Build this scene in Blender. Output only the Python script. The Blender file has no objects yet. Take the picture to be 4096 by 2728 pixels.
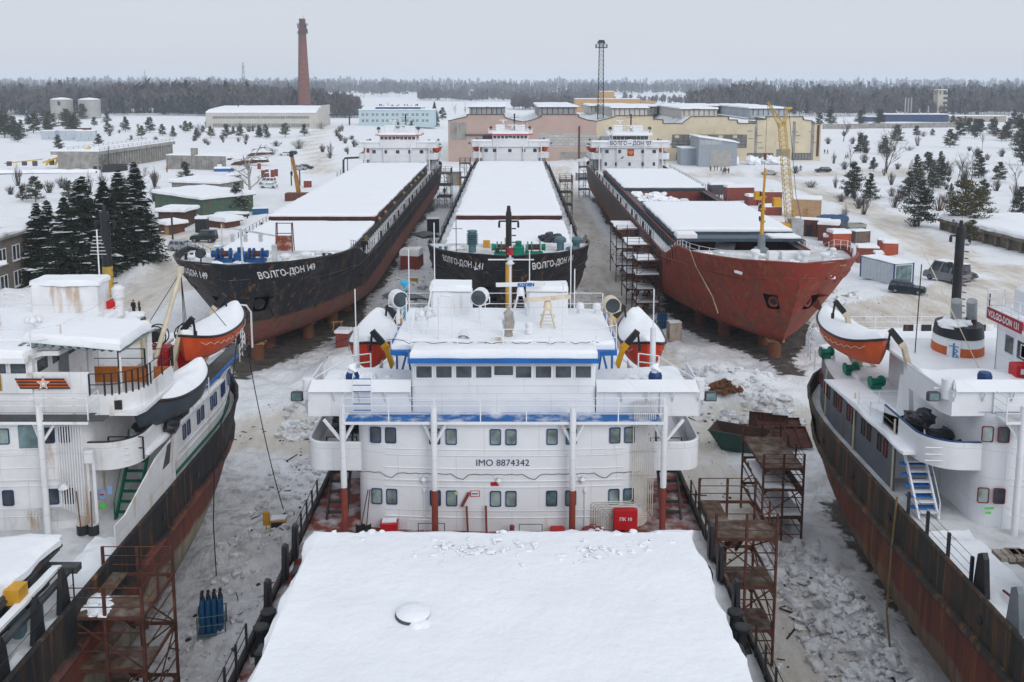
import bpy, math, random
import numpy as np
from mathutils import Vector, Matrix, noise
R = math.radians
rnd = random.Random(7)
sc = bpy.context.scene
col = sc.collection
# ---------------------------------------------------------------- camera
CAMH, PITCH, FPX, PYC = 25.0, R(7.8), 3700.0, 852.0
cam = bpy.data.cameras.new('camera'); camo = bpy.data.objects.new('camera', cam); col.objects.link(camo)
camo.location = (0, 0, CAMH); camo.rotation_euler = (math.pi / 2 - PITCH, 0, 0)
cam.sensor_width = 36; cam.lens = 36 * FPX / 4096; cam.shift_y = -(1364 - PYC) / 4096
cam.clip_start = 0.5; cam.clip_end = 12000
sc.camera = camo
# ---------------------------------------------------------------- world: bright overcast winter sky
HAZE = 0.00019
SUN_EL, SUN_AZ = R(27), R(150)
w = bpy.data.worlds.new('World'); sc.world = w; w.use_nodes = True
nt = w.node_tree; nt.nodes.clear()
o_ = nt.nodes.new('ShaderNodeOutputWorld'); bg = nt.nodes.new('ShaderNodeBackground')
sk = nt.nodes.new('ShaderNodeTexSky'); sk.sky_type = 'NISHITA'; sk.sun_disc = False
sk.sun_elevation = SUN_EL; sk.sun_rotation = SUN_AZ; sk.dust_density = 4
tc = nt.nodes.new('ShaderNodeTexCoord'); sp = nt.nodes.new('ShaderNodeSeparateXYZ'); rp = nt.nodes.new('ShaderNodeValToRGB')
nz = nt.nodes.new('ShaderNodeTexNoise'); nz.inputs['Scale'].default_value = 2.2; nz.inputs['Detail'].default_value = 5
mpn = nt.nodes.new('ShaderNodeMapping'); mpn.inputs['Scale'].default_value = (1, 1, 5)
nm = nt.nodes.new('ShaderNodeMath'); nm.operation = 'MULTIPLY_ADD'; nm.inputs[1].default_value = 0.10; nm.inputs[2].default_value = 0.95
rp.color_ramp.elements[0].position = 0.0; rp.color_ramp.elements[0].color = (0.68, 0.71, 0.765, 1)
rp.color_ramp.elements[1].position = 1.0; rp.color_ramp.elements[1].color = (0.80, 0.84, 0.90, 1)
e = rp.color_ramp.elements.new(0.16); e.color = (0.63, 0.67, 0.74, 1)
e = rp.color_ramp.elements.new(0.35); e.color = (0.655, 0.70, 0.775, 1)
sca = nt.nodes.new('ShaderNodeVectorMath'); sca.operation = 'SCALE'
mx = nt.nodes.new('ShaderNodeMix'); mx.data_type = 'RGBA'; mx.inputs[0].default_value = 0.93
L = nt.links.new
L(tc.outputs['Generated'], sp.inputs[0]); L(sp.outputs[2], rp.inputs[0])
L(tc.outputs['Generated'], mpn.inputs[0]); L(mpn.outputs[0], nz.inputs[0]); L(nz.outputs[0], nm.inputs[0])
sc10 = nt.nodes.new('ShaderNodeMath'); sc10.operation = 'MULTIPLY'; sc10.inputs[1].default_value = 10.5
L(nm.outputs[0], sc10.inputs[0])
L(rp.outputs[0], sca.inputs[0]); L(sc10.outputs[0], sca.inputs['Scale'])
L(sk.outputs[0], mx.inputs[6]); L(sca.outputs[0], mx.inputs[7]); L(mx.outputs[2], bg.inputs[0])
bg.inputs[1].default_value = 0.1
L(bg.outputs[0], o_.inputs[0])
sl = bpy.data.lights.new('sun', 'SUN'); sl.energy = 1.15; sl.angle = R(35); sl.color = (1, 0.985, 0.965)
so = bpy.data.objects.new('sun', sl); col.objects.link(so); so.rotation_euler = (math.pi / 2 - SUN_EL, 0, R(180) - SUN_AZ)
sc.view_settings.view_transform = 'Standard'; sc.view_settings.look = 'None'; sc.view_settings.exposure = 0.0
sc.view_settings.gamma = 1
sc.cycles.max_bounces = 6; sc.cycles.diffuse_bounces = 3; sc.cycles.glossy_bounces = 2; sc.cycles.volume_bounces = 2
sc.cycles.transparent_max_bounces = 6
try:
    sc.cycles.use_denoising = True
except Exception:
    pass

# ---------------------------------------------------------------- where a photographed ground point lies
def GP(px, py, z=0.0):
    a = (px - 2048) / FPX; b = -(py - PYC) / FPX; c, s = math.cos(PITCH), math.sin(PITCH)
    d = -s + b * c; t = (z - CAMH) / d
    return a * t, (c + b * s) * t

def YP(px, py, Y):
    a = (px - 2048) / FPX; b = -(py - PYC) / FPX; c, s = math.cos(PITCH), math.sin(PITCH)
    t = Y / (c + b * s)
    return a * t, CAMH + (-s + b * c) * t

# ---------------------------------------------------------------- materials
MAT = {}
def nodes_of(name):
    m = bpy.data.materials.new(name); m.use_nodes = True; n = m.node_tree
    b = n.nodes['Principled BSDF']; return m, n, b

def N(n, t, **kw):
    x = n.nodes.new('ShaderNode' + t)
    for k, v in kw.items():
        if k in x.inputs: x.inputs[k].default_value = v
        else: setattr(x, k, v)
    return x

def c4(c): return (c[0], c[1], c[2], 1)

def mixc(n, fac, a, b):
    x = n.nodes.new('ShaderNodeMix'); x.data_type = 'RGBA'
    if isinstance(fac, (int, float)): x.inputs[0].default_value = fac
    else: n.links.new(fac, x.inputs[0])
    for i, v in ((6, a), (7, b)):
        if isinstance(v, tuple): x.inputs[i].default_value = c4(v)
        else: n.links.new(v, x.inputs[i])
    return x.outputs[2]

def noisef(n, scale, lo, hi, stretch=(1, 1, 1), detail=5, coord='Object'):
    t = n.nodes.new('ShaderNodeTexCoord'); mp = n.nodes.new('ShaderNodeMapping'); mp.inputs['Scale'].default_value = stretch
    z = N(n, 'TexNoise', Scale=scale, Detail=detail, Roughness=0.6)
    r = n.nodes.new('ShaderNodeMapRange'); r.inputs[1].default_value = lo; r.inputs[2].default_value = hi
    n.links.new(t.outputs[coord], mp.inputs[0]); n.links.new(mp.outputs[0], z.inputs[0]); n.links.new(z.outputs[0], r.inputs[0])
    return r.outputs[0]

def bump(n, b, h, strength=0.3, dist=0.05):
    x = N(n, 'Bump', Strength=strength, Distance=dist)
    n.links.new(h, x.inputs['Height']); n.links.new(x.outputs[0], b.inputs['Normal'])

def paint(name, c, rough=0.5, rust=0.0, var=0.12, scale=1.5, metal=0.0, rustc=(0.16, 0.06, 0.025), bmp=0.0, streak=True, spec=0.3, seam=0.0):
    """painted or bare steel, wood, cloth: base colour with uneven wear and optional rust streaks"""
    if name in MAT: return MAT[name]
    m, n, b = nodes_of(name)
    dark = tuple(x * (1 - 2 * var) for x in c); light = tuple(min(1, x * (1 + var)) for x in c)
    colr = mixc(n, noisef(n, scale, 0.3, 0.7), dark, light)
    if rust > 0:
        colr = mixc(n, noisef(n, 1.3, 0.66 - rust * 0.35, 0.80 - rust * 0.2, (1, 1, 0.18) if streak else (1, 1, 1)), colr, rustc)
    if seam:
        t = n.nodes.new('ShaderNodeTexCoord'); s = n.nodes.new('ShaderNodeSeparateXYZ'); a = N(n, 'Math', operation='ADD'); cx = n.nodes.new('ShaderNodeCombineXYZ'); n.links.new(t.outputs['Object'], s.inputs[0])
        n.links.new(s.outputs[0], a.inputs[0]); n.links.new(s.outputs[1], a.inputs[1]); n.links.new(a.outputs[0], cx.inputs[0]); n.links.new(s.outputs[2], cx.inputs[1])
        br = N(n, 'TexBrick', Scale=1.0, offset=0.5); br.inputs['Brick Width'].default_value = 2.3; br.inputs['Row Height'].default_value = 1.22; br.inputs['Mortar Size'].default_value = 0.014
        for k, v in (('Color1', 1.0), ('Color2', 0.93), ('Mortar', 0.62)): br.inputs[k].default_value = (v, v, v, 1)
        n.links.new(cx.outputs[0], br.inputs[0]); mu = n.nodes.new('ShaderNodeMix'); mu.data_type = 'RGBA'; mu.blend_type = 'MULTIPLY'; mu.inputs[0].default_value = seam; n.links.new(colr, mu.inputs[6]); n.links.new(br.outputs[0], mu.inputs[7]); colr = mu.outputs[2]
        bump(n, b, noisef(n, .8, .2, .8, (1, 1, 1), 3), .25, .08)
    n.links.new(colr, b.inputs['Base Color'])
    b.inputs['Roughness'].default_value = rough; b.inputs['Metallic'].default_value = metal
    b.inputs['Specular IOR Level'].default_value = spec
    if bmp: bump(n, b, noisef(n, scale * 6, 0.2, 0.8), bmp)
    MAT[name] = m; return m

def snowmat(name='snow', c=(0.87, 0.895, 0.935), dirt=0.0, dirtc=(0.30, 0.29, 0.28), scale=0.5, bs=0.35):
    if name in MAT: return MAT[name]
    m, n, b = nodes_of(name)
    colr = mixc(n, noisef(n, 0.35, 0.3, 0.7), tuple(x * 0.94 for x in c), c); colr = mixc(n, noisef(n, 1.1, .35, .75, detail=8), colr, tuple(x * .975 for x in c))
    if dirt: colr = mixc(n, noisef(n, scale, 0.62 - 0.4 * dirt, 0.8, detail=9), colr, dirtc)
    n.links.new(colr, b.inputs['Base Color']); b.inputs['Roughness'].default_value = 0.75
    b.inputs['Specular IOR Level'].default_value = 0.2
    bump(n, b, noisef(n, 2.5, 0.2, 0.8, detail=8), bs, 0.12)
    MAT[name] = m; return m

def glassmat(name='window_glass', c=(0.02, 0.025, 0.03)):
    if name in MAT: return MAT[name]
    m, n, b = nodes_of(name)
    n.links.new(mixc(n, noisef(n, 1.2, 0.35, 0.65), c, tuple(x * 3.5 + 0.01 for x in c)), b.inputs['Base Color'])
    b.inputs['Roughness'].default_value = 0.12; b.inputs['Specular IOR Level'].default_value = 0.5
    MAT[name] = m; return m

SNOW = snowmat()
SNOWD = snowmat('trodden_snow', (0.72, 0.73, 0.75), 0.5)
WHITE = paint('white_ship_paint', (0.775, 0.795, 0.83), 0.45, 0.10, 0.03, 1.0, rustc=(0.60, 0.47, 0.34), seam=.5)
WHITER = paint('weathered_white_paint', (0.78, 0.79, 0.81), 0.5, 0.22, 0.06, 1.0, rustc=(0.44, 0.27, 0.13), seam=.6)
BLUE = paint('blue_trim_paint', (0.012, 0.13, 0.42), 0.45)
BLUED = paint('dark_blue_frame', (0.01, 0.05, 0.17), 0.4)
BLACK = paint('black_paint', (0.022, 0.024, 0.028), 0.45, 0.05)
REDP = paint('red_oxide_paint', (0.25, 0.055, 0.04), 0.55)
FIRE = paint('fire_red_paint', (0.52, 0.015, 0.02), 0.4)
ORANGE = paint('lifeboat_orange', (0.62, 0.085, 0.025), 0.45)
YEL = paint('yellow_paint', (0.62, 0.33, 0.03), 0.5, 0.1)
CREAM = paint('cream_paint', (0.66, 0.58, 0.44), 0.5, 0.08)
RUST = paint('rusty_steel', (0.105, 0.04, 0.028), 0.8, 0.3, 0.25, 2.0, rustc=(0.19, 0.075, 0.03), streak=False)
DGREY = paint('dark_grey_steel', (0.07, 0.075, 0.08), 0.6, 0.25, 0.2)
GREY = paint('grey_primer', (0.20, 0.225, 0.25), 0.55, 0.08)
TEAL = paint('teal_grey_paint', (0.09, 0.17, 0.20), 0.5, 0.06)
GREEN = paint('green_machinery_paint', (0.0, 0.19, 0.12), 0.4)
RUBBER = paint('tyre_rubber', (0.02, 0.02, 0.02), 0.8)
WOOD = paint('raw_timber', (0.40, 0.24, 0.11), 0.8, 0, 0.25, 4)
CONC = paint('weathered_concrete', (0.31, 0.30, 0.28), 0.9, 0.25, 0.2, 0.5, rustc=(0.17, 0.14, 0.12))
GLASS = glassmat()
CURT = glassmat('curtained_glass', (0.05, 0.08, 0.085))
ROPE = paint('cable_rubber', (0.02, 0.02, 0.025), 0.7)
DECKR = paint('red_deck_with_frost', (0.23, 0.055, 0.04), 0.7, 0.6, 0.1, 2.0, rustc=(0.55, 0.55, 0.57), streak=False)
DECKB = paint('blue_deck_with_frost', (0.015, 0.14, 0.42), 0.6, 0.55, 0.1, 1.6, rustc=(0.72, 0.75, 0.8), streak=False)

# ---------------------------------------------------------------- mesh builder
class MB:
    def __init__(s): s.v = []; s.f = []; s.m = []; s.s = []
    def add(s, vs, fs, m=0, sm=False):
        o = len(s.v); s.v.extend(tuple(v) for v in vs)
        for f in fs: s.f.append(tuple(i + o for i in f)); s.m.append(m); s.s.append(sm)
        return s
    def box(s, x0, x1, y0, y1, z0, z1, m=0):
        return s.add([(x0, y0, z0), (x1, y0, z0), (x1, y1, z0), (x0, y1, z0), (x0, y0, z1), (x1, y0, z1), (x1, y1, z1), (x0, y1, z1)],
                     [(0, 3, 2, 1), (4, 5, 6, 7), (0, 1, 5, 4), (1, 2, 6, 5), (2, 3, 7, 6), (3, 0, 4, 7)], m)
    def cb(s, x, y, z, a, b, c, m=0): return s.box(x - a / 2, x + a / 2, y - b / 2, y + b / 2, z, z + c, m)
    def bbox(s, x0, x1, y0, y1, z0, z1, r=0.06, m=0):
        """box with chamfered vertical and top edges"""
        p = [(x0 + r, y0), (x1 - r, y0), (x1, y0 + r), (x1, y1 - r), (x1 - r, y1), (x0 + r, y1), (x0, y1 - r), (x0, y0 + r)]
        cx, cy = (x0 + x1) / 2, (y0 + y1) / 2
        k = lambda q: (cx + (q[0] - cx) * (1 - 2 * r / (x1 - x0)), cy + (q[1] - cy) * (1 - 2 * r / (y1 - y0)))
        vs = [(a, b, z0) for a, b in p] + [(a, b, z1 - r) for a, b in p] + [(*k(q), z1) for q in p]
        fs = [tuple(range(7, -1, -1)), tuple(range(16, 24))]
        for l in (0, 8):
            for i in range(8): fs.append((l + i, l + (i + 1) % 8, l + 8 + (i + 1) % 8, l + 8 + i))
        return s.add(vs, fs, m)
    def beam(s, p, q, a, b=None, m=0):
        p, q = Vector(p), Vector(q); d = (q - p)
        if d.length < 1e-6: return s
        d.normalize(); up = Vector((0, 0, 1)) if abs(d.z) < 0.95 else Vector((0, 1, 0))
        u = d.cross(up).normalized() * a / 2; v = u.cross(d).normalized() * (b or a) / 2
        return s.add([p - u - v, p + u - v, p + u + v, p - u + v, q - u - v, q + u - v, q + u + v, q - u + v],
                     [(0, 1, 2, 3), (7, 6, 5, 4), (0, 4, 5, 1), (1, 5, 6, 2), (2, 6, 7, 3), (3, 7, 4, 0)], m)
    def cyl(s, p, q, r, r2=None, n=10, m=0, cap=True, sm=True):
        p, q = Vector(p), Vector(q); d = (q - p).normalized(); up = Vector((0, 0, 1)) if abs(d.z) < 0.95 else Vector((0, 1, 0))
        u = d.cross(up).normalized(); v = d.cross(u); r2 = r if r2 is None else r2
        a = [2 * math.pi * i / n for i in range(n)]
        s.add([p + (u * math.cos(t) + v * math.sin(t)) * r for t in a] + [q + (u * math.cos(t) + v * math.sin(t)) * r2 for t in a],
              [(i, (i + 1) % n, n + (i + 1) % n, n + i) for i in range(n)], m, sm)
        if cap:
            s.add([p + (u * math.cos(t) + v * math.sin(t)) * r for t in a], [tuple(range(n - 1, -1, -1))], m)
            s.add([q + (u * math.cos(t) + v * math.sin(t)) * r2 for t in a], [tuple(range(n))], m)
        return s
    def tube(s, pts, r, n=5, m=0, closed=False):
        pts = [Vector(p) for p in pts]; k = len(pts); vs = []; pu = None
        rs = r if isinstance(r, (list, tuple)) else [r] * k
        for i, p in enumerate(pts):
            a = pts[i - 1] if i or closed else p; b = pts[(i + 1) % k] if i < k - 1 or closed else p
            d = (b - a)
            d = d.normalized() if d.length > 1e-9 else Vector((0, 0, 1))
            up = Vector((0, 0, 1)) if abs(d.z) < 0.9 else Vector((0, 1, 0))
            u = d.cross(up).normalized()
            if pu is not None and u.dot(pu) < 0: u = -u
            pu = u; v = d.cross(u)
            vs += [p + (u * math.cos(2 * math.pi * j / n) + v * math.sin(2 * math.pi * j / n)) * rs[i] for j in range(n)]
        fs = []
        for i in range(k if closed else k - 1):
            o, q = i * n, ((i + 1) % k) * n
            fs += [(o + j, o + (j + 1) % n, q + (j + 1) % n, q + j) for j in range(n)]
        if not closed: fs += [tuple(range(n - 1, -1, -1)), tuple((k - 1) * n + j for j in range(n))]
        return s.add(vs, fs, m, True)
    def lathe(s, c, prof, n=16, m=0, sx=1, sy=1):
        k = len(prof)
        vs = [(c[0] + r * sx * math.cos(2 * math.pi * j / n), c[1] + r * sy * math.sin(2 * math.pi * j / n), c[2] + z) for r, z in prof for j in range(n)]
        fs = [(i * n + j, i * n + (j + 1) % n, (i + 1) * n + (j + 1) % n, (i + 1) * n + j) for i in range(k - 1) for j in range(n)]
        s.add(vs, fs, m, True)
        return s.add([vs[j] for j in range(n)], [tuple(range(n - 1, -1, -1))], m).add([vs[(k - 1) * n + j] for j in range(n)], [tuple(range(n))], m)
    def prism(s, poly, z0, z1, m=0, ax='z', sm=False):
        """polygon extruded along an axis: ax z (x,y), y (x,z), x (y,z)"""
        n = len(poly)
        mk = {'z': lambda a, b, c: (a, b, c), 'y': lambda a, b, c: (a, c, b), 'x': lambda a, b, c: (c, a, b)}[ax]
        vs = [mk(a, b, z0) for a, b in poly] + [mk(a, b, z1) for a, b in poly]
        s.add(vs, [(i, (i + 1) % n, n + (i + 1) % n, n + i) for i in range(n)], m, sm)
        s.add(vs[:n], [tuple(range(n - 1, -1, -1))], m); return s.add(vs[n:], [tuple(range(n))], m)
    def wall(s, path, z0, z1, t=0.06, m=0, sm=False):
        """thin upright plate following a plan path"""
        p = [Vector((a, b)) for a, b in path]; k = len(p); off = []
        for i in range(k):
            a = p[max(i - 1, 0)]; b = p[min(i + 1, k - 1)]; d = (b - a).normalized(); off.append(Vector((-d.y, d.x)) * t)
        z0s = z0 if isinstance(z0, (list, tuple)) else [z0] * k; z1s = z1 if isinstance(z1, (list, tuple)) else [z1] * k
        vs = []
        for i in range(k):
            q = p[i] + off[i]
            vs += [(p[i].x, p[i].y, z0s[i]), (p[i].x, p[i].y, z1s[i]), (q.x, q.y, z1s[i]), (q.x, q.y, z0s[i])]
        fs = [(0, 1, 2, 3), (4 * k - 1, 4 * k - 2, 4 * k - 3, 4 * k - 4)]
        for i in range(k - 1):
            o = 4 * i
            fs += [(o + j, o + (j + 1) % 4, o + 4 + (j + 1) % 4, o + 4 + j) for j in range(4)]
        return s.add(vs, fs, m, sm)
    def grid(s, fn, nu, nv, m=0, sm=True):
        vs = [fn(i / nu, j / nv) for i in range(nu + 1) for j in range(nv + 1)]; k = nv + 1
        return s.add(vs, [(i * k + j, (i + 1) * k + j, (i + 1) * k + j + 1, i * k + j + 1) for i in range(nu) for j in range(nv)], m, sm)
    def ball(s, c, r, n=10, m=0, sz=1.0): 
        return s.lathe(c, [(max(r * math.sin(math.pi * i / 6), 0.001), -r * sz * math.cos(math.pi * i / 6)) for i in range(7)], n, m)
    def lump(s, c, r, seed=0, m=0, n=7, k=5, sz=0.7, rough=0.35, sm=False):
        vs = []
        for i in range(k + 1):
            for j in range(n):
                a = 2 * math.pi * j / n; b = math.pi * i / k
                d = Vector((math.sin(b) * math.cos(a), math.sin(b) * math.sin(a), math.cos(b)))
                q = r * (1 + rough * 2 * noise.noise(d * 1.7 + Vector((seed * 3.1, seed * 1.7, 0))))
                vs.append((c[0] + d.x * q, c[1] + d.y * q, c[2] + d.z * q * sz))
        return s.add(vs, [(i * n + j, i * n + (j + 1) % n, (i + 1) * n + (j + 1) % n, (i + 1) * n + j) for i in range(k) for j in range(n)], m, sm)
    def snow(s, x0, x1, y0, y1, z, t=0.3, m=0, seed=0.0, res=0.5, wob=0.12, amp=0.06, zf=None):
        """a lying blanket of snow with rounded, uneven edges"""
        nu = max(6, min(90, int((x1 - x0) / res))); nv = max(6, min(160, int((y1 - y0) / res)))
        us = [0, 0, 0.012 if nu > 20 else 0.03] + [i / nu for i in range(1, nu)] + [1 - (0.012 if nu > 20 else 0.03), 1, 1]
        vs_ = [0, 0, 0.012 if nv > 20 else 0.03] + [i / nv for i in range(1, nv)] + [1 - (0.012 if nv > 20 else 0.03), 1, 1]
        A, B = len(us), len(vs_); out = []
        for i, u in enumerate(us):
            for j, v in enumerate(vs_):
                x = x0 + (x1 - x0) * u; y = y0 + (y1 - y0) * v
                eu = min(i, A - 1 - i); ev = min(j, B - 1 - j); ed = min(eu, ev)
                q = noise.noise(Vector((x * 0.45 + seed, y * 0.45, seed * 1.3))) + 0.5 * noise.noise(Vector((x * 1.5, y * 1.5 + seed, 2)))
                if eu <= 1: x += wob * 2 * noise.noise(Vector((y * 0.55, seed, x0))) + wob * noise.noise(Vector((y * 2.1, seed, x0)))
                if ev <= 1: y += wob * 2 * noise.noise(Vector((x * 0.55, seed, y0))) + wob * noise.noise(Vector((x * 2.1, seed, y0)))
                h = 0 if ed == 0 else t * (0.62 if ed == 1 else 1.0) + amp * q
                zb = zf(x, y) if zf else z
                out.append((x, y, zb + max(h, 0)))
        s.add(out, [(i * B + j, (i + 1) * B + j, (i + 1) * B + j + 1, i * B + j + 1) for i in range(A - 1) for j in range(B - 1)], m, True)
        return s
    def rail(s, pts, h=1.0, n=3, gap=1.5, r=0.022, pr=0.026, m=0):
        """posts and horizontal bars along a path of 3-D points"""
        P = [Vector(p) for p in pts]
        for k in range(1, n + 1): s.tube([p + Vector((0, 0, h * k / n)) for p in P], r, 4, m)
        for a, b in zip(P, P[1:]):
            c = max(1, round((b - a).length / gap))
            for i in range(c): q = a.lerp(b, i / c); s.beam(q, q + Vector((0, 0, h)), pr * 2, m=m)
        s.beam(P[-1], P[-1] + Vector((0, 0, h)), pr * 2, m=m); return s
    def text(s, txt, size, fn, m=0, bold=0.0, thick=0.0):
        me = text_mesh(txt, size, bold); vs = [fn(v.co.x, v.co.y) for v in me.vertices]
        return s.add(vs, [tuple(p.vertices) for p in me.polygons], m)
    def pieces(s, name, mats, parent=None):
        """one object for every separate piece (touching shells stay together)"""
        par = list(range(len(s.v)))
        def find(i):
            while par[i] != i: par[i] = par[par[i]]; i = par[i]
            return i
        for f in s.f:
            a = find(f[0])
            for i in f[1:]: par[find(i)] = a
        isl = {}
        for k, f in enumerate(s.f): isl.setdefault(find(f[0]), []).append(k)
        bx = []
        for fs in isl.values():
            P = [s.v[i] for k in fs for i in s.f[k]]; bx.append([[min(p[c] for p in P) - .03 for c in range(3)], [max(p[c] for p in P) + .03 for c in range(3)], fs])
        done = []
        for b in bx:
            hit = True
            while hit:
                hit = False
                for d in done:
                    if all(b[0][c] <= d[1][c] and d[0][c] <= b[1][c] for c in range(3)):
                        b = [[min(x, y) for x, y in zip(b[0], d[0])], [max(x, y) for x, y in zip(b[1], d[1])], b[2] + d[2]]; done.remove(d); hit = True; break
            done.append(b)
        for d in done:
            q = MB(); mp = {}
            for k in sorted(d[2]):
                f = []
                for i in s.f[k]:
                    if i not in mp: mp[i] = len(q.v); q.v.append(s.v[i])
                    f.append(mp[i])
                q.f.append(tuple(f)); q.m.append(s.m[k]); q.s.append(s.s[k])
            q.build(name, mats, parent)
    def build(s, name, mats, parent=None, loc=None, rz=0.0):
        me = bpy.data.meshes.new(name); me.from_pydata(s.v, [], s.f)
        for x in (mats if isinstance(mats, (list, tuple)) else [mats]): me.materials.append(x)
        me.polygons.foreach_set('material_index', s.m); me.polygons.foreach_set('use_smooth', s.s); me.update()
        if any(s.s) and not getattr(s, 'soft', 0): me.set_sharp_from_angle(angle=R(38))
        o = bpy.data.objects.new(name, me); col.objects.link(o)
        if parent: o.parent = parent
        if loc: o.location = loc
        if rz: o.rotation_euler.z = rz
        return o

_tx = {}
def text_mesh(txt, size, bold=0.0):
    k = (txt, size, bold)
    if k not in _tx:
        c = bpy.data.curves.new('lettering', 'FONT'); c.body = txt; c.size = size; c.align_x = 'CENTER'; c.align_y = 'CENTER'; c.offset = bold; c.resolution_u = 3
        o = bpy.data.objects.new('lettering', c); col.objects.link(o); bpy.context.view_layer.update()
        _tx[k] = bpy.data.meshes.new_from_object(o.evaluated_get(bpy.context.evaluated_depsgraph_get()))
        bpy.data.objects.remove(o)
    return _tx[k]

def tag(o, label, cat, group=None, kind=None):
    if kind: o['kind'] = kind
    if label: o['label'] = label
    if cat: o['category'] = cat
    if group: o['group'] = group
    return o

def thing(name, label, cat, loc=(0, 0, 0), rz=0.0, group=None):
    o = bpy.data.objects.new(name, None); col.objects.link(o); o.location = loc; o.rotation_euler = (0, 0, rz)
    o.empty_display_size = 0.3
    return tag(o, label, cat, group)

def dup(root, loc, rz=0.0, label=None, scale=None, group=None):
    def cp(o, par):
        c = o.copy(); col.objects.link(c)
        if par: c.parent = par
        for ch in o.children: cp(ch, c)
        return c
    c = cp(root, None); c.location = loc; c.rotation_euler = (0, 0, rz)
    if scale: c.scale = scale if isinstance(scale, tuple) else (scale,) * 3
    if label: c['label'] = label
    if group: c['group'] = group
    return c

def arc(cx, cy, r, a0, a1, n=8, ry=None):
    return [(cx + r * math.cos(R(a0 + (a1 - a0) * i / n)), cy + (ry or r) * math.sin(R(a0 + (a1 - a0) * i / n))) for i in range(n + 1)]

def numesh(name, V, F, mats, parent=None, midx=None, smooth=False):
    """mesh from arrays; F is (n,3) or (n,4)"""
    me = bpy.data.meshes.new(name); V = np.asarray(V, np.float32); F = np.asarray(F, np.int32); k = F.shape[1]
    me.vertices.add(len(V)); me.vertices.foreach_set('co', V.ravel()); me.loops.add(F.size); me.loops.foreach_set('vertex_index', F.ravel())
    me.polygons.add(len(F)); me.polygons.foreach_set('loop_start', np.arange(len(F), dtype=np.int32) * k)
    for x in (mats if isinstance(mats, (list, tuple)) else [mats]): me.materials.append(x)
    if midx is not None: me.polygons.foreach_set('material_index', np.asarray(midx, np.int32))
    me.polygons.foreach_set('use_smooth', np.full(len(F), smooth))
    me.update(calc_edges=True); me.validate()
    o = bpy.data.objects.new(name, me); col.objects.link(o)
    if parent: o.parent = parent
    return o
# ================================================================= SHIPS
ZK, ZD, Z2, Z3 = 1.4, 6.4, 8.95, 11.35      # keel, main deck, boat deck, bridge deck
LEN, YF, HB = 138.0, 115.0, 8.4              # length, house front, half beam
def cl(t): return max(0.0, min(1.0, t))
def sstep(t): t = cl(t); return t * t * (3 - 2 * t)
def ztop(y): return 6.75 + 2.4 * sstep((22.5 - y) / 10) + 0.85 * sstep((14 - y) / 16) + 0.35 * sstep((y - 122) / 14)
def zbot(y): return ZK + 3.9 * cl((y - 114) / 24) ** 1.5
def half(y, z):
    zt = ztop(y); zb = zbot(y); q = cl((z - ZK) / (zt - ZK))
    s0 = 5.5 * (1 - q) ** 1.3; le = 13.5 + 12 * (1 - q)
    t = cl((y - s0) / le); b = (1 - (1 - t) ** 2) ** (0.5 + 0.38 * (1 - q))
    t2 = cl((LEN - (1 - q) ** 1.2 * 3 - y) / (12.5 + 5 * (1 - q))); b *= (1 - (1 - t2) ** 2.2) ** 0.5
    d = max(0.0, z - zb); r = 1.3
    bil = r - math.sqrt(max(0, r * r - (r - d) ** 2)) if d < r else 0
    return max(0.0, HB * b - bil)

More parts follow.
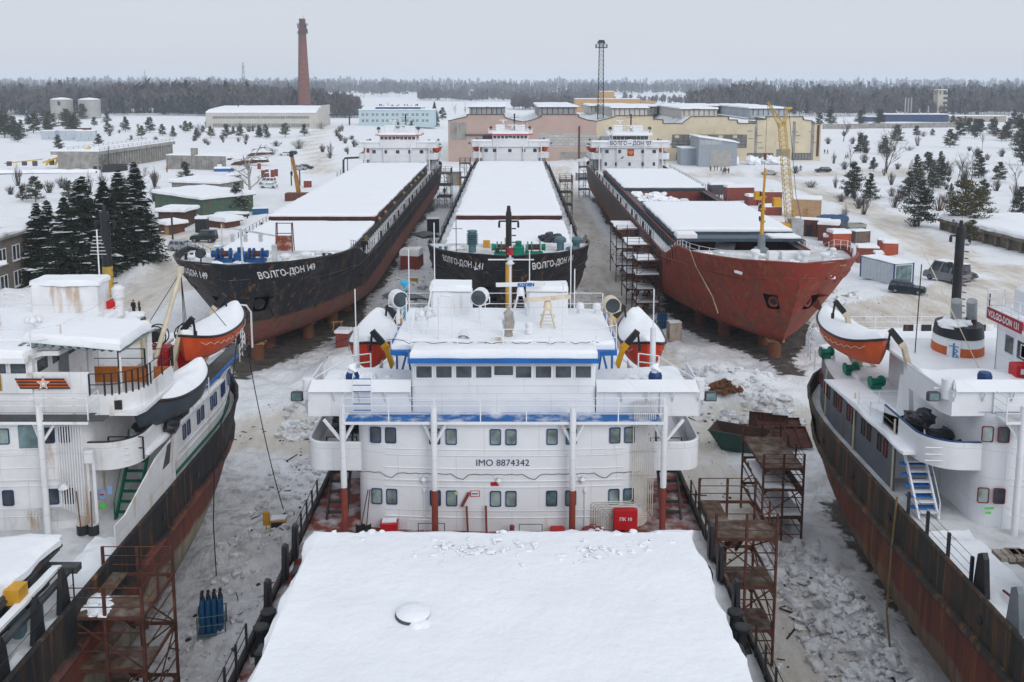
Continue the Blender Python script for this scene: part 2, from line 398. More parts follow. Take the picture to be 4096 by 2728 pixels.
def hullmat(name, bands, rust=0.35, seam=0.35, patches=None, fade=0.12, dirt=(0.10, 0.085, 0.07)):
    """bands: (upper z, colour) from the keel upward; patches: (y from, y to, colour, slant)"""
    m, n, b = nodes_of(name); lk = n.links.new
    t = n.nodes.new('ShaderNodeTexCoord'); s = n.nodes.new('ShaderNodeSeparateXYZ'); lk(t.outputs['Object'], s.inputs[0])
    def bandmix(bands, prev=None):
        c = bands[0][1]
        for (z, _), (_, cc) in zip(bands, bands[1:]):
            mr = n.nodes.new('ShaderNodeMapRange'); mr.inputs[1].default_value = z - fade; mr.inputs[2].default_value = z + fade
            ad = N(n, 'Math', operation='ADD'); off = N(n, 'Math', operation='MULTIPLY_ADD'); off.inputs[1].default_value = 0.5; off.inputs[2].default_value = -0.25
            lk(noisef(n, 0.5, 0.3, 0.7, (1, 1, 0.4)), off.inputs[0]); lk(s.outputs[2], ad.inputs[0]); lk(off.outputs[0], ad.inputs[1]); lk(ad.outputs[0], mr.inputs[0])
            c = mixc(n, mr.outputs[0], c, cc)
        return c
    c = bandmix(bands)
    for (y0, y1, pb, sl) in patches or []:
        ys = N(n, 'Math', operation='MULTIPLY_ADD'); ys.inputs[1].default_value = sl; lk(s.outputs[2], ys.inputs[0]); lk(s.outputs[1], ys.inputs[2])
        a = N(n, 'Math', operation='GREATER_THAN'); a.inputs[1].default_value = y0; lk(ys.outputs[0], a.inputs[0])
        d = N(n, 'Math', operation='LESS_THAN'); d.inputs[1].default_value = y1; lk(ys.outputs[0], d.inputs[0])
        g = N(n, 'Math', operation='MULTIPLY'); lk(a.outputs[0], g.inputs[0]); lk(d.outputs[0], g.inputs[1])
        c = mixc(n, g.outputs[0], c, bandmix(pb) if isinstance(pb, list) else pb)
    # plating: slightly different plates, dark seams
    cmb = n.nodes.new('ShaderNodeCombineXYZ'); lk(s.outputs[1], cmb.inputs[0]); lk(s.outputs[2], cmb.inputs[1])
    br = N(n, 'TexBrick', Scale=1.0, offset=0.5); br.inputs['Brick Width'].default_value = 5.2; br.inputs['Row Height'].default_value = 1.45; br.inputs['Mortar Size'].default_value = 0.025
    br.inputs['Color1'].default_value = (1, 1, 1, 1); br.inputs['Color2'].default_value = (0.78, 0.78, 0.78, 1); br.inputs['Mortar'].default_value = (0.5, 0.5, 0.5, 1)
    lk(cmb.outputs[0], br.inputs[0])
    mul = n.nodes.new('ShaderNodeMix'); mul.data_type = 'RGBA'; mul.blend_type = 'MULTIPLY'; mul.inputs[0].default_value = seam
    lk(c, mul.inputs[6]); lk(br.outputs[0], mul.inputs[7]); c = mul.outputs[2]
    c = mixc(n, noisef(n, 0.9, 0.72 - 0.42 * rust, 0.86 - 0.2 * rust, (1, 1, 0.16), 7), c, (0.15, 0.062, 0.028))
    c = mixc(n, noisef(n, 2.6, 0.60 - .16 * rust, 0.78 - .06 * rust, (1, 1, 0.07), 6), c, (0.25, 0.12, 0.045))
    c = mixc(n, noisef(n, 1.7, .5, .8, (1, 1, .1), 6), c, tuple(x * .45 for x in dirt))
    c = mixc(n, noisef(n, 0.35, 0.5, 0.9, (1, 1, 0.5), 8), c, dirt)
    lk(c, b.inputs['Base Color']); b.inputs['Roughness'].default_value = 0.62; b.inputs['Specular IOR Level'].default_value = 0.16
    bump(n, b, noisef(n, 0.45, 0.2, 0.8, (1, 1, 1), 4), 0.3, 0.15)
    return m

def make_hull(root, mat):
    ys = [0, .25, .6, 1, 1.6, 2.4, 3.4, 4.6, 6, 7.5, 9, 10.5, 12, 13.5, 15, 17, 19, 21, 23, 25, 27, 31, 36] + list(range(42, 114, 6)) + [114, 116, 118, 120, 122, 124, 126, 127.5, 129, 130.5, 132, 133.5, 134.5, 135.5, 136.3, 137, 137.5, 137.85, 138]
    qs = [0, .02, .05, .1, .16, .24, .34, .46, .58, .7, .82, .92, 1]
    mb = MB(); k = len(qs); V = []
    for sgn in (-1, 1):
        for y in ys:
            zb, zt = zbot(y), ztop(y)
            for q in qs:
                z = zb + (zt - zb) * q; qq = cl((z - ZK) / (zt - ZK))
                yy = min(max(y, 5.5 * (1 - qq) ** 1.3), LEN - (1 - qq) ** 1.2 * 3)
                V.append((0 if yy > y and y < 20 else sgn * half(yy, z), yy, z))
    F = []; M = len(ys) * k
    for h, o in ((0, 0), (1, M)):
        for i in range(len(ys) - 1):
            for j in range(k - 1):
                a = o + i * k + j; f = (a, a + 1, a + k + 1, a + k); F.append(f if h else f[::-1])
    for i in range(len(ys) - 1): F.append((i * k, i * k + k, M + i * k + k, M + i * k))
    mb.add(V, F, 0, True); return mb.build('hull', mat, root)

def outline(y0, y1, inset=0.0, n=26, dz=0.0):
    """closed deck outline between two stations, following the gunwale"""
    ys = [y0 + (y1 - y0) * (i / n) for i in range(n + 1)]
    if y1 > 130: ys = [y0 + (y1 - y0) * math.sin(math.pi / 2 * i / n) for i in range(n + 1)]
    if y0 < 6: ys = [y1 - (y1 - y0) * math.cos(math.pi / 2 * i / n) for i in range(n + 1)]
    ring = [(max(0.02, half(y, dz(y) if callable(dz) else dz or ztop(y)) - inset), y) for y in ys]
    return ring

def deck_mesh(y0, y1, z, inset=0.06, mb=None, m=0, thick=0.1):
    zz = (lambda y: z) if not callable(z) else z; r = outline(y0, y1, inset, dz=zz); mb = mb or MB()
    vs = []
    for x, y in r: vs += [(-x, y, zz(y)), (x, y, zz(y))]
    return mb.add(vs, [(2 * i, 2 * i + 1, 2 * i + 3, 2 * i + 2) for i in range(len(r) - 1)], m)

def strake(mb, y0, y1, dz, r=0.11, side=1, n=24, m=0, off=0.02, zfix=None):
    pts = []
    for i in range(n + 1):
        y = y0 + (y1 - y0) * i / n; z = zfix(y) if zfix else ztop(y) + dz
        pts.append((side * (half(y, z) + off), y, z))
    return mb.tube(pts, r, 6, m)

_arc = {}
def hull_arc(xc, z, s_):
    """hull point s_ metres along the waterline at height z from where the half breadth is xc"""
    k = (xc, round(z * 20))
    if k not in _arc:
        z_ = k[1] / 20; tab = []; px, py, s = half(0, z_), 0.0, 0.0
        for i in range(500):
            y = i * .05; x = half(y, z_); s += math.hypot(x - px, y - py); tab.append((s, x, y)); px, py = x, y
        s0 = next(t[0] for t in tab if t[1] >= xc); _arc[k] = [(t[0] - s0, t[2]) for t in tab]
    tab = _arc[k]; lo = 0
    while lo < len(tab) - 2 and tab[lo + 1][0] < s_: lo += 1
    (a, ya), (b, yb) = tab[lo], tab[lo + 1]; f = cl((s_ - a) / max(1e-6, b - a)); y = ya + f * (yb - ya)
    return half(y, z), y
def hull_text(mb, txt, size, xc, z, side, m=0, bold=0.02, xs=.8):
    def fn(a, b):
        x, y = hull_arc(xc, z + b, (a if side > 0 else -a) * xs); return (side * (x + .05), y - .07, z + b)
    return mb.text(txt, size, fn, m, bold)

def windows(mb, wall, rects, frame=0, glass=1, t=0.045, r=0.05, fr=0.035):
    """framed panes: wall(u, v, d) -> point, d outward; rects (u, v centre, w, h)"""
    for (u, v, w_, h_) in rects:
        def ring(a, b, d, rr):
            return [wall(u + x, v + y, d) for x, y in ((-a + rr, -b), (a - rr, -b), (a, -b + rr), (a, b - rr), (a - rr, b), (-a + rr, b), (-a, b - rr), (-a, -b + rr))]
        a, b = w_ / 2, h_ / 2
        o0, o1, i1, i0 = ring(a + fr, b + fr, 0, r), ring(a + fr, b + fr, t, r), ring(a, b, t, r), ring(a, b, t * 0.35, r)
        q = [(i, (i + 1) % 8, 8 + (i + 1) % 8, 8 + i) for i in range(8)]
        mb.add(o0 + o1, q, frame); mb.add(o1 + i1, q, frame); mb.add(i1 + i0, q, frame); mb.add(i0, [tuple(range(8))], glass)

CURT2 = glassmat('lace_curtained_glass', (.09, .115, .11))
def each_window(parent, wall, rects, mats, name='window', **kw):
    for rc in rects:
        mb = MB(); windows(mb, wall, [rc], **kw); mb.build(name, mats, parent)

def stairs(mb, p, q, w, n, m=0, m2=None):
    p, q = Vector(p), Vector(q)
    for s in (-1, 1): mb.beam(p + Vector((s * w / 2, 0, 0)), q + Vector((s * w / 2, 0, 0)), 0.08, 0.2, m)
    for i in range(n):
        c = p.lerp(q, (i + 0.7) / n); mb.cb(c.x, c.y, c.z, w, 0.24, 0.04, m if m2 is None else m2)
    return mb

def lifeboat(label, loc, rz, colr, L_=7.0, B_=2.5, cover=True, rails=True):
    t = thing('lifeboat', label, 'lifeboat', loc, rz, 'lifeboats slung at the davits')
    def hb_(v): return B_ / 2 * (1 - abs(2 * v - 1) ** 2.6) ** 0.62
    def zs(v): return 0.55 + 0.55 * abs(2 * v - 1) ** 2.2
    def fn(u, v):
        a = math.pi * (u - 0.5); h = hb_(v); z = zs(v); k = 1.0
        x = h * math.copysign(abs(math.sin(a)) ** 0.8, math.sin(a)); zz = z - (z + 0.65 - 0.35 * abs(2 * v - 1) ** 3) * abs(math.cos(a)) ** 1.2
        return (x, (v - 0.5) * L_ * (1 - 0.06 * max(0, math.cos(a)) * 1), zz)
    MB().grid(fn, 14, 24, 0).build('hull', colr, t)
    g = MB(); pts = [(hb_(i / 24) + 0.02, (i / 24 - 0.5) * L_, zs(i / 24)) for i in range(25)]
    g.tube(pts, 0.07, 6); g.tube([(-a, b, c) for a, b, c in pts], 0.07, 6)
    g.build('rubbing_band', BLACK, t)
    if rails:
        g = MB()
        for s in (-1, 1):
            pp = []
            for i in range(2, 23):
                pp.append((s * (hb_(i / 24) * 0.985 + 0.05), (i / 24 - 0.5) * L_, zs(i / 24) - 0.3 - 0.13 * abs(math.sin(i * 1.57))))
            g.tube(pp, 0.018, 4)
        g.build('grab_rope', CREAM, t)
    sd = rnd.random() * 50
    def sn(u, v):
        h = hb_(v) * 0.99; a = 2 * u - 1
        z = zs(v) + 0.03 + (0.42 + 0.12 * noise.noise(Vector((a * 1.5 + sd, v * 5, 0)))) * (1 - abs(a) ** 3.2) * min(1, hb_(v) * 2.2)
        return (a * h, (v - 0.5) * L_ * 0.99, z)
    MB().grid(sn, 14, 30, 0).build('snow_cover', SNOW, t)
    return t

def davit(root, mats, x, y, z0, s, ht=3.2, lean=1.0, m=0, m2=1):
    """cradle davit: two feet, a curved arm leaning outboard, a dark head"""
    mb = MB()
    base = [(x + s * (-0.2), z0), (x + s * 0.35, z0 + 0.9), (x + s * 0.25, z0 + 1.7), (x + s * 0.65 * lean, z0 + ht * 0.78), (x + s * 1.35 * lean, z0 + ht)]
    pts = []
    for i in range(len(base) - 1):
        for k in range(4):
            f = k / 4; pts.append((base[i][0] * (1 - f) + base[i + 1][0] * f, y, base[i][1] * (1 - f) + base[i + 1][1] * f))
    pts.append((base[-1][0], y, base[-1][1])); n = len(pts)
    for i in range(n - 1): mb.beam(pts[i], pts[i + 1], 0.22, 0.46 - 0.2 * i / n, m if i < n * 0.72 else m2)
    mb.beam((x - s * 1.2, y, z0), (x + s * 0.3, y, z0 + 1.2), 0.16, 0.16, m); mb.cyl((x, y - 0.3, z0 + 0.5), (x, y + 0.3, z0 + 0.5), 0.3, n=10, m=m)
    mb.tube([pts[-1], (pts[-1][0] + s * 0.1, y, z0 + ht - 0.9)], 0.06, 5, m2); mb.cb(pts[-1][0] + s * .1, y, z0 + ht - 1.0, .14, .14, .3, m2); return mb.build('davit', mats, root)
def each(root, name, mat, items):
    for f in items:
        mb = MB(); f(mb); mb.build(name, mat, root)

def searchlight(root, x, y, z, r=0.38, body=WHITE, az=0.0):
    mb = MB(); c, s = math.cos(az), math.sin(az); P = lambda a, b, d: (x + a * c - b * s, y + a * s + b * c, z + d)
    mb.cyl((x, y, z), (x, y, z + 0.75), 0.07, n=8); mb.tube([P(-r - .06, 0, 1.15), P(-r - .06, 0, .85), P(0, 0, .7), P(r + .06, 0, .85), P(r + .06, 0, 1.15)], 0.03, 5)
    mb.cyl(P(0, -.3, 1.15), P(0, .25, 1.15), r, n=16); mb.cyl(P(0, .25, 1.15), P(0, .45, 1.15), r, r * .55, n=16)
    o = mb.build('searchlight', body, root)
    g = MB(); g.cyl(P(0, -.32, 1.15), P(0, -.302, 1.15), r * .9, n=16); g.build('lens', GLASS, o)
    return o

def vent(mb, x, y, z, r=0.18, h=0.8, m=0):
    mb.lathe((x, y, z), [(r, 0), (r, h * .62), (r * 1.6, h * .66), (r * 1.65, h * .86), (r * 1.1, h), (0.01, h * 1.03)], 10, m)

def radar(root, x, y, z, w_=1.9, az=0.3, mat=WHITE, legs=True, txt=None):
    mb = MB()
    if legs:
        for a, b in ((-.25, -.25), (.25, -.25), (.25, .25), (-.25, .25)): mb.beam((x + a * 1.4, y + b * 1.4, z), (x + a * .5, y + b * .5, z + .9), .05)
        for zz in (.3, .6): mb.tube([(x - .3, y - .3, z + zz), (x + .3, y - .3, z + zz), (x + .3, y + .3, z + zz), (x - .3, y + .3, z + zz)], .02, 4, closed=True)
    mb.cb(x, y, z + .9, .34, .34, .1); mb.cyl((x, y, z + 1), (x, y, z + 1.3), .2, .14, n=10)
    c, s = math.cos(az) * w_ / 2, math.sin(az) * w_ / 2; mb.beam((x - c, y - s, z + 1.42), (x + c, y + s, z + 1.42), .16, .17)
    if txt:
        mb.text(txt, .22, lambda a, b: (x + .25 + a * math.cos(az), y - .1 + a * math.sin(az), z + 1.41 + b), 1, .012)
    return mb.build('radar', [mat, BLUE], root)

def aft_house(root, P):
    """superstructure aft, seen from ahead: two storeys, boat-deck balconies, bridge wings and wheelhouse"""
    W = P.get('white', WHITE); TR = P['trim']; hw = P.get('hw', 6.2); near = P.get('near', False); wl = P.get('wl', 3.85)
    y0 = YF
    # --- lower storeys
    mb = MB(); bul = 0.35
    def front(x): return y0 - bul * (1 - (x / hw) ** 2)
    path = [(-hw, y0 + 8)] + [(-hw, y0 + .9)] + arc(-hw + .8, y0 + .8, .8, 180, 250, 5)
    fx = [(-hw + 1.2) + (2 * hw - 2.4) * i / 14 for i in range(15)]
    path += [(x, front(x)) for x in fx] + [(-a, b) for a, b in reversed(path)]
    mb.wall(path, ZD, Z3, 0.05, 0, True)
    r = outline(y0 + 5, 136.6, P.get('side_in', .75)); k = len(r)
    mb.wall([(-a, b) for a, b in r][::-1], ZD, Z2, .05, 0, True); mb.wall(r, ZD, Z2, .05, 0, True)
    for s in (-1, 1): mb.add([(s * hw, y0 + 5, ZD), (s * r[0][0], y0 + 5, ZD), (s * r[0][0], y0 + 5, Z2), (s * hw, y0 + 5, Z2)], [(0, 1, 2, 3)], 0)
    rows = [7.0, 7.3, 8.35, 8.62, 9.15, 9.72, 9.98, 11.1] if near else [7.2, 8.5, 9.6]
    for z in rows: mb.tube([(x * 1.0, front(x) - .01, z) for x in fx], .028 if near else .04, 5, 0)
    sup = mb.build('superstructure', W, root)
    wallf = lambda u, v, d: (u, front(u) - d, v)
    wf, wg = P.get('frame', BLUED), P.get('glass', CURT)
    if near:
        wx = [-5.36, -4.72, -2.87, -2.18, -.34, .31, 2.02, 2.82, 4.65, 5.28]
        for x in wx:
            each_window(sup, wallf, [(x, 10.55, .4, .62)], [wf, rnd.choice((GLASS, wg, CURT2, CURT2))]); each_window(sup, wallf, [(x, 7.85, .4, .62)], [wf, rnd.choice((GLASS, wg, CURT2))])
    else:
        if P.get('low') == 1: lw = [-5.2, -3, -.2, 2.6, 5]
        else: lw = [-5.3, -4.7, -2.9, -2.2, -.4, .3, 2.0, 2.7, 4.6, 5.3]
        each_window(sup, wallf, [(x, 7.85, .42, .66) for x in lw], [wf, GLASS])
        each_window(sup, wallf, [(x, 10.45, .75, .7) for x in P.get('upw', [-5, -2.4, 0, 2.6, 5])], [WHITE, GLASS])
    # side windows of the lower storey
    for s in (-1, 1):
        sw = P.get('side_white')
        ws = lambda u, v, d: (s * (r[min(k - 1, max(0, [i for i in range(k) if r[i][1] <= u][-1]))][0] + d), u, v)
        each_window(sup, ws, [(y0 + 6.6 + i * 2.1 + j * .62, 8.1, .36, .68) for i in range(5) for j in (0, 1)], [wf, GLASS])
    # --- boat deck with its rounded bulwark
    bdi = P.get('bd_in', 0); mb = MB(); rr = outline(y0 + 4, 137, .05 + bdi); E_ = HB - bdi
    rc = P.get('bul_r', .75); pts = [(hw - .2, y0 + .4), (E_ - .05 - rc, y0 + .42)] + arc(E_ - .05 - rc, y0 + .42 + rc, rc, -90, 0, 8)[1:] + [(E_ - .05, y0 + 3.2)] + [(a, b) for a, b in rr[1:]]
    poly = [(a, b) for a, b in pts] + [(-a, b) for a, b in reversed(pts)]
    mb.prism(poly, Z2 - .14, Z2, 0)
    mb.build('boat_deck', W, root)
    bw = [q for q in pts if q[1] < y0 + P.get('bul', 9)]
    for s in (-1, 1):
        if P.get('no_bul') == s: continue
        m2 = MB(); q = [(s * a, b) for a, b in bw]
        h = [Z2 + 1.05] * len(q)
        q = q if s < 0 else q
        m2.wall(q, Z2 - .16, h, .06 * (-s), 0, True); m2.tube([(a, b, Z2 + 1.05) for a, b in q], .06, 6, 1)
        if near:
            for z in (9.1, 9.38, 9.68): m2.tube([(s * 6.6, y0 + .59, z), (s * 7.6, y0 + .68, z)], .03, 4)
        m2.build('balcony_bulwark', [W, P.get('cap', W)], root)
    # --- posts holding the bridge walkway
    for x in P.get('posts', (-6.65, -2.85, 2.85, 6.65)):
        p = MB(); yp = front(min(abs(x), hw)) - .55
        p.cyl((x, yp, ZD), (x, yp, ZD + 2.05), .135, n=12, m=1 if P.get('foot') else 0); p.cyl((x, yp, ZD + 2.05), (x, yp, 12.0 if abs(x) < 6 else 11.95), .132, n=12)
        for dx in (-.7, .7):
            if near: p.beam((x, yp, Z3 - .95), (x + dx * (1.2 if abs(x) > 6 and dx * x > 0 else .7), yp + .35, Z3 - .1), .1, .1)
        p.build('post', [W, REDP], root)
    # --- bridge deck, walkway, wings
    mb = MB(); WW = P.get('ww', HB); wk = P.get('wk', 6.6)
    mb.prism([(-wk, y0 - .75), (wk, y0 - .75), (wk, y0 + .2), (-wk, y0 + .2)], Z3 - .12, Z3, 0)
    wing = [(-WW + .25, y0 + .35), (WW - .25, y0 + .35), (WW - .05, y0 + .9), (WW - .05, y0 + 4.5), (-WW + .05, y0 + 4.5), (-WW + .05, y0 + .9)]
    mb.prism(wing, Z3 - .14, Z3 + .004, 0); mb.box(-5.5, 5.5, y0 + 4.51, 127, Z3 - .14, Z3 + .003)
    mb.build('bridge_deck', W, root)
    m3 = MB(); m3.box(-wk + .1, wk - .1, y0 - .72, y0 + .3, Z3 + .006, Z3 + .012); m3.build('walkway', P.get('walk', SNOW), root)
    mb = MB()
    mb.rail([(-wk, y0 + .3, Z3), (-wk, y0 - .72, Z3), (wk, y0 - .72, Z3), (wk, y0 + .3, Z3)], 1.0, 3, 1.95, .018, .022); mb.build('walkway_railing', W, root)
    for s in (-1, 1):
        if P.get('nowing') == s: continue
        m2 = MB(); xi, xo = wl + .05, WW - .2
        m2.wall([(s * xi, y0 + .36), (s * xo, y0 + .36)] if s > 0 else [(s * xo, y0 + .36), (s * xi, y0 + .36)], Z3 - .16, Z3 + 1.02, .05)
        m2.wall([(s * xo, y0 + .36), (s * (WW + .02), y0 + .9), (s * (WW + .02), y0 + 4.4)], Z3 - .16, Z3 + .95, -.05 * s, 0, True)
        # sloping windbreak
        m2.add([(s * xi, y0 + .1, Z3 + .98), (s * xo, y0 + .1, Z3 + .98), (s * (xo - .1), y0 + .55, Z3 + 1.38), (s * xi, y0 + .55, Z3 + 1.38),
                (s * xi, y0 + .16, Z3 + .95), (s * xo, y0 + .16, Z3 + .95), (s * (xo - .1), y0 + .6, Z3 + 1.34), (s * xi, y0 + .6, Z3 + 1.34)],
               [(0, 1, 2, 3), (7, 6, 5, 4), (0, 4, 5, 1), (1, 5, 6, 2), (2, 6, 7, 3), (3, 7, 4, 0)], 0)
        for i in range(5): xx = s * (xi + (xo - xi) * i / 4); m2.beam((xx, y0 + .34, Z3 + .5), (xx, y0 + .14, Z3 + .96), .03, .08)
        m2.cyl((s * (WW - .1), y0 + .75, Z3 + .5), (s * (WW - .1), y0 + .75, Z3 + 1.35), .24, n=12)
        m2.beam((s * (WW - .1), y0 + .9, Z3 + .9), (s * (WW + .4), y0 + .9, Z3 + .9), .06)
        o = m2.build('bridge_wing', W, root)
        l = MB(); l.bbox(s * (WW + .42) - .26, s * (WW + .42) + .26, y0 + .75, y0 + 1.0, Z3 + .35, Z3 + .75, .05); l.add([(s * (WW + .42) - .2, y0 + .74, Z3 + .4), (s * (WW + .42) + .2, y0 + .74, Z3 + .4), (s * (WW + .42) + .2, y0 + .74, Z3 + .7), (s * (WW + .42) - .2, y0 + .74, Z3 + .7)], [(0, 1, 2, 3)], 1)
        l.build('floodlight', [DGREY, CURT], o)
        b = MB(); b.lathe((s * (WW - 1.9), y0 + 1.2, Z3), [(.1, 0), (.1, .9), (.28, 1.0), (.3, 1.35), (.24, 1.5)], 10); b.build('binnacle_cover', TEAL if P.get('plain') else BLUED, o)
        q = MB().snow(min(s * xi, s * (WW - .3)), max(s * xi, s * (WW - .3)), y0 + .7, y0 + 4.4, Z3, .7, 0, s * 3 + P['seed'], .35, .08, .22); q.build('snow_cover', SNOW, o)
    # --- wheelhouse
    ywh = y0 + .3; hz = 13.7; wz = P.get('wz', (12.92, 13.5))
    mb = MB(); pth = [(-wl, y0 + 6.5), (-wl, ywh + .1), (-wl + .15, ywh), (wl - .15, ywh), (wl, ywh + .1), (wl, y0 + 6.5)]
    mb.wall(pth, Z3, hz, .05, 0); mb.box(-wl, wl, y0 + 6.45, y0 + 6.5, Z3, hz)
    for z in (Z3 + .55, Z3 + 1.2): mb.tube([(-wl, ywh - .01, z), (wl, ywh - .01, z)], .022, 4)
    wh = mb.build('wheelhouse', W, root)
    n = 9; dx = 2 * (wl - .1) / n
    for i in range(n):
        ww = dx * .78 if i != 4 else dx * .95
        each_window(wh, lambda u, v, d: (u, ywh - d, v), [(-wl + .1 + dx * (i + .5), (wz[0] + wz[1]) / 2 + (.06 if i == 4 else 0), ww, wz[1] - wz[0] - (.1 if i == 4 else 0))], [P.get('whframe', WHITE), GLASS], fr=.05, r=.02)
    for s in (-1, 1): each_window(wh, lambda u, v, d: (s * (wl + d), u, v), [(y0 + 1.2 + 1.3 * i, (wz[0] + wz[1]) / 2, .95, .55) for i in range(3)], [W, GLASS], r=.02)
    # roof with trim and snow
    mb = MB(); xr = wl + P.get('ov', .95)
    poly = [(-wl - .1, y0 - .35), (wl + .1, y0 - .35), (wl + .16, y0 + .5), (wl + .3, y0 + .75), (xr, y0 + .8), (xr + .12, y0 + 2), (xr + .12, y0 + 7.3), (-xr - .12, y0 + 7.3), (-xr - .12, y0 + 2), (-xr, y0 + .8), (-wl - .3, y0 + .75), (-wl - .16, y0 + .5)]
    mb.prism(poly, hz, hz + .2, 0)
    rf = mb.build('roof', TR, root)
    q = MB(); q.snow(-wl - .02, wl + .02, y0 - .27, y0 + 2.4, hz + .2, .34, 0, P['seed'], .3, .04, .05); q.snow(-xr + .05, xr - .05, y0 + 1.0, y0 + 7.2, hz + .2, .36, 0, P['seed'] + 4, .4, .04, .07)
    q.build('snow_cover', SNOW, rf)
    mb = MB(); zr = hz + .2
    mb.rail([(-xr, y0 + 7.2, zr), (-xr, y0 + 1.1, zr), (-wl, y0 + .4, zr), (wl, y0 + .4, zr), (xr, y0 + 1.1, zr), (xr, y0 + 7.2, zr), (-xr, y0 + 7.2, zr)], 1.05, 2 if near else 3, 1.9, .018, .02)
    mb.build('roof_railing', W, root)
    # boat-deck snow and cabin block aft
    mb = MB(); mb.box(-4.6, 4.6, y0 + 8.2, 127, Z2, Z3 - .15); mb.build('aft_cabin', W, root)
    q = MB(); rs = outline(y0 + 5.5, 136, .6)
    for s in (-1, 1): q.snow(min(s * 6.3, s * (HB - .3)), max(s * 6.3, s * (HB - .3)), y0 + 1.6, y0 + 12, Z2, .2, 0, 3 + s, .5, .05, .08)
    q.snow(-6.2, 6.2, 127.2, 133.5, Z2, .3, 0, 5, .6, .2, .08); q.build('deck_snow', SNOW, root)
    # stairs between the decks at both sides
    for s in (-1, 1):
        st = MB(); stairs(st, (s * 7.25, y0 + .7, ZD), (s * 7.25, y0 + 2.6, Z2 - .1), .85, 7); st.rail([(s * 6.8, y0 + .7, ZD), (s * 6.8, y0 + 2.6, Z2)], .8, 1, 3, .02, .02)
        st.build('stairway', P.get('stair', BLACK), root)

def side_rail(root, s, y0=29, y1=YF, h=1.05, mat=BLACK, fins=True, fin_y=None):
    mb = MB(); mb.rail([(s * (HB - .12), y, ZD + .3) for y in (y0, (y0 + y1) / 2, y1)], h, 3, 1.5, .016, .03)
    mb.pieces('side_railing', mat, root)

def fin(root, s, y, mat=BLACK, h=1.15, w=.45):
    mb = MB(); x = s * (HB - .25)
    mb.prism([(y - w * .5, ZD + .25), (y + w * .5, ZD + .25), (y + w * .12, ZD + .25 + h), (y - w * .3, ZD + .25 + h)], x - .1, x + .1, 0, 'x'); return mb.build('bulwark_stay', mat, root)

def bollards(root, x, y, mat=BLACK, rz=0, r=.22):
    mb = MB()
    mb.bbox(x - .3, x + .3, y - .8, y + .8, ZD, ZD + .2, .05)
    for d in (-.45, .45): mb.lathe((x, y + d, ZD + .2), [(r, 0), (r * .85, .1), (r * .8, .55), (r * 1.25, .62), (r * 1.25, .7), (r * .9, .74)], 12)
    return mb.pieces('bollard', mat, root)

def coaming(root, y0, y1, mat, x=6.55, z1=8.05, step=1.5):
    mb = MB(); mb.box(-x, x, y0, y1, ZD, z1)
    mb.box(-x - .22, -x, y0, y1, z1 - .16, z1 - .02); mb.box(x, x + .22, y0, y1, z1 - .16, z1 - .02)
    for s in (-1, 1):
        y = y0 + .4
        while y < y1: mb.beam((s * (x + .1), y, ZD), (s * (x + .1), y, z1 - .16), .1, .2); y += step
    return mb.build('hatch_coaming', mat, root)

def hatch(root, y0, y1, z, mat, t=.55, x=6.75, snow=.3, seed=1, res=.9, wob=.1, amp=.05, zf=None):
    mb = MB(); mb.bbox(-x, x, y0, y1, z, z + t, .05); mb.box(-x - .06, x + .06, y0 - .05, y1 + .05, z + t * .3, z + t * .55)
    o = mb.build('hatch_cover', mat, root)
    q = MB().snow(-x - .02, x + .02, y0 - .03, y1 + .03, z + t, snow, 0, seed, res, wob, amp); q.build('snow_cover', SNOW, o); return o

def windlass(root, x, y, z, mat):
    mb = MB()
    for s in (-1, 1):
        a = x + s * 1.5
        mb.cyl((a - .55, y, z + .75), (a + .55, y, z + .75), .28, n=12, m=1)
        for d in (-.6, -.2, .6): mb.cyl((a + d - .06, y, z + .75), (a + d + .06, y, z + .75), .55, n=16)
        mb.bbox(a - .9, a + .9, y - .5, y + .5, z, z + .3, .05); mb.cyl((a + s * .75, y, z + .75), (a + s * 1.15, y, z + .75), .3, .36, n=12)
        mb.beam((a - .75, y, z + .3), (a - .75, y, z + .95), .12, .4)
    mb.bbox(x - .55, x + .55, y - .4, y + .8, z, z + .85, .1); mb.cyl((x, y + .2, z + .85), (x, y + .2, z + 1.3), .3, n=12)
    return mb.build('windlass', [mat, RUST], root)

def funnel_mast(root, x, y, z0, z1, zc, lower, r=.19, rungs=True):
    mb = MB(); mb.cyl((x, y, z0), (x, y, zc), r * 1.05, n=12); mb.cyl((x, y, zc), (x, y, z1), r, r * .92, n=12, m=1)
    z = z0 + 1
    while z < z1 - .3 and rungs:
        mb.tube([(x + r, y - .12, z), (x + r + .22, y - .12, z), (x + r + .22, y + .12, z), (x + r, y + .12, z)], .018, 4, 1); z += .38
    mb.beam((x - .55, y, z1 - .5), (x + .55, y, z1 - .5), .08, .08, 1); mb.cyl((x, y, z1), (x, y, z1 + .35), .13, .09, n=8, m=1)
    for s in (-1, 1): mb.cb(x + s * .52, y, z1 - .85, .12, .12, .3, 1)
    mb.beam((x, y - .3, z1 - 2.2), (x - .6, y - .3, z1 - 2.2), .05, .05, 1); mb.cb(x - .6, y - .3, z1 - 2.2, .2, .2, .28, 1)
    return mb.build('signal_mast', [lower, BLACK], root)
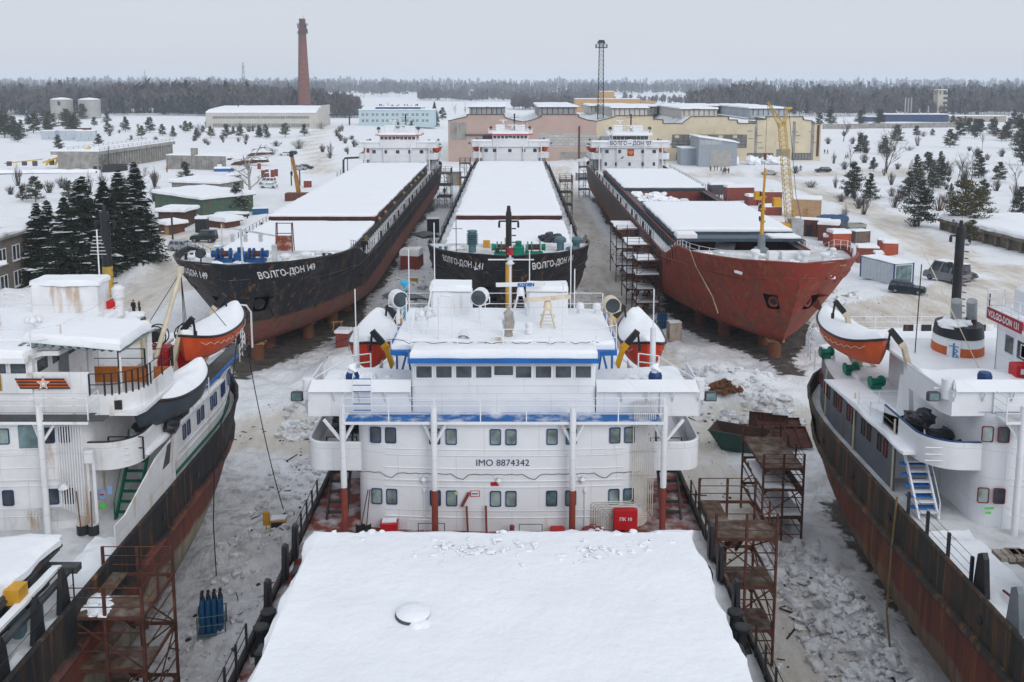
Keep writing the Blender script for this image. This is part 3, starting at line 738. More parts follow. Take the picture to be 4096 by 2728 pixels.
# ----------------------------------------------------------------- the three ships on the far slips
FARZ, TILT = 0.3, .0079    # the slips behind rise gently towards the sterns
def farz(y): return FARZ + TILT * y
K1 = hullmat('black_hull', [(4.15, (0.19, 0.068, 0.055)), (12, (0.017, 0.020, 0.027))], 0.3)
K2 = hullmat('black_hull_worn', [(3.5, (0.17, 0.06, 0.05)), (12, (0.014, 0.016, 0.021))], 0.25)
K3 = hullmat('red_and_grey_hull', [(4.2, (0.15, 0.062, 0.045)), (6.0, (0.085, 0.088, 0.09)), (12, (0.11, 0.115, 0.12))], 0.5,
             patches=[(-5, 22.5, (0.27, 0.042, 0.028), 0.0), (22.5, 27.5, [(3.9, (0.21, 0.055, 0.04)), (12, (0.10, 0.105, 0.11))], 0.0), (36, 52, (0.15, 0.16, 0.175), 0.35), (0, 0, (0, 0, 0), 0)])
MLET = paint('white_lettering', (0.75, 0.76, 0.78), 0.5, 0.05)
NAVY = paint('navy_lettering', (0.012, 0.03, 0.10), 0.5)
COVB = paint('hatch_blue_grey', (0.055, 0.085, 0.12), 0.5, 0.1)

def anchor_pocket(root, s, y, z, mat):
    x_, y_ = hull_arc(y, z, 0); c = Vector((s * x_, y_, z)); nrm = Vector((s * .6, -.8, -.12)).normalized(); u = Vector((0, 0, 1)).cross(nrm).normalized(); v = nrm.cross(u)
    # a real recess is cut out of the plating
    cut = MB(); fr_ = [(-.8, -.95), (.8, -.95), (.8, .95), (-.8, .95)]; bk = [(-.6, -.75), (.6, -.75), (.6, .8), (-.6, .8)]
    cut.add([c + u * a + v * b_ + nrm * 1.2 for a, b_ in fr_] + [c + u * a + v * b_ - nrm * .42 for a, b_ in bk], [(0, 1, 2, 3), (7, 6, 5, 4)] + [(i, 4 + i, 4 + (i + 1) % 4, (i + 1) % 4) for i in range(4)])
    co = cut.build('cutter', mat); hull = next(o for o in root.children if o.name.startswith('hull')); md = hull.modifiers.new('pocket', 'BOOLEAN'); md.operation = 'DIFFERENCE'; md.object = co; md.solver = 'EXACT'; md.use_hole_tolerant = True
    hull.parent = None; bpy.context.view_layer.update(); me = bpy.data.meshes.new_from_object(hull.evaluated_get(bpy.context.evaluated_depsgraph_get())); hull.modifiers.clear(); hull.parent = root
    if len(me.polygons) > .9 * len(hull.data.polygons): hull.data = me; me.set_sharp_from_angle(angle=R(38))
    bpy.data.objects.remove(co)
    mb = MB(); c = c - nrm * .36
    mb.tube([c + (u * math.cos(t) + v * math.sin(t)) * .42 for t in [2 * math.pi * k / 14 for k in range(14)]], .12, 6, 2, True)
    mb.add([c + (u * math.cos(t) + v * math.sin(t)) * .36 for t in [2 * math.pi * k / 14 for k in range(14)]], [tuple(range(14))], 3)
    return mb.build('anchor_pocket', [mat, paint('pocket_dark', (0.035, 0.03, 0.03)) if mat is not K3 else REDP, mat if mat is not K3 else REDP, BLACK], root)

def foredeck(root, mat=SNOWD, zfc=8.6):
    mb = deck_mesh(.4, 20, lambda y: zfc if y < 14 else zfc - (zfc - ZD) * sstep((y - 14) / 6), .12); mb.build('foredeck', mat, root)
    mb = deck_mesh(19.8, 137.4, ZD, .06); mb.build('main_deck', mat, root)

def far_ship(label, X, Y, seed, mat, text, trim, yaw=0, **kw):
    t = thing('cargo_ship', label, 'ship', (X, Y, FARZ), yaw, 'river cargo ships laid up on the slipway')
    t.scale = (.976, 1, 1); t.rotation_euler.x = math.atan(TILT); make_hull(t, mat); foredeck(t)
    mb = MB()
    for s in (-1, 1):
        if mat is K3:
            strake(mb, 1.5, 10, -1.5, .1, s); strake(mb, 3.2, 30, -2.35, .1, s, zfix=lambda y: 7.75 - 1.75 * sstep((y - 9) / 18))
        else:
            strake(mb, 5.5, 15.5, -1.9, .12, s); strake(mb, 5, 40, -2.4, .12, s, zfix=lambda y: 6.95 - .55 * sstep((y - 12) / 20)); strake(mb, 17, 124, -1.15, .12, s, zfix=lambda y: 5.55)
    mb.pieces('rubbing_strake', kw.get('strake', mat), t)
    mb = MB()
    for s in (-1, 1): strake(mb, 0.0, 137.8, .0, .09, s, 60, 0, -.05)
    mb.build('gunwale_cap', kw.get('cap', BLACK), t)
    if text:
        mb = MB(); hull_text(mb, text, .92, 4.4, 8.85, 1, 0, .02, .82); mb.build('ship_name', MLET, t); mb = MB(); hull_text(mb, text, .92, 4.4, 8.85, -1, 0, .02, .82); mb.build('ship_name', MLET, t)
    for s in (-1, 1): anchor_pocket(t, s, 1.75, 5.9, mat)
    aft_house(t, dict(trim=trim, seed=seed, **kw.get('house', {})))
    for s in (-1, 1):
        side_rail(t, s, 30 if s > 0 else 30)
        q = MB().snow(min(s * 7.0, s * 8.25), max(s * 7.0, s * 8.25), 27, YF - 1, ZD, .14, 0, seed + s, .6, .05, .08); q.build('deck_snow', SNOW if s < 0 else SNOWD, t)
        for i in range(14): fin(t, s, 33 + 5.8 * i + (i % 3) * .7, BLACK, .8, .4)
    return t

MAROON = paint('dark_maroon_paint', (.085, .022, .02), .6, .3)
# 149
T149 = far_ship('black cargo ship with an orange bridge roof edge and rusted strake, its bow lettered twice', -23.5, 75.5, 11, K1, 'ВОЛГО-ДОН 149', paint('orange_red_trim', (0.62, 0.10, 0.05)), strake=K1,
    house=dict(upw=[-5, -2.6, 0, 2.6, 5]))
coaming(T149, 15.5, 109.5, DGREY, z1=7.38)
hatch(T149, 16, 37.1, 7.4, DGREY, .35, seed=2, snow=.32); hatch(T149, 37.8, 60, 8.0, MAROON, .45, seed=7); hatch(T149, 60.2, 109.2, 8.0, DGREY, .45, seed=12)
mb = MB(); mb.box(-6.6, 6.6, 38.2, 109.1, 7.39, 7.99); mb.build('cover_beam', BLACK, T149)
# 141
T141 = far_ship('black cargo ship in the middle slip, teal foredeck gear and a pink bridge roof edge', -.35, 79.6, 21, K2, 'ВОЛГО-ДОН 141', paint('pink_red_trim', (0.50, 0.03, 0.08)),
    house=dict(upw=[-5.2, -3.4, -.1, 2.9, 5.3]))
coaming(T141, 12.2, 109.5, TEAL, z1=7.38)
hatch(T141, 12.6, 34.1, 7.4, TEAL, .35, seed=31, snow=.32, x=6.9); hatch(T141, 34.8, 59.8, 8.0, MAROON, .45, seed=35); hatch(T141, 60, 109.2, 8.0, DGREY, .45, seed=39)
mb = MB(); mb.box(-6.6, 6.6, 35.2, 109.1, 7.39, 7.99); mb.build('cover_beam', BLACK, T141)
# 107
T107 = far_ship('cargo ship with a fresh red bow, open holds and a grey primed side', 24.5, 76.3, 41, K3, None, WHITE, strake=K3, cap=REDP,
    house=dict(upw=[-5, -2.4, 2.6, 5], low=1, whframe=BLACK))
def hold(root, y0, y1, zlow=2.6):
    mb = MB(); x = 5.9; t = .12
    for s in (-1, 1): mb.box(min(s * x, s * (x + t)), max(s * x, s * (x + t)), y0, y1, zlow, 7.5)
    mb.box(-x, x, y0 - t, y0, zlow, 7.5); mb.box(-x, x, y1, y1 + t, zlow, 7.5); mb.box(-x, x, y0, y1, zlow - .1, zlow, 1)
    for s in (-1, 1):
        y = y0 + 1
        while y < y1: mb.beam((s * (x - .05), y, zlow), (s * (x - .05), y, 7.4), .12, .1); y += 1.6
    mb.build('hold', [paint('hold_red', (0.17, 0.045, 0.035), .6, .2), SNOWD], root)
# deck of this one is open over the holds: replace the closed deck sheet by side strips
for o in [c for c in T107.children if c.name.split('.')[0] in ('main_deck', 'foredeck')]: bpy.data.objects.remove(o)
mb = deck_mesh(.4, 13.5, lambda y: 8.6, .12); 
for s in (-1, 1):
    r = [(x, y) for x, y in outline(13.4, 137, .08, 60)]
    for (x, y), (x2, y2) in zip(r, r[1:]):
        xi = 6.2 if y2 < YF - 1 else 0
        z = lambda y: 8.6 - (8.6 - ZD) * sstep((y - 14) / 6)
        mb.add([(s * xi, y, z(y)), (s * x, y, z(y)), (s * x2, y2, z(y2)), (s * xi, y2, z(y2))], [(0, 1, 2, 3)])
mb.box(-6.2, 6.2, 34, 35.5, ZD, 6.6); mb.box(-6.2, 6.2, 62, 63, ZD, 6.6)
mb.build('main_deck', SNOWD, T107)
hold(T107, 14, 34); hold(T107, 50, 71); hold(T107, 73, 104)
mb = MB()
for s in (-1, 1):
    a, b = sorted((s * 5.9, s * 6.75)); mb.box(a, b, 13.8, 104.5, ZD, 7.52, 0); mb.cyl((s * 6.75, 13.8, 7.55), (s * 6.75, 104.5, 7.55), .13, n=6, m=1)
    y = 15
    while y < 104: mb.beam((s * 6.8, y, ZD), (s * 6.8, y, 7.4), .1, .22, 2); y += 1.5
mb.box(-6, 6, 13.6, 13.88, ZD, 7.55, 1); mb.box(-6, 6, 104.2, 104.5, ZD, 7.55)
mb.box(-5.9, 5.9, 48.4, 49.9, 6.9, 7.5, 1); mb.box(-5.9, 5.9, 58.2, 58.9, 6.7, 7.5, 2); mb.box(-5.9, 5.9, 71.1, 72.9, 6.9, 7.5, 0)
mb.build('hatch_coaming', [DGREY, REDP, COVB], T107)
hatch(T107, 25.4, 48.8, 7.95, COVB, .55, seed=44, x=6.85, snow=.36)
hatch(T107, 71.6, 101.5, 7.55, COVB, .4, seed=48, x=6.7)
mb = MB(); mb.box(-6.85, 6.85, 22.0, 24.4, 7.95, 8.3); mb.beam((-4, 17.5, 3.2), (-1.0, 24, 7.5), 2.2, .1, 1); mb.build('cover_beam', [COVB, GREY], T107)
for a_, b_, h_ in ((-6.8, -4.6, .45), (3.5, 6.8, .2)): MB().snow(a_, b_, 22, 24.3, 8.3, h_, 0, a_, .3).build('snow_cover', SNOW, T107)
mb = MB()
for i in range(70): mb.lump((rnd.uniform(-5.4, .5), rnd.uniform(16, 23), 4.0 + rnd.uniform(0, 1.2)), rnd.uniform(.4, 1.1), i)
for i in range(60): mb.lump((rnd.uniform(-5.5, 1.5), rnd.uniform(60.5, 70), 5.6 + rnd.uniform(0, 1.8)), rnd.uniform(.4, 1.1), i)
mb.build('heaped_snow', SNOW, T107)['kind'] = 'stuff'
# bulwark of the red bow bent plate along its left side; lettering on its bridge front and the state emblem
mb = MB()
for i, yy in enumerate((14.5, 16, 17.5, 19)): mb.beam((-(half(yy, 8.2) + .02), yy, ztop(yy) - .25), (-(half(yy + .3, 7) + .02), yy + .3, ztop(yy) - 1.5), .1, .05)
mb.build('bulwark_stay', BLACK, T107)
mb = MB(); mb.add([(-4.6, YF + .03, Z3 + .15), (4.6, YF + .03, Z3 + .15), (4.6, YF + .03, Z3 + 1.35), (-4.6, YF + .03, Z3 + 1.35)], [(0, 1, 2, 3)]); mb.box(-4.6, 4.6, YF + .04, YF + .3, Z3 + .15, Z3 + 1.34)
mb.text("ВОЛГО – ДОН ‘07", 1.15, lambda a, b: (a * .92, YF + .01, Z3 + .75 + b), 1, .03); mb.build('name_board', [WHITE, NAVY], T107)
mb = MB(); mb.box(-.68, .68, YF - .42, YF - .36, 9.55, 10.95, 0)
eag = [(0, .42), (.05, .3), (.16, .4), (.2, .3), (.1, .22), (.3, .2), (.48, .34), (.5, .05), (.4, -.1), (.28, -.12), (.3, -.3), (.14, -.25), (.1, -.42), (0, -.5)]
eag = eag + [(-a, b) for a, b in reversed(eag[1:-1])]
mb.add([(a, YF - .425, 10.25 + b * 1.05) for a, b in eag], [tuple(range(len(eag)))], 1); mb.add([(a, YF - .43, 10.2 + b) for a, b in ((-.1, .12), (.1, .12), (.1, -.08), (0, -.16), (-.1, -.08))], [(0, 1, 2, 3, 4)], 0)
mb.build('state_emblem', [paint('emblem_red', (0.42, 0.03, 0.02)), paint('emblem_gold', (0.62, 0.38, 0.06))], T107)
mb = MB(); mb.tube([(-4.5, YF - .6, 7.4), (-2.0, YF - 1.8, 9.3)], .06, 5); mb.beam((-2.2, YF - 1.7, 9.1), (-1.7, YF - 2.0, 9.5), .2, .2, 1); mb.build('boom', [WHITE, BLACK], T107)

# ---- foredeck gear
ZF = 8.6
def fore149():
    t = T149
    windlass(t, -1.6, 8.5, ZF, paint('windlass_blue', (.01, .085, .26)))
    searchlight(t, -4.3, 5.6, ZF + .2, .42, BLACK)
    mb = MB()
    for x, y, r, h in ((3.0, 7.2, .33, 1.0), (4.7, 8.2, .33, .95), (3.8, 6.6, .3, .6), (6.0, 10.5, .25, .8), (1.6, 4.6, .2, .5), (-6.0, 8.0, .25, .7)): vent(mb, x, y, ZF, r, h)
    for i in range(6): mb.lathe((-4.0, 9.6, ZF + .35 + i * .18), [(.44, 0), (.5, .05), (.3, .15)], 12)
    mb.cyl((-4.0, 9.6, ZF), (-4.0, 9.6, ZF + 1.6), .3, n=12); mb.pieces('ventilator', WHITE, t)
    mb = MB(); mb.cyl((-.9, 6.8, ZF), (-.9, 6.8, ZF + 3.4), .09, n=8); mb.beam((-1.8, 6.8, ZF + 3.4), (2.2, 6.9, ZF + 2.7), .14, .16)
    for x in (-1.7, -.5, .9): mb.cyl((x, 6.7, ZF + 2.7), (x, 6.78, ZF + 2.7), .22, n=10); mb.cyl((x, 6.7, ZF + 2.35), (x, 6.78, ZF + 2.35), .22, n=10)
    mb.bbox(1.9, 2.3, 6.6, 7.1, ZF, ZF + 1.9, .05); mb.cyl((-3.4, 9, ZF), (-3.4, 9, ZF + 3.4), .05, n=6); mb.pieces('boat_derrick', paint('pale_grey_paint', (.55, .58, .6)), t)
    mb = MB(); a = (1.3, 13.5); z0 = 8.5
    for dx in (-.85, .85):
        for dy in (0, .7): mb.beam((a[0] + dx, a[1] + dy, z0), (a[0] + dx * .9, a[1] + dy * .6 + .2, z0 + 2.9), .08, .1)
    mb.add([(a[0] - .85, a[1] - .02, z0 + .2), (a[0] + .85, a[1] - .02, z0 + .2), (a[0] + .82, a[1] + .05, z0 + 1.7), (a[0] - .82, a[1] + .05, z0 + 1.7)], [(0, 1, 2, 3)], 1)
    for z in (1.9, 2.9): mb.beam((a[0] - .8, a[1] + .1, z0 + z), (a[0] + .8, a[1] + .1, z0 + z), .07)
    mb.build('ladder_frame', [RUST, paint('peeling_red_panel', (0.22, 0.06, 0.035), .7, .55, .2, 2.5, rustc=(.6, .57, .5), streak=False)], t)
    mb = MB()
    for x, y in ((-3.0, 3.5), (-1.8, 2.6), (1.0, 2.6), (2.2, 3.0), (-5.5, 5.4), (5.2, 6.0), (6.4, 9.4), (-6.8, 9.5)):
        for d in (-.28, .28): mb.lathe((x + d, y, ZF), [(.16, 0), (.14, .5), (.2, .55), (.2, .62)], 8)
    mb.pieces('bollard', BLACK, t)
    mb = MB(); mb.rail([(-x, y, ztop(y) - .2) for x, y in outline(6, 24, .3, 8)], .75, 2, 1.6, .02, .025); mb.rail([(x, y, ztop(y) - .1) for x, y in outline(13, 28, .3, 6)], .8, 2, 1.6, .02, .025); mb.pieces('bow_railing', BLACK, t)
    q = MB()
    for i in range(40):
        y = rnd.uniform(1.5, 13); h = half(y, 9); q.lump((rnd.uniform(-.85, .85) * h, y, ZF), rnd.uniform(.25, .7), i, sz=.45)
    q.build('heaped_snow', SNOW, t)['kind'] = 'stuff'
fore149()
def fore141():
    t = T141
    windlass(t, 1.0, 8.0, ZF, GREEN)
    mb = MB()
    for x, y, r, h in ((5.2, 9.5, .45, 1.5), (7.0 - .2, 9.8, .45, 1.4), (6.3, 8.4, .5, .7)): vent(mb, x, y, ZF, r * .8, h)
    for i in range(6): mb.lathe((-3.6, 9.3, ZF + .75 + i * .2), [(.5, 0), (.62, .06), (.36, .18)], 12)
    mb.lathe((-3.6, 9.3, ZF), [(.38, 0), (.38, 1.9), (.5, 2.0), (.5, 2.15)], 12); mb.pieces('ventilator', TEAL, t)
    mb = MB(); mb.cyl((-5.1, 7.6, ZF), (-5.1, 7.6, ZF + 3.6), .035, n=6); mb.beam((-5.5, 7.6, ZF + 2.6), (-4.5, 7.6, ZF + 2.6), .05); mb.build('flagstaff', BLACK, t)
    mb = MB(); mb.box(-2.6, -1.9, 11.6, 11.9, ZF - .1, ZF + .75, 0); mb.box(-.4, -.2, 11.5, 11.9, ZF - .1, ZF + 1.0, 0); mb.pieces('deck_marker', YEL, t)
    mb = MB()
    for x, y in ((-4.2, 4.6), (-2.0, 2.6), (2.0, 2.6), (4.2, 4.6), (6.5, 9.0), (-6.5, 9)):
        for d in (-.28, .28): mb.lathe((x + d, y, ZF), [(.16, 0), (.14, .5), (.2, .55), (.2, .62)], 8)
    mb.pieces('bollard', TEAL, t)
    q = MB()
    for i in range(46):
        y = rnd.uniform(1.5, 11.5); h = half(y, 9); q.lump((rnd.uniform(-.85, .85) * h, y, ZF), rnd.uniform(.25, .75), i, sz=.5)
    q.build('heaped_snow', SNOW, t)['kind'] = 'stuff'
    mb = MB(); mb.rail([(x, y, ztop(y) - .2) for x, y in outline(12, 28, .3, 6)], .8, 2, 1.6, .02, .025); mb.rail([(-x, y, ztop(y) - .2) for x, y in outline(12, 28, .3, 6)], .8, 2, 1.6, .02, .025); mb.pieces('bow_railing', BLACK, t)
fore141()
mb = MB()
for i in range(14): mb.lump((4.7 - .35 + rnd.uniform(-.9, .9), 98 + rnd.uniform(-.6, .6), 8.55 + rnd.uniform(0, .35)), rnd.uniform(.4, .65), i, n=9, k=6)
tag(mb.build('tarpaulin_bundle', paint('black_tarpaulin', (0.03, 0.033, 0.04), .35)), 'heap of black tarpaulin lying on the snowy front hatch of the middle ship', 'tarpaulin')
def fore107():
    t = T107
    mb = MB()
    for x, y, r, h in ((-1.9, 8.6, .3, 1.0), (4.4, 7.6, .3, .9), (2.6, 7.8, .3, 1.0), (6.2, 10.5, .2, .8), (5.2, 6.0, .22, .6)): vent(mb, x, y, ZF, r, h)
    mb.bbox(-.6, .3, 8.6, 9.4, ZF, ZF + .75, .06); mb.bbox(.7, 2.3, 8.8, 9.6, ZF, ZF + .7, .06); mb.pieces('ventilator', WHITE, t)
    mb = MB(); x, y = -.3, 12.3
    mb.cyl((x, y, ZF), (x, y, ZF + 1.8), .42, .34, n=12, m=1); mb.bbox(x - .6, x + .6, y - .6, y + .6, ZF, ZF + .5, .08, 1)
    mb.cyl((x, y, ZF + 1.8), (x, y, ZF + 5.4), .2, .17, n=10); mb.cyl((x, y, ZF + 5.4), (x + .12, y, ZF + 8.2), .13, .11, n=8)
    for z in (3.0, 4.2, 5.4): mb.cb(x, y, ZF + z, .5, .5, .14); mb.cyl((x - .35, y - .3, ZF + z + .2), (x - .35, y - .3, ZF + z + .6), .1, n=8, m=2)
    mb.bbox(x - .9, x - .2, y - .3, y + .3, ZF + 5.2, ZF + 6.0, .05); mb.build('foremast', [YEL, GREY, BLACK], t)
    mb = MB(); mb.rail([(-x, y, ztop(y) - .2) for x, y in outline(3, 28, .35, 12)][::-1], .8, 2, 1.6, .02, .025); mb.rail([(x, y, ztop(y) - .2) for x, y in outline(4, 30, .3, 8)], .9, 2, 1.6, .02, .025); mb.pieces('bow_railing', WHITE, t)
    mb = MB()
    for i in range(16): xx = 1.0 + i * .28; mb.cb(-1 + xx, 1.2 + .02 * i * i * .2, 9.4, .2, .5, .14)
    mb.pieces('broken_timber', WOOD, t)
    q = MB()
    for i in range(40):
        y = rnd.uniform(1.5, 12.5); h = half(y, 9); q.lump((rnd.uniform(-.85, .85) * h, y, ZF), rnd.uniform(.25, .7), i, sz=.4)
    q.build('heaped_snow', SNOW, t)['kind'] = 'stuff'
    mb = MB()
    mb.tube([(-(half(9, 10) + .12), 9, ztop(9) + .1), (-(half(9, 8) + .1), 9, 8), (-(half(9, 5) + .3), 9, 5), (-(half(9, 4) + .5), 9, 3.4)], .06, 5); mb.build('hanging_rope', CREAM, t)
    mb = MB(); mb.lathe((half(2.2, 8.3) + 0.0, 2.2, 8.3), [(.01, -.12), (.26, -.1), (.26, .1), (.01, .12)], 12, 0, 1, .4); mb.build('mooring_port', SNOW, t)
fore107()

def far_roof_gear(t, seed, accents):
    rr = random.Random(seed); z = 13.9
    mb = MB(); mb.bbox(-3.2, -1.2, YF + 4.4, YF + 5.6, z, z + 1.5, .1); mb.bbox(1.0, 3.2, YF + 4.4, YF + 5.6, z, z + 1.4, .1); mb.build('roof_cabinet', WHITE, t)
    q = MB(); q.snow(-3.2, -1.2, YF + 4.4, YF + 5.6, z + 1.5, .2, 0, seed); q.snow(1.0, 3.2, YF + 4.4, YF + 5.6, z + 1.4, .2, 0, seed + 1); q.build('snow_cover', SNOW, t)
    for x in (-4.2, 4.2): searchlight(t, x, YF + 1.6, z + .1, .33, accents[0])
    radar(t, .4, YF + 3, z + .3, 2.2, .15); radar(t, -1.6, YF + 6, z + 1.2, 1.6, -.2)
    mb = MB(); mb.cyl((.9, YF + 7, z), (.9, YF + 7, z + 4.0), .16, n=8); mb.beam((-.2, YF + 7, z + 3.2), (2.0, YF + 7, z + 3.2), .07); mb.build('signal_mast', BLACK, t)
    mb = MB()
    for i in range(6): x = rr.uniform(-4, 4); mb.cyl((x, YF + 2 + i * .7, z), (x, YF + 2 + i * .7, z + rr.uniform(1, 3)), .03, n=5)
    for i in range(5): vent(mb, rr.uniform(-4, 4), YF + 1.5 + i, z, .16, .8)
    mb.pieces('roof_fitting', WHITE, t)
    for s in (-1, 1):
        for y in (YF + 6.5, YF + 11.5): davit(t, [accents[1], BLACK], s * 6.4, y, Z2, s, 3.4)
far_roof_gear(T149, 1, (BLACK, WHITE)); far_roof_gear(T141, 2, (ORANGE, YEL)); far_roof_gear(T107, 3, (BLACK, CREAM))
mb = MB()
for s, z, rz in ((1, 8.6, 0), (-1, 8.6, 0)): pass
for nm, T in (('left', T149), ('middle', T141), ('right', T107)):
    for s in (-1, 1):
        lifeboat({'left': 'far ship with the orange roof edge', 'middle': 'far ship with the pink roof edge', 'right': 'red-bowed ship'}[nm].join(('orange lifeboat on the %s side of the ' % ('left' if s < 0 else 'right'), '')),
                 (T.location.x + s * 7.3, T.location.y + YF + 9, farz(YF + 9) + Z2 + 1.25), 0, ORANGE, 6.2, 2.2, rails=False)
# ================================================================= the three ships in the foreground
YFW = 37.2
KF = hullmat('foreground_black_hull', [(3.4, (0.19, 0.06, 0.05)), (12, (0.03, 0.03, 0.033))], 0.3)
KL = hullmat('left_stained_hull', [(3.7, (0.36, 0.32, 0.25)), (5.1, (0.19, 0.055, 0.043)), (12, (0.026, 0.027, 0.031))], 0.33)
KR = hullmat('right_rusted_hull', [(3.2, (0.19, 0.145, 0.105)), (4.8, (0.165, 0.05, 0.04)), (12, (0.045, 0.044, 0.043))], 0.55, dirt=(0.07, 0.05, 0.035))

def near_ship(label, X, mat, decks, y_off=0.0, yaw=0.0):
    t = thing('cargo_ship', label, 'ship', (X, YFW - YF + y_off, 0), yaw, 'river cargo ships laid up on the slipway')
    make_hull(t, mat); mb = deck_mesh(.4, 20, lambda y: 8.75 if y < 14 else 8.75 - 2.35 * sstep((y - 14) / 6), .12); mb.build('foredeck', SNOWD, t)
    mb = deck_mesh(19.8, 137.4, ZD, .06); mb.build('main_deck', decks, t)
    mb = MB()
    for s in (-1, 1): strake(mb, 20, 137.8, 0, .1, s, 60, 0, -.05); strake(mb, 20, 134, -1.75, .19, s, 60, 0, .05)
    mb.pieces('rubbing_strake', mat, t)
    mb = MB()
    for s in (-1, 1):
        for y in [40 + 5.3 * i for i in range(14)] + [117, 121.5, 126]: mb.cyl((s * (half(y, 5.9) - .1), y, 5.9), (s * (half(y, 5.9) + .05), y, 5.9), .17, n=10)
    mb.pieces('scupper', BLACK, t)
    return t

# ----------------------------------------------------------------- centre
FG = near_ship('white bridge house of the nearest cargo ship, blue roof edge, wide snow-covered hatch in front', -.35, KF, DECKR)
aft_house(FG, dict(trim=BLUE, seed=51, near=True, foot=1, walk=DECKB, wz=(12.9, 13.4)))
t = FG
coaming(t, 14, 110.7, TEAL, 6.95, 7.75)
hatch(t, 60, 110.8, 7.72, DGREY, .35, x=7.15, snow=.36, seed=61, res=.32, wob=.14, amp=.09); hatch(t, 14, 59.8, 7.72, DGREY, .35, x=7.15, seed=66)
q = MB(); rs = random.Random(4)
for cx, cy, n, sp in ((-1.6, 109.6, 46, .75), (2.6, 109.4, 26, .55), (-3.4 + 3.9, 110.0, 14, .7), (5.0, 109.9, 12, .5)):
    for i in range(n): q.lump((cx + rs.gauss(0, sp), cy - abs(rs.gauss(0, sp * .9)), 8.45), rs.uniform(.04, .15) , i + int(cx * 9), sz=.4, rough=.5, sm=True)
for i in range(40): q.lump((rs.uniform(-6.5, 6.5), 110.6 - rs.random() ** 2 * 1.6, 8.42), rs.uniform(.05, .16), i, sz=.4, rough=.5, sm=True)
q.build('snow_clods', SNOW, t)['kind'] = 'stuff'
mb = MB(); mb.lathe((-2.8, 105.0, 8.0), [(.5, 0), (.53, .3), (.54, .5), (.5, .54), (.01, .56)], 24); mb.lathe((-2.8, 105.0, 8.26), [(.55, .06), (.56, .1), (.55, .14)], 24, 1); o = mb.build('hatch_ventilator', [DGREY, WOOD], t)
mb = MB(); mb.lathe((-2.77, 105.02, 8.5), [(.53, 0), (.54, .06), (.46, .13), (.25, .18), (.01, .19)], 24); mb.lump((-2.6, 104.5, 8.42), .27, 3, sz=.5, rough=.15, n=10); mb.lump((-2.4, 104.55, 8.4), .26, 5, sz=.5, rough=.15, n=10); mb.build('snow_cap', SNOW, o)
# snow trodden along the side decks
for s in (-1, 1):
    mb = MB(); sd = 70 + s
    mb.grid(lambda u, v: (s * (7.2 + 1.1 * u), 90 + 24.5 * v, ZD - .03 + max(-.02, .055 + .17 * noise.noise(Vector((u * 2.2, v * 30, sd))) + (.07 if s > 0 else -.03))), 8, 110)
    mb.build('deck_snow', SNOWD, t)
    for yy in (112.1, 110.5, 108.0, 101.5, 99): 
        m2 = MB(); x = s * 8.2; m2.prism([(yy - .32, ZD + .2), (yy + .32, ZD + .2), (yy + .14, ZD + 1.55), (yy - .14, ZD + 1.55)], x - .07, x + .07, 0, 'x'); m2.beam((x - s * .07, yy, ZD + .2), (x - s * .07, yy, ZD + 1.5), .12, .3); m2.build('bulwark_stay', BLACK, t)
    bollards(t, s * 7.95, 106.7, BLACK); bollards(t, s * 7.95, 97, BLACK)
    m2 = MB(); m2.rail([(s * 8.25, 112.4, ZD + .25), (s * 8.25, 116.6, ZD + .25)], 1.15, 3, 1.0, .018, .035); m2.rail([(s * 8.25, 102.2, ZD + .25), (s * 8.25, 105.6, ZD + .25)], 1.15, 3, 1.0, .018, .035); m2.pieces('side_railing', BLACK, t)
    for yy in (108.7, 104.0, 100.4): m2 = MB(); m2.bbox(s * 7.3 - .16, s * 7.3 + .16, yy - .3, yy + .3, 7.2, 8.0, .06); m2.cyl((s * 7.3, yy - .5, 7.0), (s * 7.3, yy + .1, 7.0), .16, n=8, m=1); m2.build('hatch_clamp', [BLACK, RUST], t)
    m2 = MB(); m2.tube([(s * 7.33, 90, 7.3), (s * 7.33, 110.6, 7.3)], .07, 6); m2.build('hatch_rail', REDP, t)
# front wall furniture
def fr(x): return YF - .35 * (1 - (x / 6.2) ** 2)
mb = MB(); mb.text('IMO 8874342', .40, lambda a, b: (a - .04, fr(0) - .02, 9.42 + b), 0, .0); mb.build('imo_number', NAVY, t)
mb = MB(); mb.bbox(4.62, 5.62, fr(5) - .38, fr(5) - .1, ZD + .12, ZD + 1.0, .03); mb.text('ПК 10', .2, lambda a, b: (5.12 + a, fr(5) - .383, ZD + .6 + b), 1, .006); mb.cyl((5.15, fr(5) - .3, ZD - .1), (5.15, fr(5) - .3, ZD + .15), .06, n=8); mb.build('fire_cabinet', [FIRE, MLET], t)
mb = MB(); mb.bbox(-5.15, -4.45, fr(-4.8) - .6, fr(-4.8) - .1, ZD, ZD + .45, .04); mb.bbox(-5.17, -4.43, fr(-4.8) - .62, fr(-4.8) - .08, ZD + .45, ZD + .52, .03); o = mb.build('red_locker', FIRE, t)
MB().snow(-5.1, -4.5, fr(-4.8) - .55, fr(-4.8) - .15, ZD + .52, .05, 0, 1, .1, .05, .02).build('snow_cover', SNOW, o)
mb = MB(); mb.bbox(1.95, 2.55, fr(2) - .5, fr(2) - .1, ZD, ZD + .3, .04); mb.build('red_locker', FIRE, t)
mb = MB(); mb.bbox(-.56 + .02, -.2, fr(0) - .03, fr(0) - .01, 8.42, 8.58, .005); mb.build('red_plaque', FIRE, t)
mb = MB(); mb.box(-.5 - .9, -.1 - .9, fr(0) - .025, fr(0) - .012, 7.95, 8.22, 0)
for a, b, c, d in ((-1.4, -1.0, 8.19, 8.22), (-1.4, -1.0, 7.95, 7.98)): mb.box(a, b, fr(0) - .03, fr(0) - .026, c, d, 1)
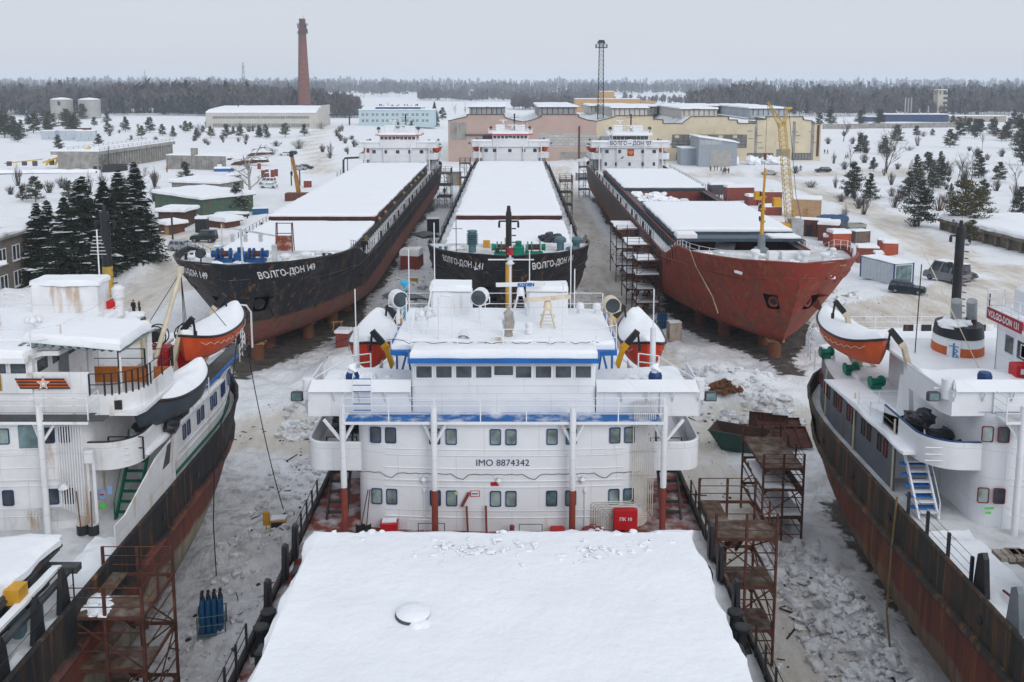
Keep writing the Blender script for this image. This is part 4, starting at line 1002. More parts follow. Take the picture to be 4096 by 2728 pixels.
for a in (-1.4, -1.03): mb.box(a, a + .03, fr(0) - .031, fr(0) - .027, 7.98, 8.19, 1)
mb.prism([(-1.32, 8.05), (-1.1, 8.05), (-1.06, 8.1), (-1.36, 8.1)], fr(0) - .033, fr(0) - .03, 2, 'y'); mb.box(-2.06, -1.92, fr(0) - .03, fr(0) - .012, 8.03, 8.16, 3); mb.box(-2.06, -1.92, fr(0) - .034, fr(0) - .031, 8.085, 8.105, 1)
mb.pieces('safety_notice', [WHITE, FIRE, NAVY, paint('notice_green', (.45, .62, .38))], t)
mb = MB()
mb.cyl((-1.75, fr(0) - .1, 7.55), (-1.45, fr(0) - .1, 8.15), .065, n=8); mb.cyl((-1.5, fr(0) - .2, ZD), (-1.55, fr(0) - .2, 7.6), .045, n=8); mb.cyl((-.72, fr(0) - .2, ZD), (-.74, fr(0) - .2, 7.62), .045, n=8); mb.cyl((.35, fr(0) - .5, ZD), (.35, fr(0) - .5, ZD + .5), .1, n=10)
mb.pieces('red_post', REDP, t)
mb = MB(); mb.bbox(3.2 + .05, 4.15, fr(3) - 1.2, fr(3) - .5, ZD + .35, ZD + .5, .1); mb.tube([(3.7 + .16 * math.cos(a), fr(3) - .85 + .16 * math.sin(a), ZD + .62) for a in [k * .7 for k in range(9)]], .022, 5, 0, True); mb.beam((3.54, fr(3) - .85, ZD + .62), (3.86, fr(3) - .85, ZD + .62), .03); mb.cyl((3.7, fr(3) - .85, ZD + .5), (3.7, fr(3) - .85, ZD + .62), .03, n=6); mb.box(3.3, 4.1, fr(3) - 1.15, fr(3) - .55, ZD, ZD + .35)
o = mb.build('manhole_hatch', paint('manhole_red', (.24, .04, .035)), t); q = MB()
for i in range(7): q.lump((rs.uniform(3.4, 4.1), fr(3) - rs.uniform(.6, 1.1), ZD + .5), rs.uniform(.06, .13), i, sz=.4)
q.build('snow_cover', SNOW, o)
mb = MB()
for i in range(11):   # pipe bundle up the wall, fanning out at the foot
    x = 5.42 + i * .085; y = fr(5.6) - .1; a = 3.7 + i * .1; h = 7.65 - i * .075
    mb.tube([(a, y - .1, ZD - .05), (a, y - .1, h - .1), (a + .1, y - .1, h), (x - .08, y - .08, h + .03), (x, y - .05, h + .12), (x, y - .03, Z3 - .1), (x, y - .35, Z3 + .02), (x, y - .4, Z3 + .5), (x + .1, y + .4, Z3 + .55)], .022, 4)
mb.box(5.35, 6.4, fr(5.6) - .1, fr(5.6) - .06, 9.8, 9.86); mb.box(5.35, 6.4, fr(5.6) - .1, fr(5.6) - .06, 8.75, 8.81); mb.build('pipe_bundle', paint('cream_pipe', (.66, .63, .57), .5, .25, rustc=(.35, .2, .1)), t)
mb = MB()
for x0, x1 in ((-6.2, 5.8),):
    pts = []
    for i in range(49):
        x = x0 + (x1 - x0) * i / 48; z = 8.93 + (-.02 if i % 2 else .01) - (.14 if i % 12 == 5 else 0) - (.24 if i % 12 == 6 else 0)
        pts.append((x, fr(x) - .05, z))
    mb.tube(pts, .013, 4)
mb.build('cable', ROPE, t)
for x in (-3.35, -.2, 3.3):
    mb = MB(); mb.lathe((x, fr(x) - .16, 8.55), [(.02, 0), (.07, .03), (.09, .12), (.13, .15), (.1, .2), (.03, .26)], 10); mb.beam((x, fr(x), 8.8), (x, fr(x) - .18, 8.8), .04); mb.beam((x - .2, fr(x) - .03, 8.8), (x + .2, fr(x) - .03, 8.8), .04); mb.build('wall_lamp', WHITE, t)
mb = MB()
for x in (-3.33, 3.42): mb.cyl((x, fr(x) - .03, ZD), (x, fr(x) - .03, 8.05), .04, n=6); mb.lathe((x, fr(x) - .03, 8.05), [(.05, 0), (.08, .05), (.08, .2), (.03, .26)], 8)
mb.rail([(-4.0, fr(3) - .35, ZD + .25), (-2.5, fr(3) - .45, ZD + .25)], .42, 1, 2, .015, .015); mb.pieces('wall_conduit', WHITE, t)
mb = MB(); mb.rail([(-2.75 - .8, fr(3) - .6, ZD), (-1.95 - .5, fr(3) - .6, ZD)], .6, 1, 2, .015, .015); mb.rail([(.65, fr(1) - .6, ZD), (1.6, fr(1) - .6, ZD)], .6, 1, 2, .015, .015); mb.pieces('low_handrail', BLACK, t)
mb = MB()   # blue ladder up the port wing
for d in (-.38, .38): mb.tube([(-5.9 + d, YF - .05, Z3 + .15), (-5.9 + d, YF - .05, Z3 + 1.55), (-5.9 + d, YF + .2, Z3 + 1.75), (-5.9 + d, YF + .5, Z3 + 1.5)], .025, 5, 0)
for i in range(6): mb.beam((-6.28, YF - .05, Z3 + .25 + i * .27), (-5.52, YF - .05, Z3 + .25 + i * .27), .04, .03, 1)
mb.build('ladder', [WHITE, BLUE], t)
# shovels leaning on the house
for x, tl in ((-6.0, .3), (-5.75, .12)):
    g = thing('shovel', 'black snow shovel leaning on the white wall, ' + ('nearer the red-footed corner post' if x < -5.9 else 'second from the corner post'), 'shovel', (x - .35, YFW - .7, ZD + .05), 0, 'snow shovels by the house')
    mb = MB(); mb.cyl((0, 0, .1), (tl, .45, 1.75), .022, n=6); mb.build('handle', paint('shovel_handle', (.12, .05, .035)), g)
    mb = MB(); mb.grid(lambda u, v: ((u - .5) * .4, -.1 + .02 * (u - .5) ** 2 * 40, .0 + v * .42), 6, 4); mb.grid(lambda u, v: ((u - .5) * .4, -.08 + .02 * (u - .5) ** 2 * 40, .0 + v * .42), 6, 4); mb.build('blade', BLACK, g)
# roof gear
z = 13.9; W = WHITE
for x0, x1 in ((-3.5, -1.55), (1.05, 3.0)):
    mb = MB(); mb.bbox(x0, x1, YF + 5.5, YF + 6.7, z, z + 1.55, .12); o = mb.build('roof_cabinet', W, t); MB().snow(x0 - .02, x1 + .02, YF + 5.45, YF + 6.75, z + 1.52, .28, 0, x0, .2, .05, .06).build('snow_cover', SNOW, o)
searchlight(t, -4.75, YF + 3.3, z + .55, .38, W, .5); searchlight(t, -.95 - .15, YF + 3.9, z + .5, .38, W, -.2); searchlight(t, 4.75, YF + 2.8, z + .4, .36, CREAM, .1)
radar(t, .75, YF + 5.0, z + .55, 2.3, .1, txt='KODEN'); radar(t, 1.95, YF + 3.4, z + .25, 2.2, .35, CREAM)
mb = MB()
for x, y in ((-4.0, YF + 4.6), (.15, YF + 4.6), (3.6, YF + 6.0), (4.4, YF + 5.9)): vent(mb, x, y, z, .13, .85)
for x, y, h in ((-4.3, YF + 2.6, 1.9), (-2.2, YF + 1.6, 2.1), (.0, YF + 1.1, 1.5), (2.55, YF + 1.6, 2.8), (3.3, YF + 5.5, 2.6), (-4.6, YF + 6.4, 3.4), (-3.4, YF + 6.8, 4.6), (1.2, YF + 6.8, 3.2), (3.2, YF + 6.8, 4.5), (-1.0, YF + 2.6, .8), (.0, YF + 1.1, 1.3)): mb.cyl((x, y, z), (x, y, z + h), .028, n=5)
mb.tube([(-2.75, YF + 1.3, z), (-2.75, YF + 1.3, z + 2.2), (-2.6, YF + 1.3, z + 2.3), (-2.2, YF + 1.3, z + 2.25)], .06, 6); mb.beam((-2.72, YF + 1.3, z + 1.2), (-2.3, YF + 1.3, z + 2.0), .06)
mb.beam((-3.6, YF + 2.2, z), (-3.1, YF + 2.2, z + 2.6), .07); mb.beam((-4.1, YF + 2.2, z), (-3.9, YF + 2.2, z + 1.5), .07)
for i in range(5): a = i * 1.257; mb.ball((-3.35 + .3 * math.cos(a), YF + 2.4 + .3 * math.sin(a), z + 1.25), .17, 10)
mb.ball((-3.35, YF + 2.4, z + 1.4), .18, 10); mb.beam((-3.35, YF + 2.4, z), (-3.35, YF + 2.4, z + 1.15), .06)
mb.lathe((1.1, YF + 2.2, z), [(.06, 0), (.06, .3), (.17, .4), (.17, .85), (.05, .9)], 10)
mb.pieces('roof_fitting', W, t)
mb = MB(); mb.cyl((-1.75, YF + 1.4, z + .25), (-1.75, YF + 2.0, z + .45), .32, .18, 14, cap=False); mb.ball((-1.75, YF + 1.62, z + .36), .16, 10); mb.cyl((-1.75, YF + 1.8, z), (-1.75, YF + 1.8, z + .35), .08, n=8); mb.build('horn', W, t)
mb = MB(); mb.lathe((.2, YF + 1.9, z), [(.17, 0), (.19, .45), (.16, .55), (.22, .62), (.27, .95), (.2, 1.4), (.06, 1.55), (.1, 1.62), (.02, 1.7)], 12)
mb.build('compass_cover', paint('canvas_grey', (.36, .35, .33), .8, .2, .2, 4, rustc=(.3, .2, .12)), t)
mb = MB(); mb.bbox(-.55, -.1, YF + .95, YF + 1.0, z + .32, z + .55, .01); mb.build('junction_box', paint('rust_flecked_box', (.7, .68, .64), .5, .5, rustc=(.35, .16, .07)), t)
mb = MB(); pts = [(-5 + i * .25, YF + .62 + (.35 if abs(-5 + i * .25) > 4 else 0), z + .42 + .04 * math.sin(i * 1.3) + .03 * math.sin(i * 3.1)) for i in range(37)]
mb.tube(pts, .014, 4); mb.tube([(-.8, YF + .6, z + .5), (-.7, YF + .6, z + .25), (-.72, YF + .6, z + .1)], .014, 4); mb.build('cable', ROPE, t)
mb = MB(); mb.lathe((-4.6, YF + 4.6, z + 1.9), [(.05, 0), (.16, .12), (.2, .25), (.08, .36)], 8); mb.cyl((-4.6, YF + 4.6, z), (-4.6, YF + 4.6, z + 1.9), .03, n=5); mb.build('wrapped_lamp', paint('pale_blue_wrap', (.05, .4, .62)), t)
funnel_mast(t, .17, YF + 12.8, Z3, 18.2, 15.4, YEL, .17)
mb = MB(); mb.cyl((.25, YF + 10.5, Z3), (.25, YF + 10.5, 16.7), .06, n=8); mb.beam((-.9, YF + 10.5, 16.0), (1.5, YF + 10.5, 16.0), .06); mb.lathe((.25, YF + 10.4, 15.75), [(.1, 0), (.22, .05), (.22, .1), (.14, .14), (.14, .3), (.2, .34)], 10); mb.lathe((.25, YF + 10.4, 16.3), [(.22, 0), (.15, .06), (.15, .3), (.2, .34)], 10, 1); mb.build('light_mast', [W, paint('lamp_red', (.35, .02, .03))], t)
for s in (-1, 1):
    for y in (YF + 7.2, YF + 12.6): davit(t, [paint('davit_yellow', (.70, .37, .01)), BLACK], s * 5.2, y, Z2 + .2, s, 3.9)
for s in (-1, 1):
    mb = MB(); mb.cyl((s * 7.0, YF + 5.2, Z2), (s * 7.0, YF + 5.2, 13.75), .17, .13, 12); mb.cyl((s * 7.0, YF + 5.2, 13.75), (s * 7.0, YF + 5.2, 15.6), .03, n=5); mb.build('boat_deck_post', W, t)
    mb = MB(); mb.rail([(s * 6.3, YF + 5.0, Z3), (s * 7.2, YF + 4.6, Z3)], 1.2, 3, 2, .03, .03); mb.tube([(s * 7.2, YF + 4.5, Z3 + 1.2), (s * 8.3, YF + 2.2, Z3 + .95), (s * 8.35, YF + 1.0, Z3 + .9)], .03, 5); mb.tube([(s * 7.2, YF + 4.5, Z3 + .8), (s * 8.3, YF + 2.8, Z3 + .5)], .025, 5); mb.build('wing_railing', W, t)
    mb = MB(); mb.beam((s * 4.4, YF + 5, Z3 + .1), (s * 4.9, YF + 6.5, 13.6), .08); mb.beam((s * 4.9, YF + 5, Z3 + .1), (s * 4.4, YF + 6.5, 13.6), .08); mb.beam((s * 5.0, YF + 4.5, Z3 + .1), (s * 5.0, YF + 4.5, 13.6), .09); mb.build('roof_support', BLUE, t)
    q = MB(); rs2 = random.Random(5 + s)
    for i in range(16 if s < 0 else 5): q.lump((s * rs2.uniform(4.4, 7.0), YF + rs2.uniform(1.0, 3.0), Z3 + .75), rs2.uniform(.2, .5), i, sz=.7)
    q.lump((s * 6.5, YF + 1.2, Z3 + 1.65), .26, 4, sz=.9); q.build('heaped_snow', SNOW, t)['kind'] = 'stuff'
    mb = MB(); mb.rail([(s * 6.35, YF + 2.6, Z2), (s * 6.35, YF + 1.2, Z2), (s * 7.7, YF + 1.2, Z2)] if s > 0 else [(s * 6.4, YF + 1.3, Z2), (s * 7.7, YF + 1.3, Z2)], .95, 2, 1.5, .025, .025); mb.tube([(s * 6.6, YF + .9, Z2 + .1), (s * 6.7, YF + 2, Z2 + 1.1), (s * 6.9, YF + 2.6, Z2 + 1.1)], .03, 5); mb.pieces('balcony_railing', BLACK, t)
    mb = MB(); mb.box(min(s * 6.3, s * 7.6), max(s * 6.3, s * 7.6), YF + 1.1, YF + 4, Z2 + .004, Z2 + .03); mb.build('balcony_floor', DECKB if s < 0 else SNOWD, t)
mb = MB()
for i in range(16): mb.lump((-7.2 + rs.uniform(-.5, .5), YF + 4.2 + rs.uniform(-.6, .8), Z2 + .25 + rs.uniform(0, 1.3)), rs.uniform(.35, .6), i, n=9, k=6)
tag(mb.build('tarpaulin_bundle', paint('black_tarpaulin', (0.03, 0.033, 0.04), .35), loc=(-.35, YFW - YF, 0)), 'crumpled black tarpaulin stuffed on the left balcony of the nearest white house', 'tarpaulin')
lifeboat('red-orange lifeboat under snow in yellow davits left of the blue roof edge', (-7.35, 47.8, 11.3), R(2), paint('boat_red', (.62, .05, .02)), 6.4, 2.4)
lifeboat('red-orange lifeboat under snow in yellow davits right of the blue roof edge', (6.85, 47.8, 11.3), R(-2), paint('boat_red', (.62, .05, .02)), 6.4, 2.4)

# ----------------------------------------------------------------- left ship
LS = near_ship('ship with a weathered white house bearing a striped ribbon and star', -24.0, KL, SNOWD)
aft_house(LS, dict(trim=WHITER, white=WHITER, seed=81, near=True, walk=DGREY, hw=6.1, posts=(-4.5, 4.6), side_in=.6, bd_in=.5, bul=8.5, bul_r=1.3, cap=BLACK, stair=paint('green_stair', (0.0, .11, .06)), glass=GLASS, nowing=1))
t = LS
coaming(t, 14, 110.4, DGREY, 6.6, 7.75); hatch(t, 60, 110.6, 7.72, DGREY, .35, x=7.0, snow=.34, seed=91, res=.4, wob=.16, amp=.09); hatch(t, 14, 59.8, 7.72, DGREY, .35, x=7.0, seed=95)
mb = MB()
for (a, b, c) in ((7.45, .12, 7.55), (7.75, .12, 7.35)): mb.box(a - b, a + b, 86, 109.5, c, c + .12)
y = 87
while y < 109: mb.beam((7.6, y, ZD), (7.6, y, 7.4), .14, .14, 1); y += 2.6
mb.box(6.6, 8.1, 109.5, 109.9, 7.35, 7.6); mb.build('hatch_track', [DGREY, TEAL], t)
q = MB(); q.snow(7.3, 7.62, 86, 109.4, 7.67, .12, 0, 4, .3, .04, .04); q.build('snow_cover', SNOW, t)
q = MB(); sd = 33; q.grid(lambda u, v: (6.7 + 1.55 * u, 84 + 30 * v, ZD + max(-.03, .1 + .2 * noise.noise(Vector((u * 2.2, v * 36, sd))) + .1 * noise.noise(Vector((u * 5, v * 120, sd))))), 10, 130); q.build('deck_snow', SNOW, t)
for yy in (108.4, 106.6, 104.4, 101.6):
    m2 = MB(); x = 8.1; m2.prism([(yy - .36, ZD + .2), (yy + .36, ZD + .2), (yy + .2, ZD + 1.35), (yy - .02, ZD + 1.75), (yy - .16, ZD + 1.35)], x - .09, x + .09, 0, 'x'); m2.build('bulwark_stay', BLACK, t)
bollards(t, 7.75, 102.9, RUST, r=.26)
mb = MB(); mb.rail([(8.2, 88, ZD + .25), (8.2, 101, ZD + .25)], 1.2, 3, 3.2, .014, .03); mb.rail([(8.2, 101, ZD + .25), (8.2, 109, ZD + .25)], 1.2, 2, 8, .014, .02); mb.pieces('side_railing', BLACK, t)
mb = MB(); mb.cb(7.2, 107.1, 7.7, .5, .6, .55); mb.cb(7.2, 107.1, ZD, .35, .4, 1.3, 1); mb.cb(7.2, 105.6, ZD, .4, .4, .6, 1); mb.pieces('winch_gear', [YEL, TEAL], t)
mb = MB(); mb.wall([(8.28, 112.4), (8.28, 119)], [ZD + .35, ZD + .35], [ZD + 1.35, ZD + 1.35], .05); mb.prism([(113.2, ZD + 1.3), (119.4, ZD + 1.3), (119.4, Z2), (116.8, Z2 - .2)], 8.23, 8.29, 0, 'x'); mb.build('side_bulwark', WHITER, t)
mb = MB(); mb.add([(8.295, 117.4, ZD + 1.5), (8.295, 118.3, ZD + 1.5), (8.295, 118.6, ZD + 2.4), (8.295, 118.1, ZD + 2.4)], [(0, 1, 2, 3)]); mb.build('side_opening', DGREY, t)
mb = MB()
for s in (1,):
    for zz in (7.1, 7.45, 8.6, 8.8): strake(mb, 120, 134, 0, .035, 1, 14, 0, -.56, lambda y, zz=zz: zz)
    strake(mb, 119, 136, 0, .07, 1, 16, 1, -.5, lambda y: ZD + .25)
mb.build('side_moulding', [WHITER, paint('green_waterway', (0.0, .12, .07))], t)
mb = MB()
for i in range(10): x = 5.0 + i * .11; mb.tube([(3.3 + i * .13, fr(5) - .1, ZD + .1), (3.3 + i * .13, fr(5) - .1, ZD + .95 - i * .06), (x, fr(5) - .08, ZD + 1.0 - i * .05), (x, fr(5) - .05, Z3 - .1)], .028, 4)
for x in (6.15, 6.4): mb.tube([(x - .2, YF - .3, ZD), (x, YF - .1, ZD + .3), (x, YF - .1, 9.4)], .07, 6)
mb.bbox(6.05, 6.45, YF - .25, YF + .05, 9.35, 9.9, .05); mb.build('pipe_bundle', WHITER, t)
mb = MB(); mb.lathe((5.2, YF - .35, 8.3), [(.05, .2), (.16, .12), (.22, 0)], 12); mb.beam((5.2, YF - .35, 8.45), (5.2, YF, 8.5), .04); mb.build('wall_lamp', WHITER, t)
each_window(t, lambda u, v, d: (u, fr(u) - d, v), [(3.9, 10.5, .95, 1.1)], [WHITER, CURT])
mb = MB(); mb.box(6.2, 6.5, YF + .6, YF + .62, 7.4, 7.8, 0); mb.box(6.6, 6.8, YF + .6, YF + .62, 7.6, 8.0, 0); mb.box(6.2, 6.5, YF + .6, YF + .62, 6.95, 7.2, 1); mb.box(6.25, 6.45, YF + .595, YF + .599, 7.55, 7.62, 2); mb.pieces('safety_notice', [paint('notice_blue', (.25, .35, .6)), paint('notice_bright_green', (.12, .55, .12)), FIRE], t)
# wing board: ribbon with star, gold lettering
mb = MB(); yb = YF + .3
mb.box(3.9, 6.25, yb, yb + .05, Z3 - .16, Z3 + 1.78, 0); mb.box(-3, 3.9, yb - .12, yb - .05, Z3 + .9, Z3 + 1.75, 0)
rib = lambda z0, z1, m, e: mb.prism([(2.15 + (z1 - Z3 - .3) * -.3, Z3 + z0), (5.85 + (Z3 + .9 - Z3 - z0) * .5 - .3, Z3 + z0), (5.85 + (.9 - z1) * .5 - .3, Z3 + z1), (2.15 + (z1 - .3) * -.3, Z3 + z1)], yb - e, yb - .002, m, 'y')
yb -= .13
for i in range(7): zz = 1.1 + i * .065; mb.box(3.4 - i * .03, 5.5 - i * .035, yb - .012, yb - .002, Z3 + zz, Z3 + zz + .063, 1 if i % 2 == 0 else 2)
def star(r, m, e): 
    p = [(4.4 + r * (1 if k % 2 == 0 else .42) * math.sin(k * math.pi / 5), Z3 + 1.33 + r * (1 if k % 2 == 0 else .42) * math.cos(k * math.pi / 5)) for k in range(10)]
    mb.add([(a, yb - e, b) for a, b in p], [tuple(range(10))], m)
star(.36, 2, .018); star(.29, 0, .022); star(.2, 2, .026); star(.15, 0, .03)
mb.text('Ы', .92, lambda a, b: (2.3 + a, yb - .03, Z3 + 1.32 + b), 3, .03)
mb.build('ribbon_board', [WHITER, BLACK, paint('ribbon_orange', (.5, .1, .02)), paint('gold_letters', (.36, .2, .04))], t)
mb = MB(); cw = [(6.25, YF + .3)] + arc(6.6, YF + 1.9, 1.6, -80, 0, 8) + [(8.22, YF + 4.5)]; mb.rail([(a, b, Z3 + .75) for a, b in cw], .95, 2, 1.6, .022, .03); mb.build('wing_railing', BLACK, t); mb = MB(); mb.wall(cw, Z3 - .16, Z3 + .8, .06, 0, True); mb.box(7.0, 7.5, YF + .42, YF + .5, Z3 + .1, Z3 + .5, 1); mb.build('wing_bulwark', [WHITER, BLACK], t)
mb = MB(); mb.box(-5, 7.2, YF - .75, YF - .1, Z3 + .02, Z3 + .06)
mb.build('grating', DGREY, t)
mb = MB(); mb.prism([(4.5, Z3), (8.2, Z3), (8.2, Z3 + .75), (4.5, Z3 + .75)], YF + 4.4, YF + 4.46, 0, 'y'); mb.rail([(4.5, YF + 4.4, Z3 + .7), (8.2, YF + 4.4, Z3 + .7)], .9, 2, 1.2, .02, .03, 1); mb.build('orange_screen', [paint('screen_orange', (.5, .16, .03)), BLACK], t)
# corrugated canopy over the wing
cz = 14.25; mb = MB()
def can(u, v): x = 3.3 + 4.3 * u; return (x, YF + .4 + 3.6 * v + .35 * u, cz - .35 * u + .05 * math.sin(u * 4.3 * 18) - (.12 if False else 0))
mb.grid(can, 80, 4, 0); mb.grid(lambda u, v: (can(u, v)[0], can(u, v)[1], can(u, v)[2] - .02), 80, 4, 0)
for x, y in ((7.3, YF + 1.0), (7.3, YF + 4.1), (4.8, YF + 3.6)): mb.cyl((x, y, Z3), (x, y, 14.0), .05 if y < YF + 3 else .16, n=8, m=1)
mb.build('wing_canopy', [paint('canopy_green_grey', (.20, .27, .27)), WHITER], t)
q = MB(); q.snow(3.35, 7.45, YF + .75, YF + 4.2, 0, .42, 0, 9, .3, .06, .05, zf=lambda x, y: cz - .35 * (x - 3.3) / 4.3 + .03); q.build('snow_cover', SNOW, t)
mb = MB(); mb.bbox(4.0, 4.9, YF + 1.6, YF + 2.1, Z3 + .3, Z3 + .95, .05); mb.build('air_conditioner', paint('aircon_cream', (.6, .58, .52)), t)
mb = MB(); mb.box(3.9, 3.93, YF + 2.6, YF + 3.4, Z3 + .1, Z3 + 2.0); mb.build('bridge_door', GREY, t)
mb = MB(); mb.bbox(1.0, 4.2, YF + 6.0, YF + 7.4, 13.9, 15.6, .08); o = mb.build('roof_cabinet', WHITER, t); MB().snow(.95, 4.25, YF + 5.95, YF + 7.45, 15.58, .25, 0, 3, .3).build('snow_cover', SNOW, o)
radar(t, 1.0, YF + 2.2, 15.9, 2.0, .8, WHITER, False); radar(t, -.4, YF + 2.5, 16.6, 2.2, .9, WHITER, False)
mb = MB()
for a, b in ((-.5, -.5), (.5, -.5), (.5, .5), (-.5, .5)): mb.beam((1 + a, YF + 2.2 + b, 13.9), (1 + a * .4, YF + 2.2 + b * .4, 16.8), .07)
for zz in (14.6, 15.4, 16.1): mb.tube([(.6, YF + 1.8, zz), (1.4, YF + 1.8, zz), (1.4, YF + 2.6, zz), (.6, YF + 2.6, zz)], .03, 4, 0, True)
for a in (-.75, -.25): mb.cyl((a, YF + 2.5, 13.9), (a, YF + 2.5, 17.6), .1, n=8)
for i in range(5): mb.ball((2.9 + .25 * math.cos(i * 1.257), YF + 2.6 + .25 * math.sin(i * 1.257), 14.8), .17, 8)
mb.beam((2.9, YF + 2.6, 13.9), (2.9, YF + 2.6, 14.7), .06); mb.beam((4.1, YF + 6.6, 13.9), (4.1, YF + 6.6, 18.2), .05)
for i in range(6): mb.beam((3.7 + .04 * i, YF + 6.6, 17.0 + i * .17), (4.5 - .04 * i, YF + 6.6, 17.0 + i * .17), .025)
mb.lathe((4.7, YF + 7.2, 13.9), [(.24, 0), (.24, .8), (.31, .85), (.32, 1.3), (.15, 1.45)], 12); mb.pieces('roof_fitting', WHITER, t)
mb = MB(); mb.bbox(3.9, 4.6, YF + 6.9, YF + 7.5, 14.0, 14.6, .04); mb.build('red_locker', FIRE, t)
# funnel, exhausts, mast, derrick, boats
mb = MB(); mb.lathe((2.2, YF + 11.5, Z2), [(2.0, 0), (1.9, 2.2), (1.8, 2.9)], 20, 0, 1.15, .8); mb.lathe((2.2, YF + 11.5, Z2 + 2.9), [(1.84, 0), (1.7, .7), (1.3, .75)], 20, 1, 1.15, .8); o = mb.build('funnel', [CREAM, BLACK], t)
q = MB()
for i in range(9): q.lump((2.2 + rs.uniform(-1.4, 1.4), YF + 11.5 + rs.uniform(-.9, .9), Z2 + 3.65), rs.uniform(.4, .8), i, sz=.4, rough=.25)
q.build('snow_cover', SNOW, o)
mb = MB()
for x in (.6, 1.5): mb.tube([(x, YF + 11.5, Z2 + 3.4), (x, YF + 11.4, Z2 + 4.6), (x + .08, YF + 11.1, Z2 + 5.1), (x + .3, YF + 10.6, Z2 + 5.35)], [.3, .3, .3, .28], 12)
mb.pieces('exhaust_pipe', paint('exhaust_rust_black', (.045, .03, .028), .7, .3), t)
funnel_mast(t, 1.75, YF + 12.8, Z3, 18.2, 15.2, paint('mast_yellow', (.50, .33, .07)), .26)
mb = MB(); mb.cyl((6.0, YF + 7, Z2), (6.0, YF + 7, 13.6), .27, n=14); mb.cyl((6.0, YF + 7, Z2), (6.0, YF + 7, Z2 + .7), .28, n=14, m=1); mb.build('boat_deck_post', [CREAM, paint('green_foot', (0.0, .14, .09))], t)
mb = MB(); a, b = Vector((5.7, YF + 8, 10.4)), Vector((6.5, YF + 10.8, 15.3)); mb.cyl(a, b, .13, .11, n=10); mb.cb(b.x, b.y, b.z - .1, .25, .25, .35)
for d in (0, .25, .5): mb.tube([b, (b.x + .15 + d * .6, b.y - .4, 10.4)], .018, 4, 1)
mb.tube([b, (5.4, YF + 9, 13.0)], .025, 4, 1); mb.tube([b, (9.2, YF + 12, 11)], .018, 4, 1); mb.build('derrick', [CREAM, BLACK], t)
mb = MB()
for x, y, zz in ((5.3, YF + 10.2, 12.0), (6.7, YF + 10.6, 12.0)):
    for s2 in (-.22, .22): mb.tube([(x + .55 * math.cos(k * .42), y + s2, zz + .55 * math.sin(k * .42)) for k in range(15)], .035, 5, 0, True)
    mb.cyl((x, y - .3, zz), (x, y + .3, zz), .3, n=12, m=0); mb.bbox(x - .7, x + .7, y - .5, y + .5, Z2, zz - .55, .1, 1)
mb.pieces('cable_reel', [BLACK, FIRE], t)
for y in (YF + 9.0, YF + 14.3): davit(t, [CREAM, BLACK], 6.3, y, Z2 + .3, 1, 4.0)
mb = MB(); mb.bbox(6.9, 7.9, YF + 10, YF + 17.5, Z2 + .35, Z2 + .5, .03); mb.cyl((8.05, YF + 9.6, Z2 + .5), (8.0, YF + 15, Z2 + .5), .1, n=8, m=1); mb.build('gangway', [DGREY, BLUE], t)
mb = MB(); mb.tube([(7.9, YF + 18.5, Z2), (7.9, YF + 18.5, 11.2), (7.7, YF + 18.2, 11.7), (7.2, YF + 17.6, 11.9)], .06, 6); mb.rail([(8.0, YF + 15.5, Z2), (7.6, YF + 18, Z2), (6.6, YF + 20.5, Z2)], 1.0, 3, 1.5, .02, .025); mb.rail([(8.1, YF + 6, Z2), (8.15, YF + 9.5, Z2)], 1.0, 3, 1.2, .02, .025); mb.rail([(2.5, YF + 17, Z2), (7.3, YF + 17.2, Z2)], 1.0, 3, 1.5, .02, .025); mb.pieces('stern_railing', WHITER, t)
mb = MB(); mb.bbox(6.5, 7.3, YF + 6.9, YF + 8.7, Z2 + .2, Z2 + 1.25, .08); mb.build('blue_crate', paint('crate_blue', (.03, .15, .34)), t)
mb = MB(); mb.rail([(6.5, YF + 1.2, Z2), (8.0, YF + 1.2, Z2)], 1.0, 2, 1, .03, .03); mb.pieces('balcony_railing', BLACK, t)
lifeboat('orange lifeboat heaped with snow in cream davits on the left ship', (-16.4, 49.2, 11.3), R(-7), ORANGE, 6.7, 2.4)
o = lifeboat('grey workboat heaped with snow, lower than the orange boat on the same ship', (-16.0, 41.9, 10.3), R(-12), paint('boat_dark_grey', (.06, .075, .095), .45), 5.6, 2.1, rails=False); o['category'] = 'workboat'; o.name = 'workboat'
mb = MB()
for i in range(8): mb.lump((-16.6 + rs.uniform(-.7, .7), 42 + rs.uniform(-1.2, 1.2), Z2 + .35 + rs.uniform(0, .5)), rs.uniform(.3, .5), i + 40, n=9, k=6)
tag(mb.build('tarpaulin_bundle', paint('black_tarpaulin', (0.03, 0.033, 0.04), .35)), 'black sheeting bunched beneath the grey workboat', 'tarpaulin')
for i, (x, tl) in enumerate(((6.2, -.35), (6.65, -.2))):
    g = thing('shovel', 'shovel by the curved balcony of the ribbon-marked ship, ' + ('left of two' if i == 0 else 'right of two'), 'shovel', (-24.1 + x, YFW - .9, ZD + .1), 0, 'snow shovels by the house')
    mb = MB(); mb.cyl((0, 0, .1), (tl, .5, 1.7), .025, n=6); mb.build('handle', paint('shovel_handle', (.12, .05, .035)), g)
    mb = MB(); mb.grid(lambda u, v: ((u - .5) * .5, -.1 + .8 * (u - .5) ** 2, v * .42), 6, 4); mb.build('blade', BLACK, g)

